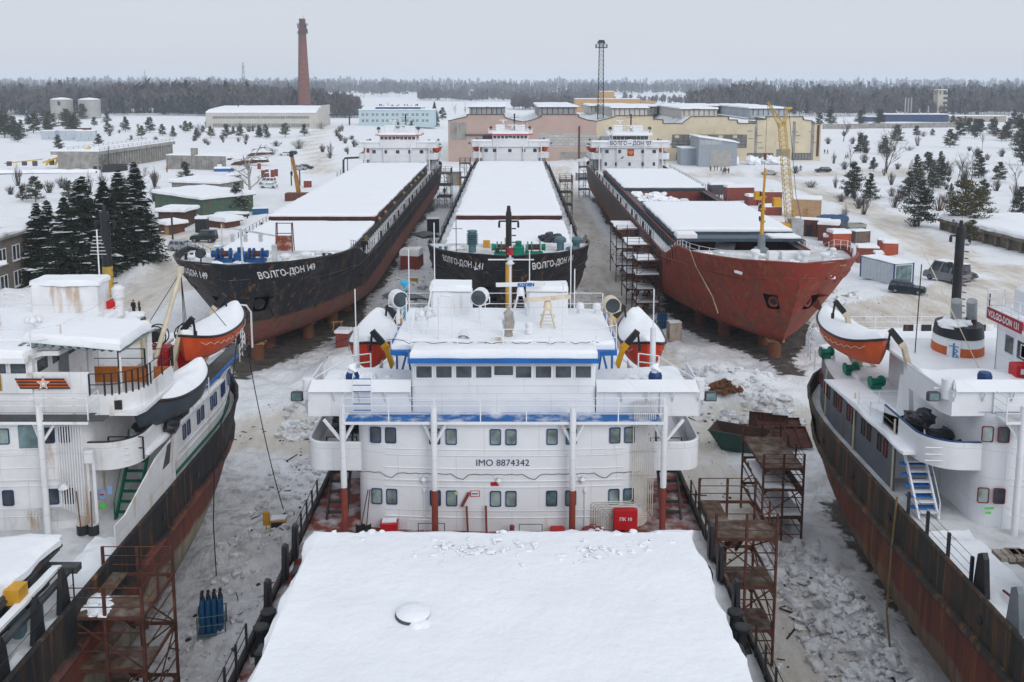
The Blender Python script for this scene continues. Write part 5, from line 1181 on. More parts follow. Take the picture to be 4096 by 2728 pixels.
# ----------------------------------------------------------------- right ship
RS = near_ship('half-stripped rusty ship on the right with grey plated sides and a white curved balcony', 25.3, KR, SNOWD)
RWIN = paint('red_window_trim', (.2, .02, .03))
aft_house(RS, dict(trim=WHITE, seed=101, near=True, walk=SNOWD, hw=5.5, wl=1.75, ww=6.9, wk=5.0, posts=(-4.3, 4.3), side_in=.85, bd_in=.78, bul=5.5, bul_r=1.5, ov=.1, wz=(12.45, 13.35), cap=BLUED, stair=WHITE, glass=GLASS, frame=RWIN))
t = RS
coaming(t, 14, 110.0, DGREY, 6.0, 7.75); hatch(t, 14, 110.2, 7.72, paint('hatch_navy', (.02, .05, .08)), .35, x=6.2, snow=.3, seed=111, res=.5, wob=.25, amp=.09)
q = MB(); q.grid(lambda u, v: (-8.3 + 2.2 * u, 84 + 30.5 * v, ZD + max(-.03, .12 + .2 * noise.noise(Vector((u * 2.2, v * 36, 9))) + .08 * noise.noise(Vector((u * 6, v * 120, 3))))), 10, 130); q.build('deck_snow', SNOW, t)
GP_ = paint('side_grey_plating', (.135, .155, .18), .55, .2, .1, .8)
mb = MB(); r = [(x, y) for x, y in outline(118.5, 136.3, .8, 20)]
mb.wall([(-a, b) for a, b in r][::-1], ZD, Z2 + .05, -.03); mb.build('side_plating', GP_, t)
for i in range(6):
    for j in (0, 1):
        y = YF + 4.6 + i * 2.05 + j * .75; x = -(half(y, ztop(y)) - .8 + .035)
        m2 = MB(); windows(m2, lambda u, v, d: (x - d, u, v), [(y, 8.05, .36, .75)], r=.02); m2.build('window', [RUST, BLACK if (i + j) % 3 else RWIN], t)
mb = MB(); mb.wall([(-a, b) for a, b in outline(118.4, 123, .82, 8)][::-1], Z2 - .3, [Z2 + .1 + .95 * i / 8 for i in range(9)], -.05); 
for z in (9.2, 9.5): strake(mb, 118, 121, 0, .035, -1, 8, 0, -.8, lambda y, z=z: z)
mb.build('side_bulwark', WHITE, t)
mb = MB()
for y, h in ((118.6, Z2 + .9), (123.5, Z2 + .5), (128.5, Z2 + .2)): mb.cyl((-(half(y, 6.5) - .7), y, ZD), (-(half(y, 6.5) - .7), y, h), .05, n=6)
mb.pieces('side_pipe', CREAM, t)
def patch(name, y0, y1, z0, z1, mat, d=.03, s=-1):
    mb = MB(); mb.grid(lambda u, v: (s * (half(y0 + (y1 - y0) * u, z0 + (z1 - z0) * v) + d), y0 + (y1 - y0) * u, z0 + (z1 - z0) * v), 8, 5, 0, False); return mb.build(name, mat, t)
patch('hull_opening', 127.6, 131.3, 5.45, 6.5, paint('hull_void_shade', (.006, .005, .005), .95, spec=0))  # black sheet on uncut plating paints the dark inside of the opening
patch('hull_opening', 127.0, 130.6, 4.4, 5.44, paint('hull_void_shade', (.006, .005, .005), .95, spec=0))
for yy in (109.5, 107.2, 104.6):
    m2 = MB(); x = -8.1; m2.prism([(yy - .45, ZD + .2), (yy + .45, ZD + .2), (yy + .25, ZD + 1.6), (yy - .05, ZD + 1.8), (yy - .2, ZD + 1.6)], x - .1, x + .1, 0, 'x'); m2.build('bulwark_stay', BLACK if yy > 109 else GREY, t)
bollards(t, -7.7, 101.9, paint('bollard_brown', (.2, .11, .06)), r=.25)
mb = MB(); mb.rail([(-8.25, 110, ZD + .25), (-8.25, 115.5, ZD + .25)], 1.1, 3, 1.8, .014, .055); mb.pieces('side_railing', BLACK, t)
mb = MB(); mb.box(-6.9, -6.3, 109.9, 110.4, 7.5, 7.9)
for i in range(5): mb.box(-7.4 + i * .3, -7.15 + i * .3, 109.6, 110.3, 7.75, 7.9)
mb.tube([(-6.5, 110, 7.6), (-6.3, 109.3, 7.6), (-6.3, 95, 7.5)], .16, 8); 
for y in (108.5, 106, 103.5, 101): mb.beam((-6.3, y, ZD), (-6.3, y, 7.5), .12, .3)
mb.build('hatch_track', paint('track_grey_rust', (.3, .28, .25), .6, .5), t)
mb = MB(); mb.bbox(-6.75, -6.25, 104.8, 105.4, 7.65, 8.3, .1); mb.cyl((-6.5, 105.1, 7.0), (-6.5, 105.1, 7.7), .2, n=8, m=1); mb.tube([(-7.1, 104, ZD + .4), (-7.0, 107, ZD + .4), (-7.3, 109.5, ZD + .3)], .05, 5, 2); mb.pieces('winch_gear', [paint('striped_yellow', (.6, .36, .02), .5, .5, .1, 5, rustc=(.05, .04, .03), streak=False), RUST, paint('hose_crimson', (.18, .02, .04))], t)
mb = MB(); mb.tube([(-8.45, 116.2, 7.2), (-8.6, 116.1, 5), (-8.75, 115.9, 2.0), (-8.6, 115.6, 0.2)], .05, 5); mb.build('hanging_hose', paint('hose_ochre', (.25, .17, .07)), t)
mb = MB(); mb.grid(lambda u, v: (-(half(103.5, 5) + .12), 103.2 + .55 * u + .1 * math.sin(v * 6), 6.3 - 3.2 * v), 3, 12); mb.build('green_net', paint('net_green', (.06, .22, .12), .8, .4, .2, 8, rustc=(.25, .27, .08)), t)
mb = MB()
for i in range(5): mb.box(-7.95, -6.65, YF + 1.0 + i * .28, YF + 1.3 + i * .28, ZD + .35 + i * .38, ZD + .4 + i * .38)
mb.pieces('stair_tread', BLUE, t)
mb = MB(); mb.box(-5.3, -4.9, fr(0) + .25, fr(0) + .26, 7.25, 7.35); mb.box(-5.25, -5.0, fr(0) + .25, fr(0) + .26, 7.05, 7.15); mb.pieces('safety_notice', paint('notice_bright_green', (.12, .55, .12)), t)
mb = MB(); mb.box(-5.6, -1.8, YF + .35, YF + 4.4, Z3 + .01, Z3 + .03); mb.build('wing_floor', DECKB, t)
each_window(t, lambda u, v, d: (-1.75 - d, u, v), [(YF + 3.2 + 1.05 * i, 12.9, .75, .85) for i in range(3)], [WHITE, GLASS], r=.02)
mb = MB(); mb.bbox(-2.7, -1.9, YF + 2.9, YF + 3.6, Z3 + .35, Z3 + 1.25, .04); mb.box(-2.5, -2.2, YF + 2.885, YF + 2.898, Z3 + .85, Z3 + 1.1, 1); mb.build('fire_cabinet', [FIRE, WHITE], t)
mb = MB(); mb.box(-1.86, -1.81, YF + 1.7, YF + 2.6, Z3 + .1, Z3 + 2.0); mb.build('bridge_door', paint('door_red', (.22, .03, .025)), t)
mb = MB(); y0b, y1b = YF + 4.0, YF + 7.1
mb.box(-2.0, -1.94, y0b, y1b, 13.75, 14.3, 0); mb.text('VOLGO-DON 131', .44, lambda a, b: (-2.01, (y0b + y1b) / 2 - a * .8, 14.02 + b), 1, .012); mb.build('name_board', [paint('board_red', (.36, .015, .03)), MLET], t)
mb = MB(); mb.bbox(-1.0, 2, YF + 5, YF + 6.8, 13.9, 15.5, .2); mb.cyl((-1.5, YF + 4, 13.9), (-1.5, YF + 4, 16.5), .04, n=5); mb.rail([(-1.9, YF + 3, 13.9), (-1.9, YF + 7.3, 13.9), (-1, YF + 7.4, 13.9)], 1.2, 3, 1.5, .03, .03); mb.pieces('roof_fitting', WHITE, t)
# funnel with orange band and blue anchor
mb = MB(); fx, fy = -2.1, YF + 9.6

for z_, ra, rb, hh, mm in ((0, 1.3, 1.24, 2.0, 1), (2.0, 1.24, 1.22, .42, 0), (2.42, 1.225, 1.2, .45, 2), (2.87, 1.2, 1.17, .43, 0), (3.3, 1.18, 1.1, .6, 1)): mb.lathe((fx, fy, Z2 + z_), [(ra, 0), (rb, hh)], 24, mm, 1, 1.2)
o = mb.build('funnel', [WHITE, BLACK, paint('band_orange', (.55, .12, .03))], t)
mb = MB()
def fn_(a, b): 
    th = 4.05 + a / 1.25; return (fx + 1.26 * math.cos(th), fy + 1.26 * 1.2 * math.sin(th), Z2 + 2.75 + b * .95)
def fbar(p, q, w_): mb.beam(fn_(*p), fn_(*q), w_, .03)
mb.add([fn_(a, b) for a, b in ((-.3, -.75), (.3, -.75), (.3, .55), (-.3, .55))], [(0, 1, 2, 3)], 1)
fbar((0, -.62), (0, .4), .07); fbar((-.22, .22), (.22, .22), .06); fbar((0, -.62), (-.25, -.35), .06); fbar((0, -.62), (.25, -.35), .06); fbar((.02, .1), (.2, -.02), .05); fbar((.2, -.02), (.02, -.14), .05); fbar((.02, -.14), (.22, -.28), .05); fbar((.22, -.28), (.02, -.4), .05)
mb.build('anchor_emblem', [paint('emblem_blue', (.05, .25, .5)), WHITE], o)
q = MB()
for i in range(9): q.lump((fx + rs.uniform(-.7, .7), fy + rs.uniform(-.7, .7), Z2 + 3.9), rs.uniform(.35, .6), i, sz=.45, rough=.25)
q.build('snow_cover', SNOW, o)
mb = MB()
for x in (-2.3, -1.5): mb.cyl((x, fy + .3, Z2 + 3.3), (x + .15, fy + .2, Z2 + 4.1), .27, n=12, m=1); mb.cyl((x + .15, fy + .2, Z2 + 4.1), (x - .1, fy - .2, Z2 + 5.1), .26, n=12)
mb.pieces('exhaust_pipe', [paint('galvanised', (.3, .32, .34), .4), RUST], t)
funnel_mast(t, -.75, YF + 12.8, Z2 + 1.5, 17.4, 13.4, CREAM, .25); mb = MB(); mb.cyl((-4.5, YF + 9.2, Z2), (-4.4, YF + 9.2, 16.0), .03, n=6); mb.build('whip_aerial', BLACK, t)
mb = MB(); mb.tube([(-2.6, YF + 6, 11.2), (-4.6, YF + 9, 17.0)], .022, 5); mb.build('stay_boom', CREAM, t)
davit(t, [CREAM, BLACK], -5.2, YF + 7.4, Z2 + .2, -1, 3.9); davit(t, [CREAM, BLACK], -5.8, YF + 13.6, Z2 + .2, -1, 3.9)
mb = MB(); mb.tube([(-7.6, YF + 16.5, Z2), (-7.5, YF + 16.8, 10.6), (-7.0, YF + 17.4, 11.0)], .06, 6); mb.rail([(-8.0, YF + 14, Z2), (-7.4, YF + 17.5, Z2), (-6.2, YF + 20.3, Z2), (-3, YF + 21.9, Z2), (3, YF + 21.9, Z2)], 1.1, 3, 1.5, .02, .025); mb.rail([(-7.9, YF + 4.5, Z2), (-7.9, YF + 7.5, Z2), (-5.8, YF + 7.6, Z2)], .9, 3, 1.3, .014, .02); mb.pieces('stern_railing', WHITE, t)
mb = MB()
for x, y in ((-6.3, YF + 13), (-5.8, YF + 10.6), (-6.6, YF + 16.2)): mb.cyl((x - .35, y, Z2 + .4), (x + .35, y + .15, Z2 + .4), .17, n=12); mb.cyl((x - .38, y, Z2 + .4), (x - .28, y, Z2 + .4), .3, n=14); mb.cyl((x + .28, y + .12, Z2 + .4), (x + .36, y + .15, Z2 + .4), .3, n=14); mb.cb(x, y + .1, Z2, .5, .4, .25)
mb.pieces('capstan', GREEN, t)
mb = MB(); mb.prism([(YF + 4.5, Z2), (YF + 6.2, Z2), (YF + 5.9, Z2 + 2.3), (YF + 5.0, Z2 + 2.6)], -6.6, -6.4, 0, 'x'); mb.build('leaning_plate', WHITE, t)
mb = MB(); mb.bbox(-5.2, -3.4, YF + 6.6, YF + 7.6, Z2, Z2 + 1.0, .1); mb.bbox(-5.2, -3.4, YF + 6.58, YF + 7.62, Z2 + .1, Z2 + .4, .1, 1); mb.build('deck_locker', [GREEN, BLUE], t)
mb = MB(); mb.box(-1.5, 4, YF + 17.6, YF + 17.7, Z2 + 1.3, Z2 + 1.7); 
for i in range(5): mb.box(-1.5 + i * 1.1, -.9 + i * 1.1, YF + 17.55, YF + 17.6, Z2 + 1.3, Z2 + 1.7, 1)
mb.build('striped_board', [WHITE, BLACK], t)
q = MB(); q.snow(-6, 6, YF + 18.2, YF + 21, Z2, .6, 0, 2, .5, .2, .15); q.build('heaped_snow', SNOW, t)['kind'] = 'stuff'
for i in range(2):
    mb = MB(); bx, by = ((18.6, YFW + 3.6), (20.2, YFW + 2.2))[i]
    for k in range(12): mb.lump((bx + rs.uniform(-.4, .4) + (.9 * (k % 3 - 1) if i else 0), by + rs.uniform(-.5, .5), Z2 + .2 + rs.uniform(0, 1.2 - .8 * i)), rs.uniform(.3, .55), k + 20 * i, n=9, k=6)
    tag(mb.build('tarpaulin_bundle', paint('black_tarpaulin', (0.03, 0.033, 0.04), .35)), ('tall heap of black plastic sheeting by the white post on the right ship', 'low spread of black sheeting behind the curved white balcony of the right ship')[i], 'tarpaulin')
lifeboat('orange lifeboat under snow in cream davits on the right ship', (19.0, 50.4, 10.75), R(8), paint('boat_orange_dull', (.58, .10, .03)), 6.6, 2.4)
g = thing('chair', 'small wooden chair left standing on the snowy boat deck of the right ship', 'chair', (21.1, YFW + 2.9, Z2), R(20))
mb = MB(); mb.cb(0, 0, .43, .42, .42, .04); mb.build('seat', WOOD, g)
for a in (-.18, .18):
    for b in (-.18, .18): mb = MB(); mb.beam((a, b, 0), (a, b, .43 if b < 0 else .9), .04); mb.build('leg', WOOD, g)
mb = MB(); mb.cb(0, .18, .7, .4, .03, .18); mb.build('backrest', WOOD, g)
# ================================================================= GROUND
def plen(p, a, b):
    ax, ay = a; bx, by = b; dx, dy = bx - ax, by - ay; t = np.clip(((p[0] - ax) * dx + (p[1] - ay) * dy) / (dx * dx + dy * dy), 0, 1)
    return np.hypot(p[0] - ax - t * dx, p[1] - ay - t * dy)
RIGHT_ROAD = [(75, 105), (64, 128), GP(3560, 900), GP(3400, 830), GP(3230, 765), GP(3080, 715), GP(2950, 700), GP(2700, 690)]
ROADS = [([(-44, 72), (-44, 100), (-45, 130), (-52, 150), (-66, 158), (-90, 175)], 4.6), (RIGHT_ROAD, 4.2), ([(11.6, 62), (11.8, 150), (12.5, 230), (15, 290), (40, 292), (75, 285)], 3.4),
         ([(-70, 64), (-14, 64), (12, 65.5), (30, 66), (80, 75)], 3.6), ([(40, 96), (58, 106), (85, 118)], 9), ([GP(1290, 690), GP(1270, 640), GP(1240, 590), GP(1270, 530), GP(1300, 505)], 4.0), ([(12.2, 22), (12.6, 40), (12.4, 64)], 2.6), ([(60, 275), (85, 262), (105, 262), (125, 290)], 5)]
MOUNDS = [(-14.5, 66.5, 5, 1.3), (-9, 69, 4, 1.1), (-12, 70, 3, 1.0), (-48.5, 126, 6, 2.3), (-56, 103, 6, 1.8), (-55, 112, 4, 1.6), (-35, 210, 9, 4.5), (-40, 190, 5, 2.2), (16, 70, 5, .9), (18.5, 75, 4, 1.1), (14.2, 43, 2.6, 1.0), (15.3, 40.5, 2.2, .9), (-12, 47.5, 3.5, 1.3), (-9.5, 36, 2.5, .7), (-11, 40, 3, .8), (-10, 88, 4, 1.3), (-11.5, 100, 4, 1.0), (-14, 130, 5, 1.3), (36, 118, 4, 1.6), (39, 125, 3, 1.3), (70, 190, 8, 1.5), (60, 235, 9, 1.8), (50, 262, 8, 1.4), (72, 276, 6, 2.2), (79, 283, 8, 2.0), (30, 306, 12, 2.5), (100, 282, 10, 2.2), (88, 105, 6, 1.5), (83, 118, 8, 1.2), (-60, 172, 6, 1.5), (-45, 168, 5, 1.6), (-80, 215, 10, 2), (-62, 190, 7, 1.8), (-52, 185, 6, 1.4), (-15.5, 80, 2.5, .9), (-13, 112, 3.0, 1.2)]
def axis(fine, step, lim):
    a = list(np.arange(fine[0], fine[1], step)); s = step; x = fine[1]
    while x < lim[1]: a.append(x); s *= 1.09; x += s
    s = step; x = fine[0] - step; b = []
    while x > lim[0]: b.append(x); s *= 1.09; x -= s
    return np.array(b[::-1] + a)
gx = axis((-28, 30), .38, (-4200, 4200)); gy = axis((24, 112), .38, (-60, 7000))
X, Y = np.meshgrid(gx, gy, indexing='ij'); P = (X, Y)
rs_ = np.random.RandomState(3)
def vnoise(x, y, s, seed):
    r = np.random.RandomState(seed); T = r.rand(256, 256); u = x / s; v = y / s
    i = np.floor(u).astype(int); j = np.floor(v).astype(int); f = u - i; g = v - j; f = f * f * (3 - 2 * f); g = g * g * (3 - 2 * g)
    t = lambda a, b: T[a % 256, b % 256]
    return (t(i, j) * (1 - f) + t(i + 1, j) * f) * (1 - g) + (t(i, j + 1) * (1 - f) + t(i + 1, j + 1) * f) * g - .5
road = np.zeros_like(X); berm = np.zeros_like(X); wob = vnoise(X, Y, 6, 1) * 2.2
for k, (pl, wd) in enumerate(ROADS):
    d = np.min([plen(P, a, b) for a, b in zip(pl, pl[1:])], axis=0) + wob * min(1, wd / 4)
    road = np.maximum(road, np.clip((wd + .8 - d) / 1.6, 0, 1))
    if k in (0, 1, 2): berm = np.maximum(berm, np.exp(-((d - wd - 1.9) / 1.1) ** 2) * (.55 if k != 2 else .2))
def sm(a): a = np.clip(a, 0, 1); return a * a * (3 - 2 * a)
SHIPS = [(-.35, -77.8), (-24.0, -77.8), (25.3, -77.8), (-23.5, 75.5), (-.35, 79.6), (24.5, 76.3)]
soot_shade = np.zeros_like(X); near = np.zeros_like(X)  # soot and wet under the hulls, with their shade painted in
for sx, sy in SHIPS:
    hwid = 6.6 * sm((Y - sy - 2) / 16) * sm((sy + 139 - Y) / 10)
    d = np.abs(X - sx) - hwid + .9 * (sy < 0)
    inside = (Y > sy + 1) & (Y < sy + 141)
    soot_shade = np.maximum(soot_shade, np.where(inside, np.clip(1 - (d + .5 + wob * .9) / 2.2, 0, 1), 0)); near = np.maximum(near, np.where(inside, np.clip(1 - (d - 1) / 6, 0, 1), 0))
H = vnoise(X, Y, 45, 5) * 1.6 * sm((Y - 120) / 120) + vnoise(X, Y, 160, 6) * 5 * sm((Y - 330) / 300) + vnoise(X, Y, 14, 15) * .7 * sm((np.abs(X) - 33) / 20)
rough = vnoise(X, Y, 2.2, 7) * .55 + vnoise(X, Y, .95, 8) * .38 + vnoise(X, Y, 5, 9) * .5
H = H + (1 - .88 * road) * (1 - soot_shade * .7) * rough * sm((150 - Y) / 40) * np.where(np.abs(X) < 34, 1, .55) + berm * (1 + vnoise(X, Y, 2.5, 11) * 1.5) * (1 - road)
for mx_, my_, r_, h_ in MOUNDS:
    H += h_ * np.exp(-(((X - mx_) ** 2 + (Y - my_) ** 2) / (r_ * r_)) * 1.3) * (1 + vnoise(X, Y, 1.1, 12) * .9 + vnoise(X, Y, .5, 14) * .4) * (1 - .9 * road)
# embankment slope beside the concrete dock, low rises under the woods
H += 4.0 * sm((X + 116) / -30) * sm((Y - 250) / 40) * sm((420 - Y) / 60) * 0 + 9 * sm((Y - 1500) / 1200) + 14 * sm((Y - 2400) / 1500) + 6 * sm((-X - 250) / 500) * sm((Y - 1000) / 500)
H = np.where(Y < 20, 0, H); H = np.where((np.abs(X) < 34) & (Y < 220), np.minimum(H, 2.4), H)
dirty = np.clip(near * .75 * sm((175 - Y) / 60) + .55 * sm((70 - Y) / 10) * sm((32 - np.abs(X)) / 3) + vnoise(X, Y, 4, 21) * .9 * near, 0, 1)
dirty = np.maximum(dirty * (X < 9), dirty * .6); dirty = np.maximum(dirty, .62 * sm((X - 8.6) / 1) * sm((14.5 - X) / 3) * sm((56 - Y) / 12))
nI, nJ = X.shape; idx = np.arange(nI * nJ).reshape(nI, nJ)
F = np.stack([idx[:-1, :-1], idx[1:, :-1], idx[1:, 1:], idx[:-1, 1:]], -1).reshape(-1, 4)
m, n, b = nodes_of('ground_snow_and_tracks')
va = n.nodes.new('ShaderNodeVertexColor'); va.layer_name = 'surface'; sp_ = n.nodes.new('ShaderNodeSeparateColor'); n.links.new(va.outputs[0], sp_.inputs[0])
def brk(out, lo, hi, sc_, amt):
    a = N(n, 'Math', operation='MULTIPLY_ADD'); a.inputs[1].default_value = amt; a.inputs[2].default_value = -amt / 2
    n.links.new(noisef(n, sc_, .25, .75, detail=8), a.inputs[0]); c = N(n, 'Math', operation='ADD'); n.links.new(out, c.inputs[0]); n.links.new(a.outputs[0], c.inputs[1])
    r = n.nodes.new('ShaderNodeMapRange'); r.inputs[1].default_value = lo; r.inputs[2].default_value = hi; n.links.new(c.outputs[0], r.inputs[0]); return r.outputs[0]
c = mixc(n, noisef(n, .15, .3, .7), (.80, .82, .85), (.86, .88, .91))
sand = mixc(n, noisef(n, .5, .35, .7, (1, .25, 1), 8), (.74, .72, .69), mixc(n, noisef(n, 1.4, .3, .7, (1, .2, 1), 8), (.60, .54, .46), (.46, .39, .31)))
c = mixc(n, brk(sp_.outputs[1], .25, 1.1, .9, 1.0), c, mixc(n, noisef(n, 1.3, .42, .62, detail=9), (.72, .72, .74), (.42, .415, .42)))
c = mixc(n, brk(sp_.outputs[0], .15, .95, .8, .9), c, sand)
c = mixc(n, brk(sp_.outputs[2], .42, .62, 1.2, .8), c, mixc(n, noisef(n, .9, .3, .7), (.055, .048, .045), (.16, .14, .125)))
n.links.new(c, b.inputs['Base Color']); b.inputs['Roughness'].default_value = .8; b.inputs['Specular IOR Level'].default_value = .2
bump(n, b, noisef(n, 3.0, .2, .8, (1, .55, 1), detail=10), .7, .25)
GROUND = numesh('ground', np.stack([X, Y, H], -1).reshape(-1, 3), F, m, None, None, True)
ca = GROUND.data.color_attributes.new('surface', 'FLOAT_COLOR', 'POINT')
ca.data.foreach_set('color', np.stack([road, dirty, soot_shade, np.ones_like(X)], -1).astype(np.float32).ravel())
tag(GROUND, None, None, None, 'structure')
def gz(x, y):
    i = min(max(int(np.searchsorted(gx, x)) - 1, 0), nI - 2); j = min(max(int(np.searchsorted(gy, y)) - 1, 0), nJ - 2)
    u = (x - gx[i]) / (gx[i + 1] - gx[i]); v = (y - gy[j]) / (gy[j + 1] - gy[j])
    return float((H[i, j] * (1 - u) + H[i + 1, j] * u) * (1 - v) + (H[i, j + 1] * (1 - u) + H[i + 1, j + 1] * u) * v)
def onG(px, py):
    """ground point seen at a photo pixel, allowing for the relief"""
    z = 0
    for _ in range(4): x, y = GP(px, py, z); z = gz(x, y)
    return x, y, z
# broken snow and frozen lumps lying about the slips
rr = random.Random(12)
def rubble(zones, mat, label, seed):
    mb = MB(); mb.soft = 1; r3 = random.Random(seed)
    for x0, x1, y0, y1, cnt, r0, r1 in zones:
        for i in range(cnt):
            x, y = r3.uniform(x0, x1), r3.uniform(y0, y1); q = r0 + (r1 - r0) * r3.random() ** 3
            mb.lump((x, y, gz(x, y) + q * .05), q, i + seed, n=8, k=5, sz=.7, rough=.7, sm=bool(i % 3))
    o = mb.build('snow_rubble', mat); tag(o, label, 'snow rubble', None, 'stuff'); return o
rubble([(-15.5, -9, 30, 60, 620, .06, .26), (9.5, 12, 30, 42, 90, .04, .14), (13.0, 16.8, 33, 48, 620, .07, .42), (-17, -8, 63, 73, 480, .1, .5), (14, 22, 66, 78, 300, .1, .48), (-13, -8.6, 84, 112, 300, .1, .5), (8.7, 10, 84, 120, 60, .1, .4), (15.5, 17.2, 24, 36, 120, .1, .4), (33, 42, 105, 128, 70, .15, .6)], snowmat('lump_snow', (.80, .81, .83), .3, (.30, .29, .29), 1.0), 'broken frozen snow lumps strewn between the ships', 5)
mb = MB(); r3 = random.Random(21)
for x0, x1, y0, y1, cnt in ((-15.5, -8.8, 28, 66, 260), (9.2, 17, 28, 70, 260), (-16.5, -8.5, 72, 150, 260), (8.5, 17, 72, 150, 170), (-20, -8, 62, 72, 80), (26, 45, 95, 130, 60)):
    for i in range(cnt):
        x, y = r3.uniform(x0, x1), r3.uniform(y0, y1); q = .03 + .12 * r3.random() ** 3; a = r3.random() * 3.14; z = gz(x, y) + .02
        if i % 4: mb.lump((x, y, z), q, i, n=5, k=3, sz=.5, rough=.5)
        else: mb.beam((x, y, z), (x + math.cos(a) * q * 8, y + math.sin(a) * q * 8, z + .03), q * .5, .05)
tag(mb.build('yard_debris', paint('sooty_scrap', (.05, .042, .038), .9, .3, .3, 3)), 'scraps of dark debris littering the trodden snow between the hulls', 'debris', None, 'stuff')
mb = MB(); r3 = random.Random(8)
for i in range(160): a = r3.random() * 6.28; q = r3.random() ** .6 * 1.25; x, y = 16.9 + q * math.cos(a), 70.8 + q * math.sin(a); mb.lump((x, y, gz(16.9, 70.8) - .1 + .75 * (1 - q / 1.4)), r3.uniform(.1, .24), i, n=6, k=4)
tag(mb.build('rust_heap', paint('rust_scale', (.16, .065, .03), .9, 0, .3, 5)), 'small heap of orange-brown rust scale on the snow right of the centre house', 'rust heap')

# ================================================================= TREES
FOL = lambda nm, c: paint(nm, c, .8, 0, .35, 1.2, spec=.1)
BARK = paint('grey_brown_bark', (.09, .07, .06), .9, 0, .25, 4); BIRCH = paint('pale_birch_bark', (.36, .33, .31), .8, .3, .2, 4, rustc=(.06, .05, .05), streak=False)
TWIG = paint('bare_twigs', (.085, .068, .062), .9, 0, .2, 3)
SPR = FOL('spruce_needles', (.026, .036, .024)); PIN = FOL('pine_needles', (.058, .066, .038)); PINY = FOL('yellowish_pine_needles', (.11, .10, .042)); REDB = FOL('reddish_twigs', (.12, .045, .042))
def tris_cloud(centers, size, r, droop=0.0, flat=0.6, axisv=None):
    """leaf-sized triangles: centres (n,3), size (n,), random orientation"""
    n_ = len(centers); a = r.normal(size=(n_, 3)); a[:, 2] *= flat; a[:, 2] -= droop
    if axisv is not None: a = a * .45 + axisv
    a /= np.linalg.norm(a, axis=1)[:, None]; b_ = np.cross(a, r.normal(size=(n_, 3))); b_ /= np.linalg.norm(b_, axis=1)[:, None] + 1e-9
    s = size[:, None]
    V = np.stack([centers - a * s * .5 - b_ * s * .28, centers - a * s * .5 + b_ * s * .28, centers + a * s * .8], 1).reshape(-1, 3)
    return V, np.arange(n_ * 3).reshape(-1, 3)
def make_spruce(h, rad, seed, n=10500, snow=.05, mat=None, label='', fl=.46):
    r = np.random.RandomState(seed); t = thing('spruce_tree', label, 'spruce tree')
    mb = MB(); mb.cyl((0, 0, -.5), (0, 0, h * .97), h * .016 + .05, .02, 8); mb.build('trunk', BARK, t)
    C = []; A = []; S = []; SN = []
    nb = int(n / 26)
    for i in range(nb):
        f = r.rand() ** .8; z = h * (.05 + .95 * f); tier = round(f * h * 1.15) / (h * 1.15); z = h * (.05 + .95 * (tier * .4 + f * .6)); L_ = rad * max(0.02, 1 - z / h) ** .82 * (.75 + .4 * r.rand()) + .1
        a = r.rand() * 6.283; d = np.array([math.cos(a), math.sin(a), 0])
        k = max(5, int(26 * L_ / rad))
        for j in range(k):
            u = (j + r.rand()) / k; p = d * L_ * u + np.array([0, 0, z - .42 * L_ * u ** 1.3 + .16 * L_ * u ** 4]); w_ = .22 * L_ * (1 - u * .6); p += r.normal(size=3) * [w_, w_, .06 + w_ * .3]
            C.append(p); A.append(d * .8 + [0, 0, -.55]); S.append(fl * (.6 + .7 * r.rand()))
            if u > .35 and r.rand() < snow and j % 2 == 0: SN.append(p + [0, 0, .12])
    C, A, S = np.array(C), np.array(A), np.array(S)
    V, F = tris_cloud(C, S, r, 0, .6, A); numesh('crown', V, F, mat or SPR, t)
    if SN:
        SN = np.array(SN); SN = np.repeat(SN, 3, 0) + r.normal(size=(len(SN) * 3, 3)) * [.16, .16, .02]; a = r.normal(size=SN.shape); a[:, 2] *= .12; a[:, 2] -= .1; s = (.16 + .2 * r.rand(len(SN)))[:, None]; b_ = np.cross(a, [0, 0, 1.0]); 
        V = np.stack([SN - a * s - b_ * s * .6, SN - a * s * .2 + b_ * s, SN + a * s], 1).reshape(-1, 3); numesh('snow_clumps', V, np.arange(len(V)).reshape(-1, 3), SNOW, t)
    return t
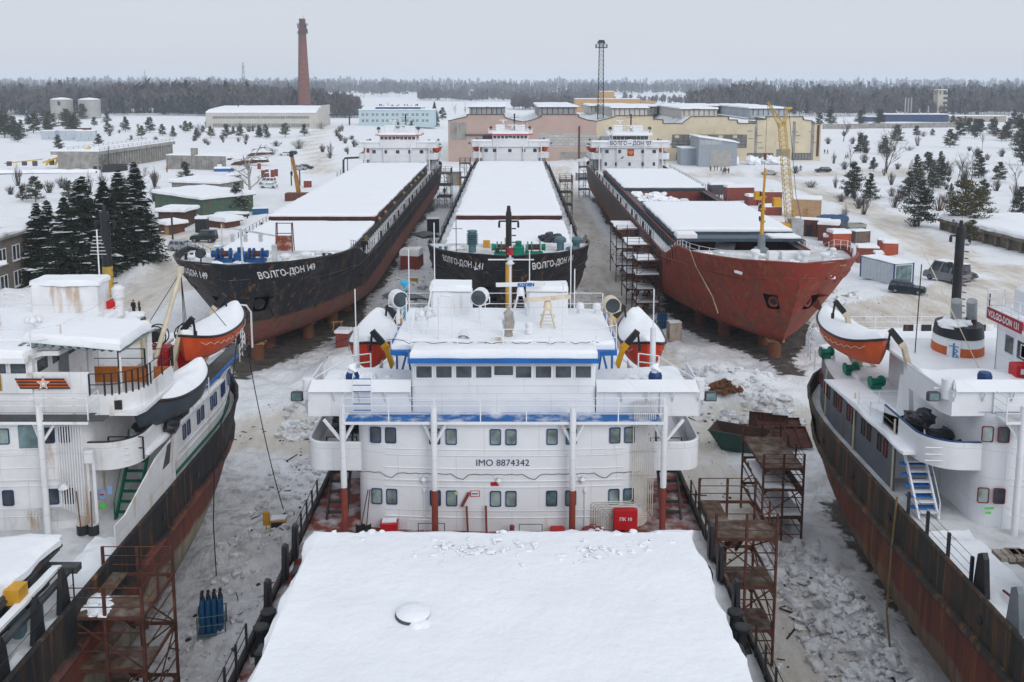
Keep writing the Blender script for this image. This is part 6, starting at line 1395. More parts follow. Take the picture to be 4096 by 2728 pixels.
def make_pine(h, rad, seed, mat, label='', n=3600, snow=.04, base=.14, power=.75):
    r = np.random.RandomState(seed); t = thing('pine_tree', label, 'pine tree'); mb = MB(); lean = r.normal() * .02
    mb.tube([(lean * h * u * u, 0, -.4 + (h * .96 + .4) * u) for u in (0, .25, .5, .75, 1)], [h * .018 + .04, h * .015 + .03, h * .011 + .03, .04, .02], 7)
    C = []; A = []; S = []; SN = []; nbr = int(h * 6) + 14
    for i in range(nbr):
        f = (i + r.rand()) / nbr; tier = round(f * h * .9) / (h * .9); z = h * (base + (1 - base) * (tier * .35 + f * .65)); L_ = rad * (max(0.02, 1 - (z / h - base) / (1.02 - base)) ** power) * (.55 + .6 * r.rand()) + .2
        a = r.rand() * 6.283; d = np.array([math.cos(a), math.sin(a), 0]); up = .10 + .35 * f
        e = d * L_ + np.array([0, 0, L_ * up - .12 * L_]); mb.tube([(lean * z * z / h, 0, z), (e * .5 + [0, 0, z - .05 * L_])[:3], e + [0, 0, z]], [.035 + .01 * L_, .03, .012], 4)
        k = max(6, int(n / nbr * (.5 + L_ / rad)))
        u = .30 + .72 * r.rand(k) ** .8; p = e[None] * u[:, None] + [0, 0, z] + r.normal(size=(k, 3)) * [.13 * L_ + .07, .13 * L_ + .07, .10 + .04 * L_] + np.array([0, 0, 1]) * (.05 * L_ * u ** 2)[:, None]
        C.append(p); A.append(np.repeat((d * .6 + [0, 0, .55])[None], k, 0)); S.append(.30 * (.6 + .8 * r.rand(k)) * (.8 + .03 * h))
        SN.append(p[r.rand(k) < snow] + [0, 0, .1])
    C, A, S, SN = map(np.concatenate, (C, A, S, SN)); mb.build('trunk', BARK, t)
    V, F = tris_cloud(C, S, r, 0, .7, A); numesh('crown', V, F, mat, t)
    a = r.normal(size=SN.shape); a[:, 2] *= .1; s = (.13 + .15 * r.rand(len(SN)))[:, None]; b_ = np.cross(a, [0, 0, 1.0]); V = np.stack([SN - a * s - b_ * s * .6, SN - a * s * .2 + b_ * s, SN + a * s], 1).reshape(-1, 3)
    numesh('snow_clumps', V, np.arange(len(V)).reshape(-1, 3), SNOW, t); return t
def make_bare(h, seed, mat=BARK, label='', name='bare_tree', cat='bare tree', stems=1, spread=.35, depth=4, droop=0.0, thick=1.0, tw=TWIG):
    r = random.Random(seed); t = thing(name, label, cat); tr, cr = MB(), MB()
    def grow(p, d, L_, rad, lev):
        k = 3; pts = [p]; q = p.copy(); dd = d.copy()
        for i in range(k): dd = (dd + Vector((r.gauss(0, .12), r.gauss(0, .12), .06 - droop * (lev > 1)))).normalized(); q = q + dd * (L_ / k); pts.append(q.copy())
        (tr if lev < 2 else cr).tube(pts, [rad, rad * .85, rad * .7, rad * .5], 5 if lev < 2 else 3)
        if lev < depth:
            for i in range(4 if lev else 7):
                f = r.uniform(.3, 1.0); pp = pts[min(3, int(f * 3))].lerp(pts[min(3, int(f * 3) + 1)], f * 3 % 1) if f < .99 else pts[-1]
                ax = Vector((r.gauss(0, 1), r.gauss(0, 1), r.gauss(0, .3))).normalized(); nd = (dd * (1 - spread) + ax * (spread + .25) + Vector((0, 0, .15 - droop * 1.2))).normalized()
                grow(pp, nd, L_ * r.uniform(.38, .6), max(rad * .45, .012), lev + 1)
    for s in range(stems):
        a = r.random() * 6.28; d = Vector((math.cos(a) * .28 * (stems > 1), math.sin(a) * .28 * (stems > 1), 1)).normalized()
        grow(Vector((r.gauss(0, .15) * (stems > 1), r.gauss(0, .15) * (stems > 1), -.3)), d, h * r.uniform(.5, .66), (.012 * h + .03) * thick * (1 if stems == 1 else .7), 0)
    tr.build('trunk', mat, t); cr.build('crown', tw, t); return t
def make_bush(h, w_, seed, mat=TWIG, label='', n=60):
    r = random.Random(seed); t = thing('shrub', label, 'shrub'); a_, b_ = MB(), MB()
    for i in range(n):
        a = r.random() * 6.28; q = r.random(); e = Vector((math.cos(a) * w_ * q * .55, math.sin(a) * w_ * q * .55, h * r.uniform(.6, 1.0) * (1 - .35 * q))); s = Vector((e.x * .25, e.y * .25, -.1)); m_ = s.lerp(e, .5) + Vector((r.gauss(0, .06), r.gauss(0, .06), .1 * h))
        a_.tube([s, m_, e], [.03, .022, .01], 3)
        for j in range(3): f = m_.lerp(e, r.random()); b_.tube([f, f + Vector((r.gauss(0, .2) * w_ * .3, r.gauss(0, .2) * w_ * .3, h * r.uniform(.1, .3)))], [.012, .006], 3)
    a_.build('stem', mat, t); b_.build('twigs', mat, t); return t

# --- far woods: one mass of low trees
def far_wood(name, label, spots, seed, kinds):
    r = np.random.RandomState(seed); Vs, Fs, Ms = [], [], []; o = 0
    tmpl = []
    for k in range(6):
        q = np.random.RandomState(k + 40); 
        if k < 3:   # bare tree: upright twig slivers round a trunk
            n_ = 46; z = .3 + .62 * q.rand(n_); rad = .22 * np.sqrt(np.maximum(0, 1 - ((z - .58) / .42) ** 2)) * (.3 + .7 * q.rand(n_)); a = q.rand(n_) * 6.283
            c_ = np.stack([rad * np.cos(a), rad * np.sin(a), z], 1); out = np.stack([np.cos(a) * .45, np.sin(a) * .45, np.full(n_, 1.0)], 1)
            V, F = tris_cloud(c_, .14 + .1 * q.rand(n_), q, 0, .5, out * .9)
            tv = np.array([[-.012, 0, 0], [.012, 0, 0], [0, 0, .8], [0, -.012, 0], [0, .012, 0], [0, 0, .8]]); V = np.concatenate([V, tv]); F = np.concatenate([F, [[n_ * 3, n_ * 3 + 1, n_ * 3 + 2], [n_ * 3 + 3, n_ * 3 + 4, n_ * 3 + 5]]]); m_ = [0] * n_ + [1, 1]
        else:
            n_ = 50; z = .15 + .83 * q.rand(n_); a = q.rand(n_) * 6.283; rad = .17 * (1.04 - z) ** .75 * (.4 + .6 * q.rand(n_))
            c_ = np.stack([rad * np.cos(a), rad * np.sin(a), z], 1); out = np.stack([np.cos(a), np.sin(a), np.full(n_, -.35)], 1); V, F = tris_cloud(c_, .13 + .07 * q.rand(n_), q, 0, .5, out); m_ = [2] * n_
        tmpl.append((V, F, np.array(m_)))
    for (x, y, h, k) in spots:
        h *= 1 + .55 * noise.noise(Vector((x / 45, y / 90, seed))) + .3 * noise.noise(Vector((x / 170, y / 300, seed)))
        V, F, M_ = tmpl[k]; a = r.rand() * 6.283; c_, s_ = math.cos(a), math.sin(a); z = gz(x, y) - .4
        W_ = np.stack([(V[:, 0] * c_ - V[:, 1] * s_) * h + x, (V[:, 0] * s_ + V[:, 1] * c_) * h + y, V[:, 2] * h + z], 1); Vs.append(W_); Fs.append(F + o); Ms.append(M_); o += len(V)
    ob = numesh(name, np.concatenate(Vs), np.concatenate(Fs), kinds, None, np.concatenate(Ms)); return tag(ob, label, 'forest', None, 'stuff')
r = np.random.RandomState(77)
def zone(n, x0, x1, y0, y1, h0, h1, pc, edge=None):
    out = []
    while len(out) < n:
        y = y0 + (y1 - y0) * r.rand() ** 1.4; x = (x0 + (x1 - x0) * r.rand()) * y; 
        if edge and not edge(x / y, y): continue
        out.append((x, y, h0 + (h1 - h0) * r.rand(), int(r.randint(3) + (3 if r.rand() < pc else 0))))
    return out
FM = [paint('brown_bare_wood', (.125, .108, .105), .9, 0, .25, .05, spec=.1), paint('pale_trunks', (.26, .24, .225), .9, spec=.1), FOL('far_conifer', (.034, .045, .046))]
left = zone(2200, -.9, -.23, 800, 1150, 15, 22, .10) + zone(1900, -.9, -.20, 1150, 1900, 16, 24, .25, lambda a, y: a < -.2 - (y - 1150) * .0)
left += zone(240, -.245, -.165, 760, 950, 12, 20, .05) + zone(200, -.60, -.32, 760, 800, 8, 14, .7)
far_wood('forest', 'brown leafless forest beyond the white plain on the left', left, 1, FM)
ctr = zone(1500, -.26, .22, 2300, 3300, 16, 24, .6) + zone(450, -.12, .10, 1500, 1900, 12, 20, .15, lambda a, y: abs(a) < .1) + zone(260, -.03, .09, 1000, 1150, 9, 15, .1, lambda a, y: .0 < a < .085) + zone(90, .05, .22, 1250, 1500, 8, 14, .1)
far_wood('forest', 'blue-grey wooded ridge across the middle of the horizon', ctr, 2, FM)
rgt = zone(2200, .22, .9, 1500, 2500, 17, 25, .72) + zone(2000, .19, .9, 900, 1400, 15, 22, .22) + zone(300, .3, .62, 820, 900, 10, 17, .12)
far_wood('forest', 'dark mixed forest closing the horizon on the right', rgt, 3, FM)
ridge = zone(1900, -.88, .88, 3900, 4700, 24, 34, .5) + zone(1200, -.88, -.1, 2000, 3600, 18, 26, .4); far_wood('forest', 'faint far tree line lowest on the horizon', ridge, 4, FM)
def drop(protos):
    for o in protos:
        for c in list(o.children): bpy.data.objects.remove(c)
        bpy.data.objects.remove(o)
# ----------------------------------------------------------------- single trees
def put(proto, px, py, hpx, h0, label, i, grp=None):
    x, y, z = onG(px, py); s = max(.25, hpx * y / FPX / h0)
    o = dup(proto, (x, y, z), rnd.random() * 6.28, label, s, grp); return o
P1 = [make_pine(8, 3.1, 1, PIN, power=.6), make_pine(8, 2.9, 2, PIN, snow=.11), make_pine(8, 3.4, 3, PINY, base=.22, power=.5), make_pine(8, 2.6, 4, PIN, base=.08, power=.8)]
zr = lambda zx, zy, h: (2996 + .478 * zx, 250 + .478 * zy, h * .478)
zl = lambda zx, zy, h: (.478 * zx, 250 + .478 * zy, h * .478)
zm = lambda zx, zy, h: (1000 + .478 * zx, 250 + .478 * zy, h * .478)
RP = [(870, 1130, 290, 1, 'broad snow-dusted pine, largest of the pair beside the right road'), (1010, 1160, 225, 3, 'narrower pine with reddish needles, right of the pair by the road'), (1400, 960, 190, 3, 'dark slim pine on the right field beside the twin pines'), (1540, 1070, 190, 1, 'round snow-flecked pine left of the red shrub on the right field'), (1340, 1150, 240, 1, 'wide pine with low drooping boughs in the middle of the right field'), (1420, 1370, 400, 1, 'tall open pine with snowy boughs standing near the ruined roof'), (1800, 1440, 450, 2, 'yellow-green pine with a bare lower trunk in front of the ruined roof'), (1950, 1230, 250, 1, 'snowy pine just behind the yellow-green pine'), (1690, 1110, 100, 3, 'small pine peeping above the red shrub'), (1920, 965, 220, 3, 'conical snow-dusted pine far right of the birch stems'), (2090, 1000, 165, 0, 'bushy pine near the right edge, two short trunks'), (1040, 905, 110, 1, 'low spreading pine beside the leaning bare trees'), (930, 755, 160, 3, 'sparse pale pine above the walkers path'), (970, 705, 95, 0, 'small dark pine right of the sparse pale one'), (1240, 675, 150, 0, 'dense round pine behind the leaning bare trees'), (1135, 770, 150, 3, 'upright pine left of the dense round pine'), (1680, 712, 150, 0, 'dense dark pine alone on the upper right field'), (1400, 620, 90, 0, 'small pine before the blue building'), (1535, 615, 60, 0, 'tiny pine before the blue building, right of the small one'), (1840, 595, 130, 0, 'dark pine below the pale tower'), (1940, 595, 120, 0, 'dark pine to the right of the one under the tower'), (2050, 610, 150, 3, 'tall dark pine in the far right clump'), (2150, 655, 150, 0, 'broad dark pine at the end of the far right clump'), (2270, 1310, 270, 1, 'snowy pine cut by the right edge, lower one'), (2290, 860, 250, 1, 'snowy pine cut by the right edge, middle one'), (2285, 730, 250, 0, 'dark tall pine at the right edge, upper one'), (590, 520, 95, 0, 'pine at the corner of the yellow hall, small'), (680, 525, 135, 0, 'pine behind the concrete fence, nearest the yellow hall'), (930, 525, 125, 0, 'pine behind the concrete fence, left of the blue building'), (1090, 535, 140, 0, 'tall pine directly before the left end of the blue building'), (1850, 1520, 200, 2, 'young yellowish pine in the snow below the ruined roof edge')]
for i, (x, y, h, k, lb) in enumerate(RP): put(P1[k], *zr(x, y, h), 8, lb, i, 'pines on the right field')
LP = [(490, 738, 130, 1, 'lone pine below the row of pale containers'), (830, 725, 125, 1, 'snowy pine at the end of the pale containers'), (760, 895, 165, 0, 'dark pine at the left end of the concrete dock'), (150, 665, 115, 0, 'dark pine left of the blue pallet'), (40, 625, 190, 0, 'dark pine at the far left edge of the plain'), (110, 600, 150, 0, 'dark pine second from the left edge'), (280, 590, 160, 0, 'broad dark pine behind the pale containers, left'), (420, 570, 160, 2, 'brownish pine in front of the left storage tank'), (560, 565, 170, 2, 'brownish pine between the two storage tanks'), (630, 560, 140, 1, 'pine below the gap between the tanks'), (690, 482, 125, 0, 'pine in front of the right storage tank'), (790, 532, 75, 0, 'small pine right of the tanks'), (895, 512, 95, 0, 'pine on the plain right of the tanks, farther'), (905, 592, 95, 0, 'pine on the plain right of the tanks, nearer'), (1050, 575, 120, 1, 'snow-dusted pine with wide skirts on the plain'), (1185, 632, 100, 2, 'yellowish pine left of the dark pair on the plain'), (1255, 585, 125, 0, 'taller dark pine of the pair on the plain'), (1360, 612, 95, 0, 'shorter dark pine of the pair on the plain'), (1555, 586, 95, 0, 'dark pine before the left end of the white block'), (1765, 632, 90, 2, 'pale yellowish pine under the white block'), (1895, 632, 115, 0, 'leaning dark pine under the white block'), (2010, 632, 95, 2, 'yellowish pine right of the leaning dark one'), (2170, 627, 95, 3, 'dark conical pine under the middle of the white block'), (300, 1165, 210, 0, 'bushy pine behind the brick building roof'), (190, 1160, 130, 0, 'smaller pine left of the bushy pine behind the brick roof'), (580, 1150, 160, 0, 'pine behind the left spruces'), (1555, 1015, 180, 0, 'broad flat-topped pine above the green shed'), (1990, 1250, 260, 1, 'slim snowy pine beside the weeping birch')]
for i, (x, y, h, k, lb) in enumerate(LP): put(P1[k], *zl(x, y, h), 8, lb, i, 'pines on the left plain')
for x, y, h, k, lb in [(80, 622, 95, 0, 'dark conical pine under the right half of the white block'), (295, 627, 115, 2, 'yellowish double pine under the white block gable'), (455, 612, 95, 0, 'dark pine beside the track below the chimney'), (1610, 480, 100, 0, 'pine clump right of the tall spruce'), (900, 450, 70, 0, 'pine left of the pale blue office'), (1240, 560, 60, 0, 'pine behind the orange-trimmed bridge roof'), (1350, 550, 60, 0, 'pine behind the mast of the ship with the orange roof edge')]: put(P1[k], *zm(x, y, h), 8, lb, 0, 'pines on the left plain')
r8 = random.Random(5)
for n_, lb, gp, zf_, x0, x1, y0, y1, hh in ((17, 'dark pine in the dense stand at the far edge of the white plain', 'stand of pines on the plain', zl, 0, 640, 500, 640, 150), (16, 'dark pine in the ragged belt below the distant fence', 'belt of pines by the fence', zr, 1700, 2300, 520, 660, 120), (8, 'pine in the clump on the open middle field', 'pine clump on the middle field', zr, 1380, 1660, 880, 1060, 190), (7, 'small pine dotted below the white block', 'small pines below the block', zl, 1150, 2250, 560, 640, 90)):
    for i in range(n_): put(P1[(i * 3 + 1) % 4], *zf_(r8.uniform(x0, x1), r8.uniform(y0, y1), hh * r8.uniform(.6, 1.1)), 8, lb, i, gp)
drop(P1)
S1 = [make_spruce(12, 3.0, 5), make_spruce(13, 2.7, 6, snow=.08), make_spruce(12, 3.2, 8, snow=.06)]
for i, (bx, by, ty, k, lb) in enumerate([(165, 1135, 805, 0, 'spruce with cone-brown top, leftmost of the big clump'), (208, 1125, 815, 1, 'thin-topped spruce second from the left in the big clump'), (275, 1140, 778, 2, 'wide spruce nearest the brick building corner'), (352, 1115, 700, 0, 'tall spruce in the left half of the big clump'), (330, 1085, 735, 1, 'spruce half hidden behind the tall ones of the clump'), (432, 1090, 715, 2, 'broad spruce in the middle of the big clump'), (492, 1068, 690, 0, 'tallest spruce beside the bare birch trunk'), (556, 1050, 705, 1, 'tall snow-flecked spruce at the right of the big clump'), (598, 1040, 830, 2, 'shorter spruce at the right end of the big clump')]):
    x, y, z = onG(bx, by); s = (by - ty) * y / FPX / 12.3; dup(S1[k], (x, y, z), i * 1.3, lb, (s * 1.4, s * 1.4, s), 'spruces by the brick building')
for x, y, h, lb in [(2000, 522, 165, 'lone dark spruce in front of the white block')]: put(S1[0], *zl(x, y, h), 12, lb, 0)
put(S1[0], *zm(1545, 535, 200), 12, 'tall dark spruce at the end of the pale blue office', 0)
drop(S1)
def bare(px, py, hpx, seed, lb, **kw):
    x, y, z = onG(px, py); o = make_bare(hpx * y / FPX, seed, label=lb, **kw); o.location = (x, y, z); return o
bare(*zr(1150, 925, 400), 3, 'cluster of leaning bare trunks in the middle of the right field', stems=4, spread=.3)
bare(*zr(790, 662, 270), 4, 'leafless tree above the grey container by the concrete fence', spread=.3)
for i, (x, y, h, lb) in enumerate([(1740, 1005, 290, 'thin leafless birch, left of the group of bare stems'), (1800, 990, 300, 'thin leafless birch in the middle of the bare stems'), (1860, 985, 330, 'tallest thin birch at the right of the bare stems'), (1950, 745, 190, 'dark bare tree on the upper right field'), (850, 875, 230, 'thin bare sapling near the two walkers'), (1640, 960, 210, 'bare stem at the edge of the grey thicket'), (2250, 1090, 330, 'bare tree near the right edge'), (1330, 930, 150, 'bent bare sapling right of the leaning trunks')]): bare(*zr(x, y, h), 10 + i, lb, spread=.25, depth=3, thick=.7)
bare(*zl(2090, 1160, 560), 30, 'weeping leafless birch beside the snowy shed roofs', mat=BIRCH, spread=.42, droop=.16, depth=4, name='birch_tree', cat='birch tree', thick=1.7)
bare(*zl(1140, 1100, 290), 31, 'pale bare birch rising behind the spruce clump', mat=BIRCH, spread=.3, depth=4, name='birch_tree', cat='birch tree', thick=1.3)
bare(*zl(870, 1050, 270), 32, 'pale bare birch left of the other behind the spruces', mat=BIRCH, spread=.3, depth=4, name='birch_tree', cat='birch tree', thick=1.2)
for i, (x, y, h) in enumerate([(1060, 415, 100), (1170, 410, 95), (1390, 400, 60), (1720, 430, 110), (1800, 430, 120), (950, 300, 60)]): bare(*zm(x, y, h), 40 + i, ['bare tree behind the left part of the blue office roof', 'bare tree behind the middle of the blue office', 'small bare tree behind the right of the blue office', 'bare tree left of the pink hall', 'taller bare tree next to the pink hall', 'bare tree at the corner of the brown forest'][i], depth=3, spread=.35)
def bush(px, py, hpx, wpx, seed, lb, mat=TWIG, n=60):
    x, y, z = onG(px, py); o = make_bush(hpx * y / FPX, wpx * y / FPX, seed, mat, lb, n); o.location = (x, y, z); return o
for i, (x, y, h, w_, lb, mt) in enumerate([(390, 935, 65, 110, 'leafless shrub under the two workers by the road', TWIG), (520, 1045, 65, 150, 'wide leafless shrub beside the right road bank', TWIG), (770, 1165, 80, 130, 'leafless shrub at the foot of the roadside pines', TWIG), (930, 1195, 85, 170, 'straggling stems below the reddish pine', TWIG), (1220, 1215, 110, 120, 'upright leafless shrub in the middle of the field', TWIG), (1190, 1025, 110, 70, 'thin leafless shrub right of the roadside pines', TWIG), (1340, 735, 40, 110, 'dark flat shrub on the upper field', TWIG), (1530, 870, 70, 170, 'grey thicket, left half', TWIG), (1660, 890, 75, 190, 'grey thicket, right half', TWIG), (1790, 880, 70, 150, 'grey thicket tail by the birch stems', TWIG), (1590, 1240, 160, 150, 'red-twigged shrub between the pines', REDB), (1650, 1180, 90, 120, 'red-twigged shrub behind the yellow-green pine', REDB), (820, 1120, 90, 60, 'reddish shrub inside the roadside pine', REDB), (2060, 620, 60, 140, 'reddish shrub in the far right clump', REDB), (1460, 620, 50, 90, 'reddish shrub before the blue building', REDB), (2230, 1120, 120, 130, 'tangled shrub at the right edge', TWIG), (1380, 1370, 100, 190, 'stems around the tall open pine', TWIG)]): bush(*zr(x, y, h), w_ * .478, 60 + i, lb, mt)
for i, (x, y, h, w_, lb) in enumerate([(220, 702, 50, 110, 'round grey shrub left of the pair by the track'), (410, 722, 85, 170, 'big round grey shrub beside the track'), (670, 803, 52, 80, 'lone spiky shrub on the white slope'), (600, 555, 60, 140, 'brown shrub at the gable of the white block'), (190, 772, 65, 120, 'leafless shrub behind the parked cars'), (845, 645, 30, 60, 'faint dry stems on the slope')]): bush(*zm(x, y, h), w_ * .478, 90 + i, lb, n=110 if i < 2 else 60)
for i, (x, y, h, w_, lb) in enumerate([(1665, 600, 100, 130, 'round leafless shrub before the white block'), (1740, 690, 40, 70, 'small dark shrub below the yellowish pine'), (1340, 1110, 150, 180, 'bare saplings behind the snowy shed roofs'), (940, 570, 55, 60, 'reddish shrub beside the two pines'), (1290, 1090, 150, 100, 'bare saplings right of the spruce tops')]): bush(*zl(x, y, h), w_ * .478, 110 + i, lb)

r9 = random.Random(31); BP = [make_bush(1.6, 1.8, 200 + k, TWIG, '', 46) for k in range(3)] + [make_bush(2.6, 1.4, 205, TWIG, '', 34)]
for zf_, n_, lb, gp, x0, x1, y0, y1 in ((zr, 46, 'wispy leafless scrub scattered over the snowy right field', 'scrub on the right field', 640, 2290, 600, 1330), (zl, 16, 'bare brush growing behind the spruce clump', 'brush behind the spruces', 60, 1500, 1000, 1130), (zm, 14, 'dry stems poking through the snow on the middle slope', 'stems on the middle slope', 560, 1000, 560, 800), (zl, 22, 'low dry scrub on the white plain', 'scrub on the left plain', 900, 2250, 520, 690)):
    for i in range(n_):
        px, py, _ = zf_(r9.uniform(x0, x1), r9.uniform(y0, y1), 0); x, y, z = onG(px, py); dup(BP[i % 4], (x, y, z), r9.random() * 6, lb, r9.uniform(.7, 1.5) * (1 + y / 700), gp)
drop(BP)
# ================================================================= BUILDINGS
def bldg(name, label, x, y, rz=0, cat='building'):
    return thing(name, label, cat, (x, y, gz(x, y) - .1), rz)
PINK = paint('pink_stucco_patchy', (.50, .32, .27), .9, .75, .08, .12, rustc=(.38, .35, .32), streak=False)
YELW = paint('pale_yellow_stucco', (.62, .54, .39), .9, .12, .06, .3, rustc=(.38, .30, .2))
PANEL = paint('grey_concrete_panel', (.30, .295, .27), .9, .3, .1, .4, rustc=(.17, .13, .10)); WPAN = paint('white_concrete_panel', (.52, .50, .46), .9, .35, .06, .3, rustc=(.36, .33, .29))
DGLASS = paint('dusty_glazing', (.20, .20, .195), .35, .35, .2, .5, rustc=(.36, .31, .18), streak=False)
YB = 309.0
prof = [(1792, 484), (1834, 474), (1868, 467), (1868, 458), (2016, 458), (2021, 470), (2060, 482), (2095, 488), (2129, 480), (2165, 467), (2167, 458), (2313, 458), (2316, 468), (2350, 480), (2387, 485), (2421, 477), (2461, 467), (2464, 463), (2614, 463), (2615, 477), (2652, 479), (2652, 494), (2727, 494), (2765, 466), (2913, 466), (2915, 479), (2949, 480), (2951, 494), (3023, 494), (3025, 479), (3063, 478), (3063, 467), (3211, 467), (3214, 479), (3249, 484), (3250, 492), (3286, 496)]
pts = [YP(a, b, YB) for a, b in prof]
wk = thing('factory_hall', 'long pink and yellow factory hall with stepped gables behind the ships', 'factory', (0, 0, 0))
def facade(a, b, mat, name):
    q = pts[a:b + 1]; MB().prism([(q[0][0], 0)] + q + [(q[-1][0], 0)][:1], YB, YB + .6, 0, 'y').build(name, mat, wk)
i0 = 14; facade(0, i0, PINK, 'pink_facade'); facade(i0, len(pts) - 1, YELW, 'yellow_facade')
mb = MB()
for (xa, za), (xb, zb) in zip(pts, pts[1:]):
    if xb - xa > .3: mb.add([(xa, YB + .6, za - .5), (xb, YB + .6, zb - .5), (xb, YB + 95, zb - .5), (xa, YB + 95, za - .5)], [(0, 1, 2, 3)])
    mb.beam((xa, YB - .1, za + .05), (xb, YB - .1, zb + .05), .35, .25, 1)
mb.add([(pts[-1][0] - .3, YB + .6, 0), (pts[-1][0] - .3, YB + 95, 0), (pts[-1][0] - .3, YB + 95, pts[-1][1] - .5), (pts[-1][0] - .3, YB + .6, pts[-1][1] - .5)], [(0, 1, 2, 3)], 2); mb.add([(pts[0][0] + .3, YB + .6, 0), (pts[0][0] + .3, YB + 95, 0), (pts[0][0] + .3, YB + 95, pts[0][1] - .5), (pts[0][0] + .3, YB + .6, pts[0][1] - .5)], [(0, 1, 2, 3)], 2)
mb.build('roof', [snowmat('roof_snow_patchy', (.82, .84, .87), .12, (.08, .085, .10), .12), DGREY, YELW], wk)
mid = lambda a, b: (YP(a, 460, YB)[0], YP(b, 460, YB)[0])
for a, b, top, y0, y1, mt in [(1873, 2015, 428, 8, 70, PANEL), (2160, 2313, 428, 8, 70, PANEL), (2462, 2606, 432, 10, 70, WPAN), (2752, 2898, 436, 12, 75, WPAN), (3045, 3196, 434, 14, 78, paint('monitor_blue_grey', (.40, .45, .50), .8, .2, .1, .3)), (2610, 2740, 426, 60, 90, PANEL), (2890, 3030, 424, 60, 90, WPAN), (2420, 2560, 424, 62, 92, WPAN)]:
    xa, xb = mid(a, b); zt = YP(a, top, YB + y0)[1]; mb = MB(); mb.box(xa, xb, YB + y0, YB + y1, 14, zt); o = mb.build('roof_monitor', mt, wk)
    MB().snow(xa - .6, xb + .6, YB + y0 - .8, YB + y1, zt, .6, 0, a, 3, .2, .2).build('snow_cover', SNOW, o)
    mb = MB(); mb.box(xa - .5, xb + .5, YB + y0 - .7, YB + y0 - .4, zt - .25, zt + .1)
    for i in range(7): x = xa + (xb - xa) * (i + .5) / 7; mb.box(x - .12, x + .12, YB + y0 - .08, YB + y0, 15, zt - .3)
    mb.build('eaves', BLUED if a < 2320 else DGREY, o)
for i in range(16):   # drifts and slush on the valleys
    pass
def onfac(name, a, b, t, bt, mat, d=.06, frame=None, nu=1, nv=1):
    (x0, z1), (x1, z0) = YP(a, t, YB), YP(b, bt, YB); mb = MB(); mb.box(x0, x1, YB - d, YB - .01, z0, z1)
    if frame:
        for i in range(nu + 1): x = x0 + (x1 - x0) * i / nu; mb.box(x - .08, x + .08, YB - d - .05, YB - d, z0, z1, 1)
        for j in range(nv + 1): z = z0 + (z1 - z0) * j / nv; mb.box(x0, x1, YB - d - .06, YB - d, z - .07, z + .07, 1)
    return mb.build(name, [mat, frame or mat], wk)
BRK = bpy.data.materials.new('pale_block_wall'); BRK.use_nodes = True; nn = BRK.node_tree; bb = nn.nodes['Principled BSDF']
tb = nn.nodes.new('ShaderNodeTexBrick'); tb.inputs['Scale'].default_value = 1; tb.inputs['Brick Width'].default_value = 2.0; tb.inputs['Row Height'].default_value = .9; tb.inputs['Mortar Size'].default_value = .06; tb.inputs['Color1'].default_value = (.5, .49, .47, 1); tb.inputs['Color2'].default_value = (.38, .37, .36, 1); tb.inputs['Mortar'].default_value = (.22, .21, .2, 1)
tcx = nn.nodes.new('ShaderNodeTexCoord'); sx_ = nn.nodes.new('ShaderNodeSeparateXYZ'); cx_ = nn.nodes.new('ShaderNodeCombineXYZ'); nn.links.new(tcx.outputs['Object'], sx_.inputs[0]); nn.links.new(sx_.outputs[0], cx_.inputs[0]); nn.links.new(sx_.outputs[2], cx_.inputs[1]); nn.links.new(cx_.outputs[0], tb.inputs[0]); nn.links.new(tb.outputs[0], bb.inputs['Base Color']); bb.inputs['Roughness'].default_value = .9
onfac('block_wall', 2160, 2388, 534, 587, BRK); onfac('doorway', 1930, 1995, 540, 600, BLACK); onfac('door_canopy', 1862, 2040, 537, 542, DGREY, .8)
onfac('concrete_patch', 2240, 2380, 608, 634, PANEL); onfac('downpipe', 2314, 2319, 504, 634, RUST, .25)
onfac('concrete_patch', 1800, 1866, 490, 560, PANEL, .05); onfac('window_band', 2690, 2985, 539, 590, DGLASS, .08, DGREY, 14, 4)
for k in range(5): onfac('yellow_pane', 2700 + k * 58, 2716 + k * 58, 541, 552, YELW, .15)
for a, b in ((2706, 2734), (2990, 3090), (3168, 3243)): onfac('window', a, b, 613, 638, DGLASS, .08, DGREY, 6, 1)
for x in (3020, 3172, 3246): onfac('mortar_seam', x, x + 6, 486, 640, CONC, .04)
for x, y in ((2988, 522), (2992, 552), (3026, 540), (3026, 568), (3168, 525), (3180, 540), (3172, 568), (3236, 525), (3250, 568), (3030, 590)): onfac('mortar_seam', x, x + 22, y, y + 4, CONC, .045)
onfac('hall_gate', 3106, 3158, 597, 645, GREY, .12); onfac('wall_ladder', 3270, 3273, 500, 625, RUST, .3); onfac('blue_lean_to', 2400, 2470, 545, 570, paint('leanto_blue_grey', (.2, .25, .31)), 3.0)
mb = MB()
for i in range(9): mb.lump((79 + rnd.uniform(-9, 9), 296 + rnd.uniform(-3, 2), 1 + rnd.random()), rnd.uniform(1.2, 2.2), i, n=10, k=6)
tag(mb.build('snow_heap', SNOW), 'heap of rounded white snow lumps beside the grey garage', 'snow heap')
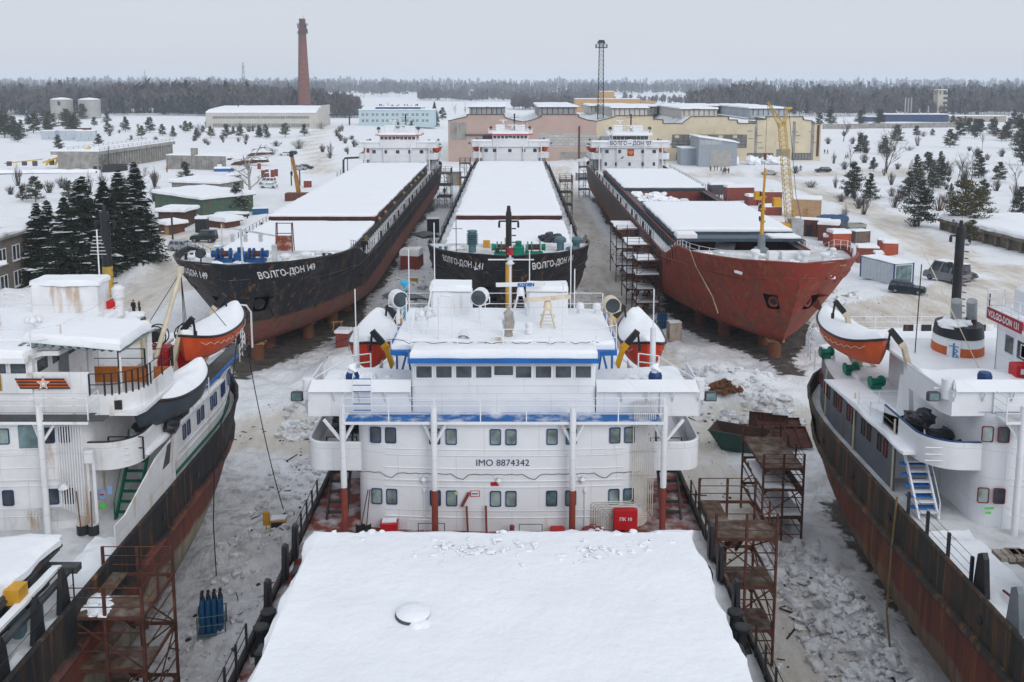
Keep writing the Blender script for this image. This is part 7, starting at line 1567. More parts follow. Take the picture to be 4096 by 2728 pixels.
# garage
x, y, z = onG(2870, 668); g = thing('garage', 'grey sheet-metal garage with a roller door before the yellow hall', 'garage', (x, y, z), 0)
mb = MB(); wG = 6.0; mb.prism([(-wG, 0), (wG, 0), (wG, 7.6), (-wG, 9.3)], 0, 14, 0, 'y'); mb.box(-wG - 4.5, -wG - .01, 5, 13, 0, 5.5); mb.build('wall', paint('sheet_grey', (.29, .33, .38), .6, 0, .06), g)
MB().box(-2.4, 4.4, -.1, -.02, 0, 5.4).build('roller_door', paint('door_grey_beige', (.36, .35, .33)), g)
mb = MB(); mb.box(-5.6, 1.2, -.12, -.02, 7.0, 8.4, 0); mb.build('window', paint('window_pale', (.4, .42, .44), .3), g)
mb = MB(); mb.snow(-wG - .4, wG + .5, -.4, 14.2, 0, .4, 0, 3, 1, .1, .08, zf=lambda x, y: 8.45 - .14 * x); mb.snow(-wG - 4.6, -wG, 4.8, 13, 5.5, .3, 0, 5, 1); mb.build('snow_cover', SNOW, g)
# white block with window bands
x0, y0 = GP(825, 515); x1, _ = GP(1268, 515); g = thing('industrial_block', 'long white two-storey industrial block below the chimney', 'building', (x0, y0, 0))
w_ = x1 - x0; mb = MB(); mb.prism([(0, 0), (0, 9.4), (6, 10.8), (36, 12.4), (36, 0)], 0, w_, 0, 'x'); mb.prism([(y_, z_) for y_, z_ in ((-.2, 0), (-.2, 10), (3, 11), (6, 11), (6, 12.2), (12, 12.2), (12, 13.6), (36, 13.6), (36, 0))], w_, w_ + 1, 0, 'x'); mb.build('wall', WPAN, g)
for za, zb, n_ in ((6.0, 7.4, 4), (1.0, 3.1, 5)):
    for i in range(n_):
        a = 4 + (w_ - 8) * i / n_; b = a + (w_ - 8) / n_ * .97; mb = MB(); mb.box(a, b, -.08, -.01, za, zb, 0)
        for k in range(13): xx = a + (b - a) * k / 12; mb.box(xx - .09, xx + .09, -.12, -.08, za, zb, 1)
        mb.build('window_band', [DGLASS, WPAN], g)
MB().snow(0, w_, -.3, 35.5, 0, .7, 0, 2, 3, .2, .2, zf=lambda x, y: 9.45 + (1.4 * y / 6 if y < 6 else 1.4 + (y - 6) * .054)).build('snow_cover', SNOW, g)
# brick chimney
x, y = -.2226 * 690, 690; g = thing('brick_chimney', 'tall tapering red brick chimney behind the white block', 'chimney', (x, y, 0))
CH = bpy.data.materials.new('chimney_brick'); CH.use_nodes = True; nn = CH.node_tree; bb = nn.nodes['Principled BSDF']
cc = mixc(nn, noisef(nn, .5, .3, .7), (.17, .06, .042), (.23, .09, .065)); t_ = nn.nodes.new('ShaderNodeTexCoord'); s_ = nn.nodes.new('ShaderNodeSeparateXYZ'); nn.links.new(t_.outputs['Object'], s_.inputs[0]); mr = nn.nodes.new('ShaderNodeMapRange'); mr.inputs[1].default_value = 52; mr.inputs[2].default_value = 66; nn.links.new(s_.outputs[2], mr.inputs[0])
cc = mixc(nn, noisef(nn, .25, .45, .7, (1, 1, .15)), cc, (.14, .065, .05)); cc = mixc(nn, mr.outputs[0], cc, (.13, .055, .045)); nn.links.new(cc, bb.inputs['Base Color']); bb.inputs['Roughness'].default_value = .9
mb = MB(); mb.lathe((0, 0, 0), [(4.9, 0), (4.35, 16), (3.75, 32), (3.1, 48), (2.6, 62), (2.75, 63), (2.7, 66), (2.35, 68), (2.35, 74)], 24); mb.build('shaft', CH, g)
mb = MB()
for i in range(17): zz = 4 + i * 3.7; rd = 4.9 - 2.3 * zz / 62 + .05; mb.lathe((0, 0, zz), [(rd, 0), (rd + .06, .05), (rd + .06, .28), (rd, .33)], 24)
mb.beam((-4.9, -.5, 0), (-2.8, -.5, 66), .4, .4); mb.build('steel_band', DGREY, g)
mb = MB()
for zz in (63.5, 69.5):
    mb.lathe((0, 0, zz), [(4.1, 0), (4.1, .3)], 20); 
    for k in range(12): a = k * .5236; mb.beam((4.0 * math.cos(a), 4.0 * math.sin(a), zz), (4.0 * math.cos(a), 4.0 * math.sin(a), zz + 1.3), .1)
    mb.tube([(4.0 * math.cos(k * .5236), 4.0 * math.sin(k * .5236), zz + 1.2) for k in range(12)], .07, 4, 0, True)
for k in range(7): a = k * .9; mb.cb(3.2 * math.cos(a), 3.2 * math.sin(a), 64 + (k % 3) * 3, .9, .8, 2.8)
mb.cyl((1, 0, 74), (1, 0, 76.5), .08, n=5); mb.build('gallery', DGREY, g)
# pale blue office
x0, y0 = GP(1436, 505); x1, _ = GP(1738, 505); w_ = x1 - x0; g = thing('office_building', 'pale blue two-storey office with rows of windows in the middle distance', 'building', (x0, y0, 0))
mb = MB(); mb.box(0, w_, 0, 14, 0, 10.2); mb.box(10, w_ - 7, 3, 14, 10.2, 12); mb.build('wall', paint('pale_blue_wall', (.44, .58, .63), .8, 0, .05), g); MB().box(10.4, w_ - 9, 2.6, 2.98, 10.4, 11.8).build('roof_parapet', BLUED, g)
for zz in (2.6, 6.4):
    for i in range(14):
        a = 2.6 + i * (w_ - 6) / 13.2 + (i % 2) * -.5; mb = MB(); windows(mb, lambda u, v, d: (u, -d, v), [(a, zz + .95, 1.7, 1.8)], r=.05, fr=.12); mb.box(a - .06, a + .06, -.08, -.03, zz + .05, zz + 1.85); mb.build('window', [WHITE, DGLASS], g)
mb = MB(); mb.snow(-.3, w_ + .3, -.4, 14, 10.25, .5, 0, 1, 2, .2, .15); mb.snow(9.8, w_ - 6.8, 2.6, 14, 12, .6, 0, 2, 2, .2, .3); mb.build('snow_cover', SNOW, g)
mb = MB()
for i in range(18): mb.cb(12 + rnd.random() * (w_ - 20), 4 + rnd.random() * 8, 12, .7, .6, rnd.uniform(.8, 1.9))
mb.build('roof_vents', DGREY, g)
# storage tanks
for px, lb in ((250, 'pale storage tank with a dark hatch, left one of two'), (361, 'pale rust-streaked storage tank, right one of two')):
    x, y, z = onG(px, 470); g = thing('storage_tank', lb, 'tank', (x, y, z), 0, 'storage tanks on the left horizon'); mb = MB(); rd = 41 * y / FPX
    mb.lathe((0, 0, -.5), [(rd, 0), (rd, 14.5), (rd * 1.02, 14.6), (rd * 1.02, 15)], 28); mb.build('shell', paint('tank_grey', (.36, .36, .35), .8, .2, .08, .2, rustc=(.33, .25, .16)), g); MB().lathe((0, 0, 14.5), [(rd * 1.02, 0), (rd * .7, .9), (.05, 1.6)], 28).build('snow_cover', SNOW, g)
    if px < 300: MB().box(.8, 2.6, -rd - .1, -rd + .2, 10, 13).build('hatch', BLACK, g)
# pale tower and blue building on the right horizon
x, y, z = onG(3766, 466); g = thing('training_tower', 'slender pale tower with window pairs on the right horizon', 'tower', (x, y, 0)); s = y / FPX; hw, ht = 19 * s, 98 * s
mb = MB(); mb.box(-hw, hw, 0, 9, 0, ht * .8); 
for a in (-hw + .5, -hw * .2, hw - .5): mb.box(a - .5, a + .5, 0, 1, ht * .8, ht)
mb.box(-hw, hw, 0, 9, ht - .6, ht); mb.box(-hw, hw, 8.5, 9, ht * .8, ht); mb.build('wall', paint('tower_cream', (.50, .46, .41), .9, .1), g)
for i in range(5):
    for a in (.15, .55): mb = MB(); windows(mb, lambda u, v, d: (u, -d, v), [(hw * a + 1, 2.0 + i * 4.2, 1.9, 2.1)], fr=.1); mb.build('window', [CONC, BLACK], g)
MB().snow(-hw, hw, 0, 9, ht, .4, 0, 2, 1).build('snow_cover', SNOW, g)
x0, y0 = GP(3540, 492); x1, _ = GP(3792, 492); g = thing('blue_warehouse', 'long deep blue warehouse beside the pale tower', 'building', (x0, y0, 0)); mb = MB(); w_ = x1 - x0; mb.box(0, w_, 0, 16, 0, 5.8); mb.box(-13, -3, 6, 14, 0, 4); mb.build('wall', paint('warehouse_blue', (.012, .055, .15), .6, .4, .1, .2), g); mb = MB(); mb.snow(-.4, w_ + .4, -.4, 16, 5.8, .5, 0, 3, 2); mb.snow(-13, -3, 6, 14, 4, .4, 0, 3, 2); mb.build('snow_cover', SNOW, g)
mb = MB()
for xx, hh in ((15, 12), (17, 11.5), (19, 12), (25, 4), (31, 6)): mb.cyl((xx, 4, 5.5), (xx, 4, 5.5 + hh), .5, n=8)
mb.build('flue', paint('galvanised', (.3, .32, .34), .4), g)
x0, y0 = GP(3795, 490); g = thing('low_building', 'low beige building to the right of the tower foot', 'building', (x0, y0, 0)); mb = MB(); mb.box(0, 40, 0, 12, 0, 4.4); mb.build('wall', paint('beige_wall', (.38, .34, .29), .9, .2), g); MB().snow(-.3, 40.3, -.3, 12, 4.4, .5, 0, 3, 2).build('snow_cover', SNOW, g)
x0, y0 = GP(3290, 517); x1, y1 = GP(3830, 512); g = MB()
nseg = 24
for i in range(nseg): a, b = i / nseg, (i + .96) / nseg; g.prism([(x0 + (x1 - x0) * a, y0 + (y1 - y0) * a), (x0 + (x1 - x0) * b, y0 + (y1 - y0) * b), (x0 + (x1 - x0) * b, y0 + (y1 - y0) * b + .25), (x0 + (x1 - x0) * a, y0 + (y1 - y0) * a + .25)], 0, 3.0 + gz(x0 + (x1 - x0) * a, y0))
tag(g.build('concrete_fence', CONC), 'long low concrete panel fence beyond the right field', 'fence')
# orange-trimmed building behind the hall
x0, y0 = GP(2300, 450); x1, _ = GP(2560, 450); g = thing('orange_building', 'flat orange building showing behind the hall roofs', 'building', (x0, y0, 0)); w_ = x1 - x0; mb = MB(); mb.box(0, w_, 0, 20, 0, 13); mb.box(w_ * .38, w_ * .62, 10, 26, 13, 20); mb.box(w_ * 1.02, w_ * 1.25, 5, 20, 0, 11); mb.build('wall', paint('orange_wall', (.50, .30, .13), .8), g)
for i in range(12): MB().box(w_ * (.1 + .03 * i), w_ * (.122 + .03 * i), -.1, -.02, 3, 9).build('window', DGLASS, g)
mb = MB(); mb.snow(0, w_, 0, 20, 13, .5, 0, 3, 2); mb.snow(w_ * .38, w_ * .62, 10, 26, 20, .5, 0, 3, 2); mb.build('snow_cover', SNOW, g)
# left concrete dock with pillars, and its retaining wall
xa, ya, za = onG(395, 690); xb, yb, zb = onG(690, 632); g = thing('concrete_dock', 'derelict concrete gallery with pillars and a snowy slab roof on the left', 'concrete ruin', (xa, ya, za)); d = Vector((xb - xa, yb - ya, 0)); Ld = d.length; g.rotation_euler.z = math.atan2(d.y, d.x)
mb = MB(); mb.box(0, Ld, 4, 4.4, -2, 5.2); mb.box(-.6, Ld + 1, -.8, 14, 5.2, 6.2); mb.box(0, Ld, -.5, 5, -1.2, -.2); mb.box(-.5, 0, -.5, 12, -2, 5.2); mb.build('slab', CONC, g)
for i in range(30): x = Ld * (i + .5) / 30; mb = MB(); mb.box(x - .3, x + .3, -.5, .1, -.3, 5.2); mb.build('pillar', CONC, g)
MB().snow(-.6, Ld + 1, -.7, 14, 6.2, .5, 0, 3, 1.5, .1, .1).build('snow_cover', SNOW, g); mb = MB(); mb.rail([(0, -.6, 6.3), (Ld, -.6, 6.3)], 1.0, 2, 3, .04, .05); mb.rail([(0, 9, 6.3), (Ld, 9, 6.3)], 1.0, 2, 3, .04, .05); mb.build('roof_railing', CONC, g)
xa, ya, za = onG(668, 676); xb, yb, zb = onG(900, 682); g = thing('retaining_wall', 'grey concrete retaining wall with ribs right of the dock', 'wall', (xa, ya, za)); d = Vector((xb - xa, yb - ya, 0)); Ld = d.length; g.rotation_euler.z = math.atan2(d.y, d.x)
mb = MB(); mb.box(0, Ld, 0, .8, -1, 4.2); mb.box(8.5, 10.5, -.2, .6, 4.2, 6.5)
for i in range(12): mb.box(Ld * i / 12, Ld * i / 12 + .35, -.25, 0, -1, 4.0)
mb.build('wall', CONC, g); MB().snow(0, Ld, -.1, 9, 4.2, .4, 0, 3, 1).build('snow_cover', SNOW, g)
# left brick building
g = thing('brick_building', 'grey brick two-storey building with white-framed windows at the left edge', 'building', (-60.7, 94, 0))
BK = bpy.data.materials.new('grey_beige_brick'); BK.use_nodes = True; nn = BK.node_tree; bb = nn.nodes['Principled BSDF']; tb = nn.nodes.new('ShaderNodeTexBrick'); tb.inputs['Scale'].default_value = 1; tb.inputs['Brick Width'].default_value = .3; tb.inputs['Row Height'].default_value = .1; tb.inputs['Mortar Size'].default_value = .012; tb.inputs['Color1'].default_value = (.24, .21, .175, 1); tb.inputs['Color2'].default_value = (.17, .145, .12, 1); tb.inputs['Mortar'].default_value = (.13, .12, .11, 1)
tcx = nn.nodes.new('ShaderNodeTexCoord'); sx_ = nn.nodes.new('ShaderNodeSeparateXYZ'); cx_ = nn.nodes.new('ShaderNodeCombineXYZ'); nn.links.new(tcx.outputs['Object'], sx_.inputs[0]); nn.links.new(sx_.outputs[1], cx_.inputs[0]); nn.links.new(sx_.outputs[2], cx_.inputs[1]); nn.links.new(cx_.outputs[0], tb.inputs[0]); nn.links.new(tb.outputs[0], bb.inputs['Base Color']); bb.inputs['Roughness'].default_value = .9
mb = MB(); mb.box(-32, 0, 0, 30, 0, 7.0); mb.build('wall', BK, g); mb = MB(); mb.box(-32.4, .5, -.4, 30.5, 7.0, 7.3); mb.build('eaves', CONC, g)
MB().snow(-32.3, .45, -.3, 30.4, 7.3, .4, 0, 9, .8, .1, .2).build('snow_cover', snowmat('roof_snow_patchy2', (.82, .84, .87), .2, (.12, .12, .125), .3), g)
for i in range(9):
    for zz in (1.7, 4.9):
        mb = MB(); windows(mb, lambda u, v, d: (d, u, v), [(2 + i * 3.1, zz, 1.5, 1.7)], r=.03, fr=.12); mb.box(.02, .08, 2 + i * 3.1 - .05, 2 + i * 3.1 + .05, zz - .85, zz + .85); mb.box(0, .2, 1.1 + i * 3.1, 2.9 + i * 3.1, zz - 1.05, zz - .97); mb.build('window', [WHITE, GLASS], g)
mb = MB(); mb.bbox(.05, .45, 25.0, 25.8, 4.2, 4.8); mb.build('air_conditioner', WHITE, g)
# ruined long roof at the right edge
xa, ya, za = onG(3770, 920); xb, yb, zb = onG(4200, 1035)
g = thing('ruined_shed', 'low collapsed shed with a thick snow roof at the right edge', 'shed', (xa, ya, za - .2)); d = Vector((xb - xa, yb - ya, 0)); Ld = d.length; g.rotation_euler.z = math.atan2(d.y, d.x)
mb = MB(); mb.box(0, Ld, 0, .4, -.5, 1.5); mb.box(-.5, Ld, -.8, 15, 1.7, 2.2); 
for i in range(9): mb.box(Ld * i / 9, Ld * i / 9 + .5, -.6, 0, -.5, 1.8)
mb.build('wall', paint('rotten_wood_concrete', (.17, .15, .12), .9, .3, .3, 1), g); MB().snow(-.4, Ld, -.7, 15, 2.2, .8, 0, 3, 1, .3, .3).build('snow_cover', SNOW, g)
# ================================================================= YARD: scaffolds, cranes, containers, vehicles, people
def scaffold(label, x0, x1, y0, y1, levels, z0=None, rail=1.1, mat=RUST, snow=False, plate=True, bays=1):
    cx, cy = (x0 + x1) / 2, (y0 + y1) / 2; z0 = gz(cx, cy) if z0 is None else z0
    t = thing('scaffold_tower', label, 'scaffold', (cx, cy, 0), 0, 'rusty scaffold towers beside the hulls'); a, b = (x1 - x0) / 2, (y1 - y0) / 2; top = levels[-1] + rail
    mb = MB(); P = [(-a, -b), (a, -b), (a, b), (-a, b)] + ([(0, -b), (0, b)] if bays > 1 else [])
    for px, py in P: mb.beam((px, py, z0 - .3), (px, py, top), .1, .1)
    for lv in levels:
        for p, q in zip(P[:4], P[1:4] + P[:1]): mb.beam((*p, lv - .05), (*q, lv - .05), .08, .12)
        for p in P[:4]: mb.prism([(p[0] - .28 * (p[0] > 0) , lv - .1), (p[0] + .28 * (p[0] < 0), lv - .1), (p[0], lv - .45)], p[1] - .02, p[1] + .02, 0, 'y')
    zz = [z0] + list(levels)
    for i, (u, v) in enumerate(zip(zz, zz[1:])):
        s = 1 if i % 2 else -1
        mb.beam((a, -b * s, u), (a, b * s, v), .05); mb.beam((-a * s, -b, u), (a * s, -b, v), .05); mb.beam((-a * s, b, u), (a * s, b, v), .05)
        for f in (.35, .7): mb.beam((-a, -b, u + (v - u) * f), (a, -b, u + (v - u) * f), .04); mb.beam((a, -b, u + (v - u) * f), (a, b, u + (v - u) * f), .04)
    mb.build('frame', mat, t)
    for i, lv in enumerate(levels):
        mb = MB(); h = .95 if i < len(levels) - 1 else 0
        if plate: mb.box(-a, a, -b, b - h, lv, lv + .04); 
        else: mb.box(-a, a, -b, -b * .1, lv, lv + .04); mb.box(-a, -a * .3, -b * .1, b, lv, lv + .04)
        o = mb.build('platform', paint('rust_brown_plank', (.12, .075, .05), .85, .5, .3, 2.5, rustc=(.22, .20, .19), streak=False), t)
        if snow and i < len(levels) - (bays > 1): MB().snow(-a, a * (.6 if i % 2 else 1), -b, b - h, lv + .04, .14, 0, lv + x0, .3, .1, .05).build('snow_cover', SNOW, o)
    mb = MB(); lv = levels[-1]; mb.rail([(-a, -b, lv), (a, -b, lv), (a, b, lv), (-a, b, lv)], rail, 3, 1.3, .022, .04); mb.build('railing', mat, t)
    mb = MB()
    for u, v in zip(zz, zz[1:]): stairs(mb, (a * .1, b * .8, u), (a * .1, -b * .5, v), .5, 6)
    mb.build('ladder', mat, t); return t
SC1 = scaffold('rusty railed scaffold platform against the hull at the lower left corner', -15.95, -13.25, 30.9, 33.9, [1.9, 4.1, 6.15], plate=False, bays=2)
q = MB()
for i in range(26): q.lump((-.9 + rnd.uniform(-.4, .9), rnd.uniform(-1.4, -.2), 6.2), rnd.uniform(.08, .3), i, sz=.35)
q.build('snow_cover', SNOW, SC1)
scaffold('rusty open scaffold tower right of the nearest wide snowy hatch', 8.7, 11.3, 37.2, 40.8, [1.7, 3.7, 5.9], bays=2, plate=False)
scaffold('crooked rusty scaffold with snow-laden decks at the stripped stern on the right', 13.7, 15.9, 48, 52.5, [1.6, 3.2, 4.4], rail=.8, snow=True, bays=2)
scaffold('scaffold with snowy decks in front of the red bow, nearest of its row', 13.6, 16.1, 99, 102.5, [1.5, 3.0, 4.6, 6.2], snow=True)
scaffold('scaffold with snowy decks beside the red-bowed ship, second of its row', 13.2, 15.9, 104.5, 109, [1.8, 3.6, 5.4, 7.0], snow=True)
scaffold('scaffold with a snowy roof deck beside the grey primed side, third of its row', 13.4, 16.1, 117, 124, [2.2, 4.4, 6.8], snow=True, rail=.6)
scaffold('tall dark scaffold at the stern of the ship with the rusted strake', -15.4, -12.6, 189, 194, [2.4, 4.8, 7.2], mat=DGREY); scaffold('dark scaffold tower against the left of the middle ship house', -11.0, -8.8, 193, 196, [3, 6, 9], mat=DGREY); scaffold('dark scaffold tower at the right of the middle ship house', 9.2, 11.6, 176, 180, [2.4, 4.8, 7.0], mat=DGREY); scaffold('dark scaffold tower left of the ship with lettering on its bridge', 15.0, 17.4, 205, 208, [2.2, 4.6, 7.2], mat=DGREY); scaffold('dark scaffold behind the far left corner of the ship with the orange roof edge', -37, -33.8, 195, 199, [3, 6], mat=DGREY)
# gas cylinder racks
def rack(label, px, py, rz, nx, ny, cols, grp):
    x, y, z = onG(px, py); g = thing('cylinder_rack', 'open steel rack holding blue gas cylinders, ' + label, 'rack', (x, y, z), rz); a, b = nx * .26 / 2 + .08, ny * .26 / 2 + .08
    mb = MB()
    for u in (-a, a):
        for v in (-b, b): mb.beam((u, v, -.1), (u, v, 1.0), .06)
    for h in (.12, .55, .98): mb.tube([(-a, -b, h), (a, -b, h), (a, b, h), (-a, b, h)], .025, 4, 0, True)
    mb.box(-a, a, -b, b, .02, .06); mb.build('frame', TEAL, g)
    first = None
    for i in range(nx):
        for j in range(ny):
            u, v = (i - (nx - 1) / 2) * .26, (j - (ny - 1) / 2) * .26; X_ = x + u * math.cos(rz) - v * math.sin(rz); Y_ = y + u * math.sin(rz) + v * math.cos(rz)
            if first is None:
                first = thing('gas_cylinder', 'blue gas cylinder in the rack ' + label, 'gas cylinder', (X_, Y_, z + .06), 0, grp)
                mb = MB(); mb.lathe((0, 0, 0), [(.115, 0), (.12, .05), (.12, 1.4), (.09, 1.54), (.04, 1.6), (.04, 1.66)], 10); mb.build('body', paint('cylinder_blue', (.012, .09, .22), .45, .25, .15, 3), first); mb = MB(); mb.lathe((0, 0, 1.66), [(.05, 0), (.075, .02), (.075, .14), (.06, .15)], 6); mb.build('valve_cap', BLACK, first)
            else: dup(first, (X_, Y_, z + .06 + rnd.uniform(-.02, .03)), rnd.random() * 6)
rack('in the alley left of the nearest hatch', 850, 2525, .25, 4, 3, None, 'gas cylinders in the near rack'); rack('by the red bow', 2648, 1316, .1, 4, 2, None, 'gas cylinders in the far rack')
# boxes, containers, sheds
def crate(name, label, cat, px, py, w_, d, h, rz, mat, snow=.25, grp=None, door=None, roofw=.06, tilt=None):
    x, y, z = onG(px, py); g = thing(name, label, cat, (x, y, z - .05), rz, grp); mb = MB(); mb.box(-w_ / 2, w_ / 2, 0, d, 0, h)
    k = max(2, int(w_ / .55))
    for i in range(k + 1): u = -w_ / 2 + w_ * i / k; mb.box(u - .03, u + .03, -.035, -.002, .06, h - .06)
    k = max(2, int(d / .55))
    for i in range(k + 1):
        v = d * i / k
        for s in (-1, 1): mb.box(min(s * (w_ / 2 + .002), s * (w_ / 2 + .035)), max(s * (w_ / 2 + .002), s * (w_ / 2 + .035)), v - .03, v + .03, .06, h - .06)
    mb.box(-w_ / 2 - .05, w_ / 2 + .05, -.05, d + .05, h, h + .07); mb.build('shell', mat, g)
    if door is not None: mb = MB(); mb.box(-.45 * min(1, w_ / 2), .45 * min(1, w_ / 2), -.07, -.04, .1, min(2.0, h * .85)); mb.build('door', door, g)
    if snow: MB().snow(-w_ / 2 - roofw, w_ / 2 + roofw, -roofw, d + roofw, h + .07, snow, 0, px, .3, .08, .06).build('snow_cover', SNOW, g)
    return g
CR = paint('container_red', (.24, .055, .04), .6, .3); CB = paint('container_brown', (.13, .05, .035), .7, .4); CO = paint('container_orange_red', (.42, .085, .04), .6, .2); WD = paint('shed_dark_wood', (.085, .05, .04), .9, .3, .25, 3); GRS = paint('shed_green', (.075, .13, .095), .8, .35)
PALE = paint('pale_blue_grey_container', (.46, .52, .57), .6, .12); BOXG = 'steel boxes and containers along the right road'
for a in [('rusty brown container with its dark door open, left of the flatbed truck', 3235, 946, 6, 3, 2.8, -.45, CB, .05, BLACK), ('red-brown container with a thick domed snow cap beside the truck', 3312, 966, 3.2, 3, 2.7, -.4, CB, .6, None), ('low red bin under snow in front of the snow-capped container', 3320, 988, 2.0, 2, 1.5, -.3, CR, .4, None), ('bright orange-red box with a thick snow cap, nearest the truck row', 3366, 996, 2.9, 2.4, 2.4, .1, CO, .5, None), ('small red box behind the other one on the open snow', 3533, 1000, 1.3, 1.4, 1.5, -.2, CR, .2, None), ('small orange-red box with snow on the open snow by a steel frame', 3562, 1022, 2.0, 1.5, 1.8, -.25, CO, .35, None), ('wide red-brown box under snow left of the white cabin', 3470, 1054, 2.8, 2.2, 2.2, -.15, CR, .35, None), ('narrow red box leaning at the white cabin corner', 3515, 1086, 1.0, 1.5, 2.4, -.2, CR, .3, None), ('clean red container behind the yellow crane', 3080, 822, 5.0, 3, 2.8, .05, CR, .02, None), ('dark red box with snow left of the clean red container', 3022, 822, 3.0, 2.5, 1.8, .1, CR, .5, None), ('large dark red container near the rack of sacks', 2962, 802, 6, 2.5, 2.8, .1, CR, .5, None), ('red box with snow behind the grey hatch edge', 3085, 862, 4.0, 2, 1.6, 0, CR, .5, None), ('brown steel tank box standing alone on the snow', 3450, 972, 2.8, 2, 1.9, .3, paint('tank_box_brown', (.16, .13, .11), .8, .4), .15, None)]:
    lb, px, py, w_, d, h, rz, mt, sn, dr = a; crate('container', lb, 'container', px, py, w_, d, h, rz, mt, sn, BOXG, dr)
crate('wooden_cabin', 'pale new timber cabin with a flat snowy roof beside the yellow crane', 'cabin', 3222, 875, 5.2, 5, 3.6, -.35, paint('new_timber', (.48, .31, .18), .8, 0, .12, 2), .35, None, WOOD)
g = crate('site_cabin', 'white ribbed site cabin with blue corner frames and a glazed front', 'cabin', 3612, 1138, 3.0, 6.0, 2.7, .35, paint('cabin_white', (.55, .60, .66), .5, 0, .05), .06)
mb = MB()
for u in (-1.5, 1.5):
    for v in (0, 6): mb.beam((u, v, 0), (u, v, 2.75), .14)
mb.tube([(-1.5, -.03, 2.72), (1.5, -.03, 2.72), (1.5, 6, 2.72), (-1.5, 6, 2.72)], .07, 4, 0, True); mb.build('corner_frame', BLUED, g); mb = MB()
for u in (-1.2, -.4, .4): mb.box(u, u + .75, -.1, -.05, .3, 2.5)
mb.build('glazed_front', CURT, g)
crate('pallet_rack', 'rack of dark sacks under snow beside the dark red container', 'rack', 2889, 778, 5.5, 2.5, 2.2, .1, DGREY, .5)
for i, (lb, px, py, w_, d, h, mt) in enumerate([('pale blue-grey container, leftmost of the row on the plain', 183, 560, 3.6, 6, 4.2, PALE), ('pale container second from the left on the plain', 204, 560, 3.6, 6, 4.2, PALE), ('pale container in the middle of the row on the plain', 235, 558, 6.4, 5, 4.2, PALE), ('wide pale container fourth in the row on the plain', 283, 562, 8.5, 5, 4.6, PALE), ('pale container at the right end of the row on the plain', 344, 565, 8.0, 5, 4.6, PALE)]): crate('container', lb, 'container', px, py, w_, d, h, .25, mt, .3, 'pale containers on the white plain')
crate('container', 'rust-brown container behind the pale row on the plain', 'container', 330, 545, 7, 4, 4.2, .2, CB, .3)
def shed(label, pxl, pyl, pxr, pyr, depth, h, mat, snow=.7):
    xa, ya, za = onG(pxl, pyl); xb, yb, zb = onG(pxr, pyr); d = Vector((xb - xa, yb - ya, 0)); g = thing('shed', label, 'shed', (xa, ya, min(za, zb) - .2), math.atan2(d.y, d.x), 'low sheds with thick snow roofs'); Ls = d.length
    mb = MB(); mb.box(0, Ls, 0, depth, 0, h)
    for i in range(int(Ls / 1.2) + 1): mb.box(i * 1.2, i * 1.2 + .06, -.04, -.001, 0, h)
    mb.box(-.4, Ls + .4, -.5, depth + .4, h, h + .15); mb.build('wall', mat, g); mb = MB(); mb.box(Ls * .7, Ls * .7 + 1.1, -.08, -.05, .1, 2.0); mb.build('door', WOOD, g)
    MB().snow(-.5, Ls + .5, -.6, depth + .5, h + .15, snow, 0, pxl, .6, .15, .1).build('snow_cover', SNOW, g); return g
shed('long green boarded shed under thick snow beside the spruces', 622, 848, 813, 868, 11, 4.0, GRS); shed('shed with pale walls and a thick snow roof behind the green one', 690, 795, 880, 805, 9, 4.2, CONC); shed('dark brown wooden shed with an ochre door in front of the green one', 636, 905, 735, 913, 5, 3.0, WD, .6); shed('small red-brown shed behind the rightmost spruces', 632, 935, 676, 940, 3, 1.9, CB, .5); shed('low red-brown box shed under a snow heap right of the black bin', 836, 910, 905, 915, 3, 1.5, CB, .8); shed('small grey brick hut with a flat snowy roof between the two black ships', 1790, 742, 1846, 742, 6, 3.6, CONC, .4)
crate('container', 'black upright bin with a snow cap behind the jeep', 'container', 805, 925, 1.9, 1.6, 2.3, .1, BLACK, .4); crate('kiosk', 'little red shed beside the sandy pile and the crane boom', 'shed', 1231, 750, 1.8, 1.8, 1.6, .2, CR, .3); crate('cabinet', 'small grey cabinet on the snow behind the alley', 'cabinet', 2330, 722, 3, 2, 2, .1, GREY, .3)
crate('steel_box', 'red steel box full of dirty snow under the lettered bow', 'box', 1370, 1390, 1.25, 1.2, 1.35, -.1, CR, .35); crate('steel_box', 'tall rusty white cabinet standing beside the blue cylinders', 'cabinet', 2702, 1362, 1.15, 1.0, 1.75, .15, paint('cabinet_rust_white', (.42, .36, .30), .7, .6), .05); crate('steel_box', 'dark steel box between the black hulls', 'box', 1733, 932, 2.0, 2, 2.4, .1, BLACK, .1); crate('steel_box', 'dark red tank with a snow dome on legs beside the long black hull', 'box', 1640, 1075, 2.6, 2.2, 1.8, -.15, CR, .9); crate('steel_box', 'small ochre box lying in the trodden snow between the bows', 'box', 1657, 1128, .9, .7, .5, .2, YEL, .03); crate('pallet', 'stack of bright blue drums in a frame left of the long snowy hatches', 'pallet', 1040, 850, 2.8, 1.6, 1.2, .15, paint('drum_blue', (.012, .11, .25)), .2)
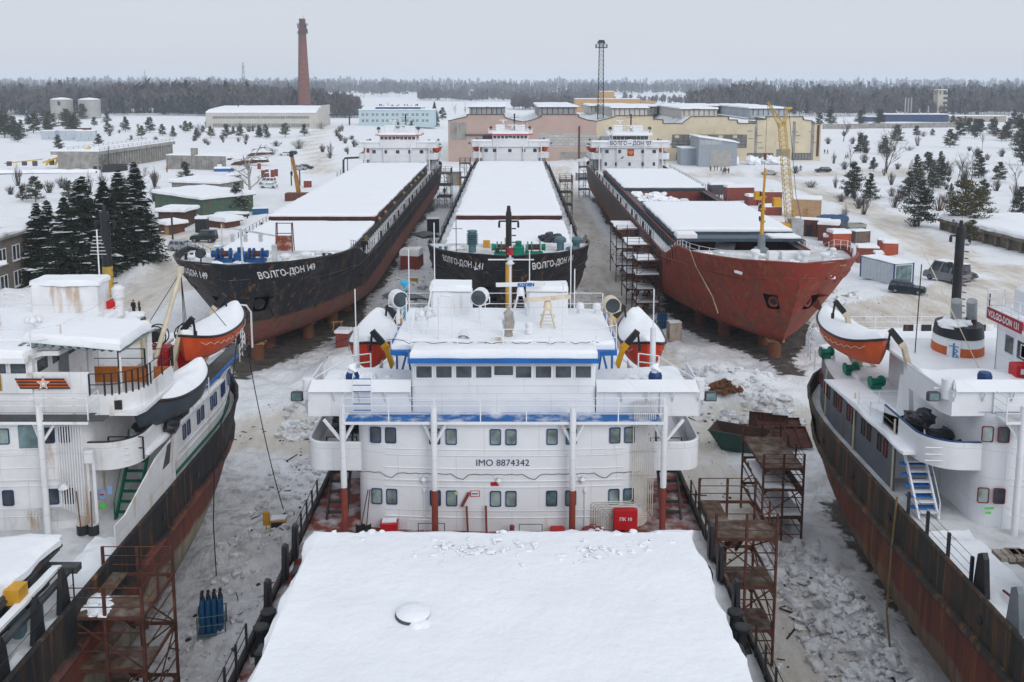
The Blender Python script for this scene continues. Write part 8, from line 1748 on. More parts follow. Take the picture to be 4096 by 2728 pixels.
# yellow winch set in the near alley
x, y, z = onG(1110, 2122); g = thing('generator_set', 'small yellow generator on the dirty snow left of the railing', 'generator', (x, y, z), .1); mb = MB(); mb.bbox(-.35, .5, -.3, .3, .1, .65, .05); mb.box(-.28, .42, -.32, -.3, .2, .55, 1); mb.bbox(-.75, -.4, -.1, .1, .3, 1.05, .03); mb.beam((-.6, 0, 0), (-.6, 0, .4), .05); mb.build('body', [YEL, BLACK], g); mb = MB(); mb.bbox(.75, 1.05, -.1, .15, .1, .5, .03); mb.beam((.8, 0, .45), (.95, 0, 1.0), .07); mb.build('control_box', YEL, g); MB().snow(-.33, .48, -.28, .28, .65, .06, 0, 1, .1, .04, .02).build('snow_cover', SNOW, g); mb = MB(); mb.tube([(.2, -.4, .02), (.5, -.8, .03), (1.2, -.7, .02), (1.4, -.2, .02)], .03, 5); mb.build('cable', ROPE, g)
# skip and scrap panels
x, y, z = onG(2958, 1795); g = thing('skip', 'green boat-shaped skip with rusty insides on the right track', 'skip', (x, y, z + .02), R(-28)); mb = MB()
bt = [(-1.1, -.75), (1.1, -.75), (1.1, .75), (-1.1, .75)]; tp = [(-2.0, -1.0), (2.0, -1.0), (2.0, 1.0), (-2.0, 1.0)]
vs = [(a, b, 0) for a, b in bt] + [(a, b, 1.35) for a, b in tp] + [(a * .97, b * .95, 1.35) for a, b in tp] + [(a * .97, b * .95, .06) for a, b in bt]; ql = [(i, (i + 1) % 4) for i in range(4)]
mb.add(vs, [(3, 2, 1, 0)] + [(i, j, 4 + j, 4 + i) for i, j in ql] + [(4 + i, 4 + j, 8 + j, 8 + i) for i, j in ql], 0); mb.add(vs, [(8 + i, 8 + j, 12 + j, 12 + i) for i, j in ql] + [(12, 13, 14, 15)], 1)
for a in (-1.3, 0, 1.3): mb.beam((a, -.8, .25), (a, -1.0, 1.32), .08)
mb.beam((-2, -1.02, 1.33), (2, -1.02, 1.33), .09); mb.beam((-2, 1.02, 1.33), (2, 1.02, 1.33), .09); mb.build('hopper', [paint('skip_green', (.03, .085, .065), .6, .3), paint('skip_rust', (.10, .06, .05), .9, .3)], g)
for i, (px, py, w_, h, tl, lb) in enumerate([(3040, 1735, 1.6, 1.3, .5, 'upright rusty plate behind the skip, left'), (3095, 1740, 1.9, 1.2, .5, 'upright rusty plate behind the skip, right'), (3130, 1775, 3.0, 2.4, 1.25, 'ribbed rusty panel lying tilted by the stripped stern, larger'), (3185, 1805, 2.2, 2.0, 1.2, 'ribbed rusty panel lying tilted against the stripped stern, smaller')]):
    x, y, z = onG(px, py); o = MB(); o.box(-w_ / 2, w_ / 2, -.03, .03, 0, h)
    for k in range(4): a = -w_ / 2 + w_ * k / 3; o.box(a - .03, a + .03, -.18, -.03, 0, h)
    o.box(-w_ / 2, w_ / 2, -.16, -.03, h - .06, h); o = o.build('scrap_sheet', RUST, None, (x, y, z + .25)); o.rotation_euler = (-tl, 0, -.3 + .1 * i); tag(o, lb, 'scrap sheet', 'rusty scrap sheets by the skip')
for i, (a, b, lb) in enumerate([((2970, 1862), (3020, 1960), 'thin steel bar lying on the track, left of two'), ((2998, 1860), (3030, 1955), 'thin steel bar lying on the track, right of two')]):
    p, q_ = onG(*a), onG(*b); mb = MB(); mb.beam((*p[:2], p[2] + .08), (*q_[:2], q_[2] + .08), .06); tag(mb.build('steel_bar', DGREY), lb, 'steel bar', 'steel bars on the track')
for px, py, s, lb in ((1620, 1165, 1.6, 'bent grey steel plate lying below the middle bow'), (1715, 945, 1.4, 'grey steel plate lying between the black hulls')):
    x, y, z = onG(px, py); mb = MB(); mb.grid(lambda u, v: ((u - .5) * 2.6 * s, (v - .5) * 3 * s, .25 + .5 * s * (1 - (2 * u - 1) ** 2) * .5), 8, 2); mb.grid(lambda u, v: ((u - .5) * 2.6 * s, (v - .5) * 3 * s, .22 + .5 * s * (1 - (2 * u - 1) ** 2) * .5), 8, 2); tag(mb.build('steel_plate', GREY, None, (x, y, z), .5), lb, 'steel plate')
x, y, z = onG(1350, 1325); g = MB()
for s in (-1, 1): g.beam((s * .5, -.3, 0), (s * .35, 0, 1.0), .08); g.beam((s * .5, .3, 0), (s * .35, 0, 1.0), .08)
g.beam((-.6, 0, 1.0), (.6, 0, 1.0), .12); g.beam((-.5, -.3, .1), (.5, .3, .4), .06); tag(g.build('trestle', WOOD, None, (x, y, z), .4), 'yellowish wooden trestle under the lettered black bow', 'trestle')
# keel blocks
kb = None
for sx, sy, nm in ((-23.5, 75.5, 'lettered black'), (24.5, 76.3, 'red-bowed')):
    for i, (dx, dy) in enumerate([(0, 7.5), (0, 11.5), (-3, 15), (3, 15), (-4.5, 20), (4.5, 20), (-5, 26), (5, 26), (5, 33), (-5, 33)]):
        lb = 'rusty round keel support beneath the %s ship hull' % nm
        if kb is None:
            kb = thing('keel_block', lb, 'keel block', (sx + dx, sy + dy, 0), 0, 'keel supports under the %s ship' % nm); mb = MB(); mb.lathe((0, 0, -.2), [(.62, 0), (.6, 1.7)], 14); mb.build('pillar', paint('keel_rust', (.17, .07, .04), .8, .4), kb); mb = MB(); mb.bbox(-.75, .75, -.6, .6, 1.5, 1.8, .05); mb.build('timber_cap', WOOD, kb)
        else: dup(kb, (sx + dx, sy + dy, 0), 0, lb, None, 'keel supports under the %s ship' % nm)
# hanging cables
def cable(label, pts, r=.03, mat=ROPE):
    pts = [Vector(p) for p in pts]; mb = MB(); mb.tube(pts, r, 5); tag(mb.build('cable', mat), label, 'cable')
def sag(p, q_, s, n=14): return [Vector(p).lerp(Vector(q_), i / n) - Vector((0, 0, s * 4 * (i / n) * (1 - i / n))) for i in range(n + 1)]
cable('black cable hanging from the left ship roof edge straight down its side', sag((-16.2, 53.5, 11.4), (-15.6, 50, 8.9), .1, 4) + [Vector((-15.3, 45.5, 6.5)), Vector((-15.1, 44.2, 3.0)), Vector((-15.0, 44.0, .4))])
e = onG(1135, 2075); cable('black cable slung from the left ship stern to the yellow generator', sag((-16.6, 56, 9.5), (e[0], e[1], e[2] + .5), .9))
e = onG(1390, 1385); cable('dark cable slung from the left ship stern to the red steel box', sag((-19, 58.6, 9.8), (e[0], e[1], 1.2), 1.4))
# masts and cranes
def lattice(mb, p, q_, w0, w1, n=20, r=.06):
    p, q_ = Vector(p), Vector(q_); ax = (q_ - p).normalized(); u = ax.cross(Vector((0, 1, 0))).normalized(); v = ax.cross(u)
    def c(i, k): f = i / n; w_ = (w0 + (w1 - w0) * f) / 2; s = ((-1, -1), (1, -1), (1, 1), (-1, 1))[k % 4]; return p.lerp(q_, f) + u * s[0] * w_ + v * s[1] * w_
    for k in range(4):
        mb.tube([c(i, k) for i in range(0, n + 1, 1)], r, 4)
        for i in range(n): mb.beam(c(i, k), c(i + 1, k + (1 if i % 2 else 0)) if i % 2 else c(i + 1, k + 1), r * 1.2); mb.beam(c(i, k), c(i, k + 1), r)
x, y, z = onG(2400, 622); y = 326; x = (2397 - 2048) / FPX * (y + 3); g = thing('lattice_mast', 'slim dark lattice floodlight mast behind the ship with bridge lettering', 'mast', (x, y, 0)); mb = MB(); lattice(mb, (0, 0, 0), (0, 0, 40), 2.3, 1.4, 26, .08); mb.build('lattice', BLACK, g); mb = MB(); mb.box(-1.9, 1.9, -1.9, 1.9, 38.2, 38.4); mb.rail([(-1.9, -1.9, 38.3), (1.9, -1.9, 38.3), (1.9, 1.9, 38.3), (-1.9, 1.9, 38.3), (-1.9, -1.9, 38.3)], 1.1, 2, 1.2, .04, .05)
for a in (-1.2, -.2, .8): mb.cb(a, -1.6, 39.6, .7, .5, .7)
mb.bbox(-1, 1, -.8, .8, 40, 40.9, .1); mb.build('lamp_platform', BLACK, g)
x, y = (3098 - 2048) / FPX * 148, 145; g = thing('lattice_crane', 'yellow lattice crane rising behind the red-bowed ship', 'crane', (x, y, 0)); CY = paint('crane_yellow', (.56, .38, .07), .6, .2)
mb = MB(); lattice(mb, (2.2, 0, 3), (.1, 0, 19.5), 1.25, 1.0, 22, .05); mb.build('tower', CY, g); mb = MB(); lattice(mb, (0, 0, 19), (-2.2, 0, 22.6), .8, .25, 8, .035); lattice(mb, (.4, 0, 19), (1.1, 0, 21.6), .4, .3, 5, .03); mb.box(.5, 1.6, -.3, .3, 21.5, 21.8); mb.build('jib', CY, g)
mb = MB(); mb.tube([(-2.2, 0, 22.5), (-2.3, -.1, 14.6)], .025, 4); mb.tube([(-2.3, -.1, 13.4), (-2.6, -.1, 5.5)], .03, 4); mb.tube([(1.1, 0, 21.8), (2.8, 0, 8), (4.2, 0, 2.5)], .04, 4); mb.build('hoist_rope', BLACK, g); mb = MB(); mb.bbox(-2.5, -2.1, -.3, .1, 13.6, 14.6, .1); mb.build('hook_block', CB, g)
mb = MB(); mb.bbox(.2, 2.0, -1, .6, 1.6, 3.6, .1); mb.bbox(1.9, 3.9, -1.2, 1, 1.4, 4.2, .1, 1); mb.box(-1.8, 4.2, -1.5, 1.5, 0, 1.0, 2); mb.bbox(-.9, .4, -.9, .3, 6.2, 7.6, .08); mb.pieces('cab', [YEL, paint('cab_grey', (.35, .37, .38)), DGREY], g)
x, y, z = onG(1190, 800); g = thing('telescopic_boom', 'tilted ochre telescopic crane boom standing left of the snowy hatches', 'crane', (x, y, z)); OC = paint('boom_ochre', (.36, .17, .04), .6, .3); mb = MB(); mb.beam((.6, 0, -.5), (-.2, 0, 5.5), .8, .9); mb.beam((-.2, 0, 5.5), (-.9, 0, 9.6), .6, .7); mb.build('boom', OC, g); mb = MB(); mb.bbox(-1.4, -.6, -.5, .5, 9.5, 10.6, .1); mb.beam((-1.2, 0, 9.6), (-1.0, 0, 6.2), .08); mb.cb(-1.1, 0, 5.4, .4, .4, .9); mb.build('boom_head', BLACK, g); mb = MB(); mb.bbox(-2.5, 3.5, -1.2, 1.2, -.2, 1.6, .1); mb.build('chassis', CB, g)
for px, top, bot, Yd, lb in ((985, 250, 330, 1500, 'distant lattice pylon left of the chimney'), (1733, 302, 326, 2600, 'tiny distant pylon right of the chimney'), (595, 280, 320, 2600, 'faint distant mast far left of the chimney')):
    X_ = (px - 2048) / FPX * Yd; zt = YP(px, top, Yd)[1]; z0 = gz(X_, Yd); g = MB(); lattice(g, (X_, Yd, z0), (X_, Yd, zt), (zt - z0) * .16, .8, 9, .22); g.beam((X_ - 4, Yd, zt * .9), (X_ + 4, Yd, zt * .9), .4); tag(g.build('pylon', GREY), lb, 'pylon', 'pylons on the skyline')
for px, py, h, lb in ((691, 958, 4.5, 'weathered wooden pole with a leaning pipe behind the jeep'), (1166, 742, 3.4, 'dark post right of the white minivan, left of two'), (1200, 742, 4.0, 'dark post beside the crane boom, right of two'), (664, 470, 0, ''), (705, 980 - 440, 0, '')):
    if h: x, y, z = onG(px, py); mb = MB(); mb.cyl((x, y, z - .3), (x, y, z + h), .16, n=7); mb.cyl((x, y, z + h - .2), (x - (2.6 if px == 691 else .3), y, z + h - (1.0 if px == 691 else .3)), .1, n=6); tag(mb.build('post', paint('post_brown', (.06, .05, .045), .9)), lb, 'post')
x, y, z = onG(1374, 704); g = MB(); g.tube([(x, y, z), (x + .1, y, 4.0), (x + .6, y, 4.6), (x + 6, y + 1, 4.8)], .3, 8); g.cyl((x + 1.2, y + .2, z), (x + 1.2, y + .2, 4.5), .12, n=6); tag(g.build('pipe_portal', BLACK), 'thick black pipe bending up and over beside the orange-edged ship house', 'pipe')
x, y, z = onG(1710, 520 + 0); 
xa, ya = GP(1340, 500); g = MB()
for dx in (0, 13): g.beam((xa + dx, ya - 20, 0), (xa + dx, ya - 20, 7), .8)
g.tube([(xa - 4, ya - 20, 7.2), (xa + 13, ya - 20, 7.2), (xa + 40, ya + 30, 7.2)], .5, 6); tag(g.build('pipe_bridge', BLACK), 'dark overhead pipe rack between the white block and the pale blue office', 'pipe')
# left plain: barge under snow, blue boat, steel stacks
x, y, z = onG(205, 690); g = thing('snowed_barge', 'snow-buried barge with yellow deck gear on the left plain', 'barge', (x, y, z - .4), .1); mb = MB(); mb.prism([(-26, -2), (14, -3), (19, -1), (21, 3), (19, 6), (-26, 5)], 0, 1.0, 0); mb.prism([(13, -2.9), (19, -1), (21, 3), (19, 6), (14, 5)], 1.0, 2.4, 0); mb.build('hull', BLACK, g); q = MB(); q.snow(-26, 15, -3.2, 5, 0.5, 1.0, 0, 3, 1, .4, .3); q.build('snow_cover', SNOW, g); mb = MB()
for a in range(5): mb.beam((-2 + a * 2.4, 2, 2.4), (-1 + a * 2.6, 2, 4.2 + a * .7), .5)
mb.beam((-3, 2, 3.2), (11, 2, 7.6), .4, .5); mb.beam((-14, 2, 3.0), (-3, 2, 4.2), .3); mb.pieces('deck_crane', paint('deck_yellow', (.62, .40, .03), .5), g); mb = MB()
for a in range(7): mb.cb(-12 + a * 3.8, rnd.uniform(-1, 3), 2.4, 1.1, 1, rnd.uniform(.8, 1.7))
mb.cyl((16, 2, 2), (16, 2, 8), .12, n=5); mb.pieces('deck_gear', DGREY, g)
x, y, z = onG(893, 686); g = thing('small_boat', 'small blue-hulled boat under snow by the retaining wall', 'boat', (x, y, z), .1); mb = MB(); mb.prism([(-2.5, -.9), (1.7, -1), (3, 0), (1.7, 1), (-2.5, .9)], 0, .9); mb.build('hull', paint('boat_blue', (.02, .12, .34)), g); q = MB(); q.snow(-2.5, 2.2, -.9, .9, .9, .5, 0, 3, .4, .1, .1); q.build('snow_cover', SNOW, g); MB().bbox(-1.6, -.4, -.6, .6, .9, 2.1, .1).build('cabin', WHITE, g)
for i, (px, py, w_, h, lb) in enumerate([(1000, 662, 12, 2.2, 'heap of rust-red steel sections on the left slope, largest'), (1040, 626, 9, 1.8, 'upper stack of rust-red steel sections on the left slope'), (990, 640, 14, .8, 'flat snowy stack of steel sections on the left slope'), (930, 722, 5, 1.6, 'rust-red trough near the weeping birch')]):
    x, y, z = onG(px, py); mb = MB()
    for k in range(4): mb.beam((-w_ / 2 + k * .3, k * .7, .3 + .25 * (k % 3)), (w_ / 2 - k * .5, k * .7 + .4, h * (.6 + .1 * k)), .6, .5)
    o = mb.build('steel_stack', CB, None, (x, y, z)); q = MB(); q.snow(-w_ / 2, w_ / 2 - 1, .3, 3, h * .8, .4, 0, i, .6, .2, .1); q.build('snow_cover', SNOW, o); tag(o, lb, 'steel stack', 'rusty steel stacks on the left slope')
for i, (px, py) in enumerate([(1053, 712), (1068, 706), (1069, 718), (1091, 710), (1105, 704), (1037, 676)]):
    x, y, z = onG(px, py); mb = MB(); mb.bbox(-.45, .45, -.4, .4, 0, 2.2 - .2 * (i % 3), .05); mb.bbox(-.5, .5, -.45, .45, 2.2 - .2 * (i % 3), 2.35 - .2 * (i % 3), .03, 1); tag(mb.build('steel_bollard', [CR, SNOW], None, (x, y, z)), 'short rust-red steel post standing in the snow left of the crane boom', 'post', 'red steel posts')
x, y, z = onG(925, 890); g = MB()
for k in range(5): g.beam((-2.8 + k * 1.4, 0, 0), (-2.8 + k * 1.4, 1.4, 1.5), .2); 
g.beam((-3, 0, 1.4), (3, 0, 1.2), .3); g.beam((-3, 1.4, 1.5), (3, 1.4, 1.2), .3); o = g.build('trestle', RUST, None, (x, y, z)); q = MB(); q.snow(-3, 3, -.2, 1.6, 1.55, .3, 0, 2, .4, .1, .1); q.build('snow_cover', SNOW, o); tag(o, 'rusty trestle frame under snow right of the black bin', 'steel frame')
# vehicles
def car(name, label, cat, px, py, rz, body, L_=4.3, W_=1.7, belt=.92, top=1.45, low=.3, cab=(-2.0, -1.75, .25, .95), hood=.85, wr=.32, snow=0, grp=None, loc=None, bed=None, wins=3):
    x, y, z = loc or onG(px, py); g = thing(name, label, cat, (x, y, z), rz, grp); h, w_ = L_ / 2, W_ / 2
    st = [(-h, low + .1, belt * .8, belt * .8, w_ * .9, w_ * .86), (-h + .06, low, belt, belt + .01, w_, w_ * .92), (cab[0], low, belt, belt + .02, w_, w_ * .92), (cab[1], low, belt, top, w_, w_ * .78), (cab[2], low, belt, top, w_, w_ * .76), (cab[3], low, belt, belt + .03, w_, w_ * .9), (h - .25, low, hood * .95, hood, w_, w_ * .88), (h - .04, low, hood * .75, hood * .8, w_ * .95, w_ * .84), (h, low + .1, hood * .6, hood * .62, w_ * .85, w_ * .8)]
    st = [s if i not in (1, 2) or cab[0] > -h + .1 else s for i, s in enumerate(st)]
    vs = []; 
    for (a, zl, zb, zt, w1, w2) in st: vs += [(a, -w1, zl), (a, -w1, zb), (a, -w2, zt), (a, w2, zt), (a, w1, zb), (a, w1, zl)]
    fs = [tuple(range(5, -1, -1)), tuple(range(48, 54))]
    for i in range(8):
        for k in range(6): fs.append((i * 6 + k, i * 6 + (k + 1) % 6, i * 6 + 6 + (k + 1) % 6, i * 6 + 6 + k))
    mb = MB(); mb.add(vs, fs); mb.box(-h - .05, -h + .15, -w_ * .9, w_ * .9, low + .08, low + .25, 1); mb.box(h - .15, h + .06, -w_ * .9, w_ * .9, low + .08, low + .25, 1); mb.build('body', [body, DGREY], g)
    mb = MB()
    for s in (-1, 1):
        yb = lambda zz: s * (w_ - (w_ * .23) * (zz - belt) / (top - belt) + .012); za, zb = belt + .06, top - .1
        for i in range(wins):
            f0, f1 = i / wins + .03, (i + 1) / wins - .03
            xb = lambda f, zz: (cab[0] + (cab[1] - cab[0]) * (zz - belt) / (top - belt)) * (1 - f) + (cab[3] + (cab[2] - cab[3]) * (zz - belt) / (top - belt)) * f
            mb.add([(xb(f0, za), yb(za), za), (xb(f1, za), yb(za), za), (xb(f1, zb), yb(zb), zb), (xb(f0, zb), yb(zb), zb)], [(0, 1, 2, 3)])
    for c0, c1, s in ((cab[3], cab[2], 1), (cab[0], cab[1], -1)):
        if abs(c0 - c1) > .02: 
            xx = lambda zz: c0 + (c1 - c0) * (zz - belt) / (top - belt) + s * .015; za, zb = belt + .08, top - .07; mb.add([(xx(za), -w_ * .8, za), (xx(za), w_ * .8, za), (xx(zb), w_ * .7, zb), (xx(zb), -w_ * .7, zb)], [(0, 1, 2, 3)])
    mb.build('windows', GLASS, g)
    for s in (-1, 1):
        for a in (-h * .62, h * .62):
            o = MB().cyl((a, s * (w_ - .2), wr), (a, s * (w_ + .01), wr), wr, n=14).build('wheel', RUBBER, g); MB().cyl((a, s * (w_ + .011), wr), (a, s * (w_ + .02), wr), wr * .55, n=10).build('rim', GREY, o)
        mb = MB(); mb.bbox(h - .06, h + .02, s * w_ * .62 - .14, s * w_ * .62 + .14, hood * .68, hood * .85, .02); mb.build('headlight', CURT, g); mb = MB(); mb.box(-h - .02, -h + .02, s * w_ * .75 - .08, s * w_ * .75 + .08, belt * .62, belt * .8); mb.build('tail_light', FIRE, g)
    if snow: MB().snow(cab[1], cab[2], -w_ * .72, w_ * .72, top, snow, 0, px, .2, .03, .03).build('snow_cover', SNOW, g)
    return g
DKB = paint('car_dark_blue', (.012, .022, .035), .3); DKG = paint('car_dark_green', (.015, .03, .028), .4); SIL = paint('car_silver', (.38, .40, .43), .35, metal=.3); CWH = paint('car_white', (.62, .64, .66), .35); VANG = paint('van_grey', (.20, .21, .22), .45, .1); CBK = paint('car_black', (.015, .016, .018), .3)
g = car('station_wagon', 'dark blue old estate car with a roof rack in front of the white cabin', 'car', 3628, 1172, R(-28), DKB, 4.1, 1.62, .92, 1.42, cab=(-2.0, -1.8, .2, .75)); mb = MB(); mb.rail([(-1.6, -.55, 1.42), (.2, -.55, 1.42), (.2, .55, 1.42), (-1.6, .55, 1.42), (-1.6, -.55, 1.42)], .12, 1, .6, .02, .02); mb.build('roof_rack', GREY, g)
car('van', 'grey high-roof van seen from behind beside the white cabin', 'van', 3785, 1125, R(118), VANG, 5.6, 2.0, 1.25, 2.6, cab=(-2.75, -2.65, 1.3, 2.0), hood=1.15, wr=.36, snow=.06)
car('suv', 'black off-road car partly hidden by the dark mast on the right', 'car', 3835, 1112, R(-60), CBK, 4.3, 1.75, 1.05, 1.75, cab=(-2.05, -1.9, .3, .8), wr=.36)
car('jeep', 'dark green boxy jeep parked by the small snowy sheds', 'car', 817, 968, R(178), DKG, 4.1, 1.75, 1.15, 1.95, .45, cab=(-1.98, -1.92, .45, .7), hood=1.12, wr=.4)
car('suv', 'silver car behind the snow bank in front of the jeep', 'car', 735, 1003, R(-15), SIL, 4.4, 1.8, 1.0, 1.62, cab=(-2.1, -1.8, .3, 1.0))
car('minivan', 'white people carrier on the snowy slope left of the crane boom', 'car', 1068, 738, R(175), CWH, 4.4, 1.7, 1.05, 1.75, cab=(-2.1, -2.0, .6, 1.2), snow=.05)
car('parked_car', 'snow-covered car just below the white people carrier', 'car', 1075, 752, R(178), CWH, 4.1, 1.7, .9, 1.3, cab=(-1.5, -1.0, .2, .9), snow=.2); car('parked_car', 'white car beside the shrubs at the top of the slope', 'car', 1140, 622, R(178), CWH, 4.2, snow=.05); car('parked_car', 'dark car behind the white one at the top of the slope', 'car', 1166, 618, R(170), DKB, 4.2); car('parked_car', 'silver hatchback on the track, left of the black one', 'car', 1200, 679, R(-5), SIL, 4.2); car('parked_car', 'black saloon on the track beside the silver hatchback', 'car', 1225, 676, R(-5), CBK, 4.4)
car('saloon_car', 'silver saloon on the yard in front of the yellow hall', 'car', 3078, 680, R(178), SIL, 4.3, cab=(-1.5, -1.0, .3, 1.1)); car('estate_car', 'black estate car parked behind the shrubs on the right', 'car', 3292, 688, R(186), CBK, 4.6, 1.75, .95, 1.5, cab=(-2.1, -1.7, .4, 1.1))
g = car('flatbed_truck', 'small truck with a blue cab and an open grey bed by the snow-capped boxes', 'truck', 3392, 934, R(-168), paint('truck_cab', (.03, .035, .045), .5), 5.6, 2.0, 1.15, 2.2, .5, cab=(.6, .7, 2.0, 2.45), hood=1.3, wr=.42, wins=1); mb = MB(); mb.box(-2.8, .4, -1.02, 1.02, 1.1, 1.2); 
for s in (-1, 1): mb.box(-2.8, .4, min(s * 1.0, s * 1.05), max(s * 1.0, s * 1.05), 1.2, 1.7)
mb.box(-2.85, -2.8, -1.0, 1.0, 1.2, 1.7); mb.build('load_bed', paint('bed_grey', (.33, .33, .30), .7), g)
x, y, z = onG(3330, 905); mb = MB(); 
for i in range(6): mb.lump((x + i * .7 - 1.5, y + 1, z + 1.2), 1.2, i, n=10, k=6, rough=.15)
tag(mb.build('covered_heap', paint('blue_tarp', (.03, .09, .2))), 'heap under a dark blue tarpaulin behind the truck cab', 'tarpaulin')
# people
def body(pose, name):
    J = {'pel': (0, 0, .95), 'wai': (0, 0, 1.1), 'che': (0, .01, 1.32), 'nec': (0, 0, 1.5), 'hea': (0, -.02, 1.62), 'top': (0, -.01, 1.74)}
    E = [('pel', 'wai'), ('wai', 'che'), ('che', 'nec'), ('nec', 'hea'), ('hea', 'top')]; Rd = {'pel': .165, 'wai': .16, 'che': .185, 'nec': .075, 'hea': .105, 'top': .07}
    for s, n_ in ((-1, 'l'), (1, 'r')):
        st = s * pose.get('stride', 0); sw = -st
        J.update({n_ + 'hip': (s * .1, 0, .88), n_ + 'kne': (s * .11, -.26 * st - .03, .5), n_ + 'ank': (s * .12, -.42 * st + (.08 if st < 0 else 0), .1), n_ + 'toe': (s * .13, -.42 * st - .14, .05), n_ + 'sho': (s * .21, 0, 1.42), n_ + 'elb': (s * .28, .05 - .25 * sw, 1.14), n_ + 'wri': (s * .27, -.08 - .45 * sw - pose.get('reach', 0) * .2, .92 + pose.get('reach', 0) * .15), n_ + 'pal': (s * .26, -.1 - .48 * sw - pose.get('reach', 0) * .24, .84 + pose.get('reach', 0) * .15)})
        Rd.update({n_ + 'hip': .12, n_ + 'kne': .085, n_ + 'ank': .065, n_ + 'toe': .055, n_ + 'sho': .095, n_ + 'elb': .075, n_ + 'wri': .05, n_ + 'pal': .045}); E += [('pel', n_ + 'hip'), (n_ + 'hip', n_ + 'kne'), (n_ + 'kne', n_ + 'ank'), (n_ + 'ank', n_ + 'toe'), ('che', n_ + 'sho'), (n_ + 'sho', n_ + 'elb'), (n_ + 'elb', n_ + 'wri'), (n_ + 'wri', n_ + 'pal')]
        p = Vector(J[n_ + 'pal'])
        for k in range(5): J[n_ + 'f%d' % k] = tuple(p + Vector((-s * .01 if k < 4 else -s * .03, -.035 + .022 * k if k < 4 else -.05, -.09 + .008 * abs(k - 1.5) if k < 4 else -.04))); Rd[n_ + 'f%d' % k] = .011; E.append((n_ + 'pal', n_ + 'f%d' % k))
    ks = list(J); me = bpy.data.meshes.new(name); me.from_pydata([J[k] for k in ks], [(ks.index(a), ks.index(b)) for a, b in E], []); o = bpy.data.objects.new(name, me); col.objects.link(o)
    o.modifiers.new('s', 'SKIN'); 
    if not me.skin_vertices: me.attributes
    for i, k in enumerate(ks): v = me.skin_vertices[0].data[i]; v.radius = (Rd[k], Rd[k] * (.75 if k in ('che', 'wai', 'pel') else 1)); v.use_root = k == 'pel'
    o.modifiers.new('d', 'SUBSURF').levels = 1; bpy.context.view_layer.update(); m2 = bpy.data.meshes.new_from_object(o.evaluated_get(bpy.context.evaluated_depsgraph_get())); bpy.data.objects.remove(o)
    idx = [3 if p.center.z < .14 else 1 if p.center.z < .93 and abs(p.center.x) < .235 else 2 if p.center.z > 1.52 or (abs(p.center.x) > .2 and p.center.z < .9) else 0 for p in m2.polygons]
    m2.materials.clear(); 
    for _ in range(4): m2.materials.append(None)
    m2.polygons.foreach_set('material_index', idx); m2.polygons.foreach_set('use_smooth', [True] * len(idx)); return m2
def has_skin(m): return len(m.skin_vertices) > 0
BOD = [body({'stride': 0}, 'stand'), body({'stride': .8}, 'walk'), body({'stride': .2, 'reach': 1}, 'work')]
SKIN = paint('skin', (.45, .25, .18), .6)
def person(label, px, py, k, coat, trou, hat, rz=0, loc=None, sit=0):
    x, y, z = loc or onG(px, py); g = thing('person', label, 'person', (x, y, z), rz); me = BOD[k].copy()
    for i, c in enumerate((coat, trou, SKIN, BLACK)): me.materials[i] = paint('cloth_%d_%d_%d' % tuple(int(v * 1000) for v in c), c, .9) if isinstance(c, tuple) else c
    o = bpy.data.objects.new('body', me); col.objects.link(o); o.parent = g
    mb = MB(); mb.lathe((0, -.01, 1.64), [(.115, 0), (.125, .03), (.12, .09), (.07, .14), (.01, .155)], 12); mb.beam((0, -.1, 1.665), (0, -.17, 1.655), .16, .02) ; mb.build('hat', paint('hat_%d_%d' % (int(hat[0] * 1000), int(hat[1] * 1000)), hat, .7), g); return g
BRN, DRK, OLV, KHA = (.09, .06, .04), (.018, .018, .022), (.07, .075, .04), (.16, .12, .07)
z3 = lambda zx, zy: (2000 + .478 * zx, 250 + .478 * zy)
for i, (a, b, k, ct, ht, lb) in enumerate([(1655, 862, 1, BRN, DRK, 'worker in brown walking beside the grey garage, nearer of the pair'), (1648, 850, 1, DRK, DRK, 'worker in black walking beside the grey garage, farther of the pair'), (1761, 912, 0, KHA, DRK, 'worker in tan standing left of the garage group'), (1794, 906, 0, BRN, DRK, 'worker in brown in front of the roller door, centre of three'), (1818, 907, 0, KHA, KHA, 'worker in tan in front of the roller door, right of three'), (1850, 921, 1, OLV, DRK, 'worker in olive at the left of the tight group'), (1868, 937, 1, DRK, DRK, 'worker in black walking in front of the tight group'), (1889, 931, 0, BRN, (.5, .1, .03), 'worker in brown in the middle of the tight group'), (1911, 931, 0, BRN, DRK, 'worker in brown at the right of the tight group'), (1879, 918, 0, KHA, DRK, 'worker in tan at the back of the tight group')]): person(lb, *z3(a, b), k, ct, BRN if i % 2 else DRK, ht, rnd.random() * 6)
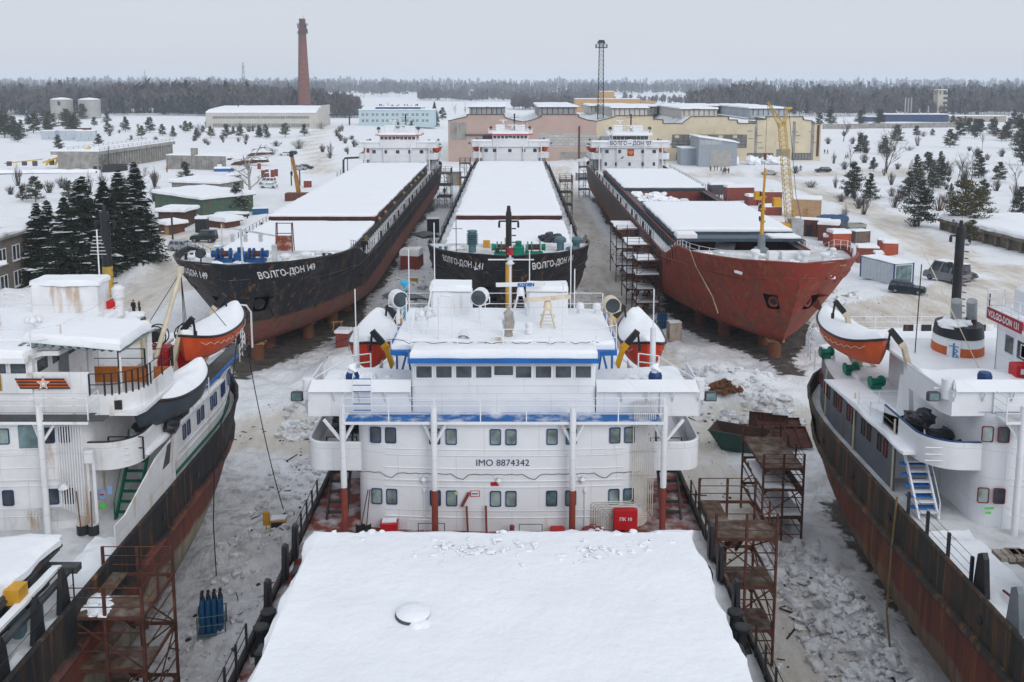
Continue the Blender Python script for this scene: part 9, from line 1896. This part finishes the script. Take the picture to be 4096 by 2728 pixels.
for i, (a, b, k, lb) in enumerate([(632, 766, 1, 'walker in dark clothes right of the yellow hall, left of the far pair'), (657, 769, 1, 'walker in dark clothes right of the yellow hall, right of the far pair'), (808, 809, 1, 'walker in black on the far path, left one side by side'), (824, 809, 1, 'walker in black on the far path, right one side by side'), (398, 902, 1, 'walker in dark blue before the hall, left of the near pair'), (432, 903, 1, 'walker in dark blue before the hall, right of the near pair')]): person(lb, *zr(a, b, 0)[:2], k, DRK if i < 4 else (.02, .03, .06), DRK, DRK, i * .4)
person('worker in black with an orange helmet on the sandy road behind the left ship', 536, 1262, 0, DRK, DRK, (.55, .07, .02), 2.8); person('worker in olive with a white helmet on the sandy road behind the left ship', 559, 1262, 0, OLV, DRK, (.6, .6, .6), 2.2)
person('worker in black crouched over the side deck of the lettered black ship', 0, 0, 2, DRK, DRK, DRK, -.6, (-16.0, 98.5, ZD + .55)); person('worker in khaki holding the rail of the lettered black ship', 0, 0, 2, KHA, DRK, DRK, .8, (-16.2, 101.5, ZD + .6)); person('worker in an orange vest by the concrete dock', 668, 690, 0, (.45, .1, .03), DRK, DRK, 1); person('dark-clothed worker on the scaffold deck at the far stern', 0, 0, 0, DRK, DRK, DRK, 0, (-14.0, 190.5, 2.46))
# timber wedges along the hatch side of the lettered ship and further loose things
for i in range(8):
    mb = MB(); mb.bbox(-.2, .2, -.4, .4, 0, .22, .03); mb.box(-.16, .18, -.36, .34, .225, .3); tag(mb.build('timber_block', WOOD, None, (-23.5 + 6.75, 75.5 + 40 + i * 8.5 + 3 * math.sin(i * 5.1), 7.75 + farz(40 + i * 8.5)), .2), 'raw timber block lying along the hatch edge of the lettered black ship', 'timber block', 'timber blocks along the hatch edge')
# ================================================================= haze over the valley
x0, x1, y0, y1 = gx[0] - 5, gx[-1] + 5, gy[0] - 5, gy[-1] + 5; mb = MB(); mb.box(x0, x1, y0, y1, float(H.min()) - 1.2, 82); hz = mb.build('haze', bpy.data.materials.new('haze_air'))
hm = hz.data.materials[0]; hm.use_nodes = True; hm.node_tree.nodes.clear(); ho = hm.node_tree.nodes.new('ShaderNodeOutputMaterial'); hv = hm.node_tree.nodes.new('ShaderNodeVolumePrincipled'); hv.inputs['Color'].default_value = (.80, .885, 1.0, 1); hv.inputs['Density'].default_value = HAZE; hv.inputs['Anisotropy'].default_value = 0.0
hm.node_tree.links.new(hv.outputs[0], ho.inputs['Volume']); tag(hz, 'thin cold haze over the valley', 'haze', None, 'stuff')
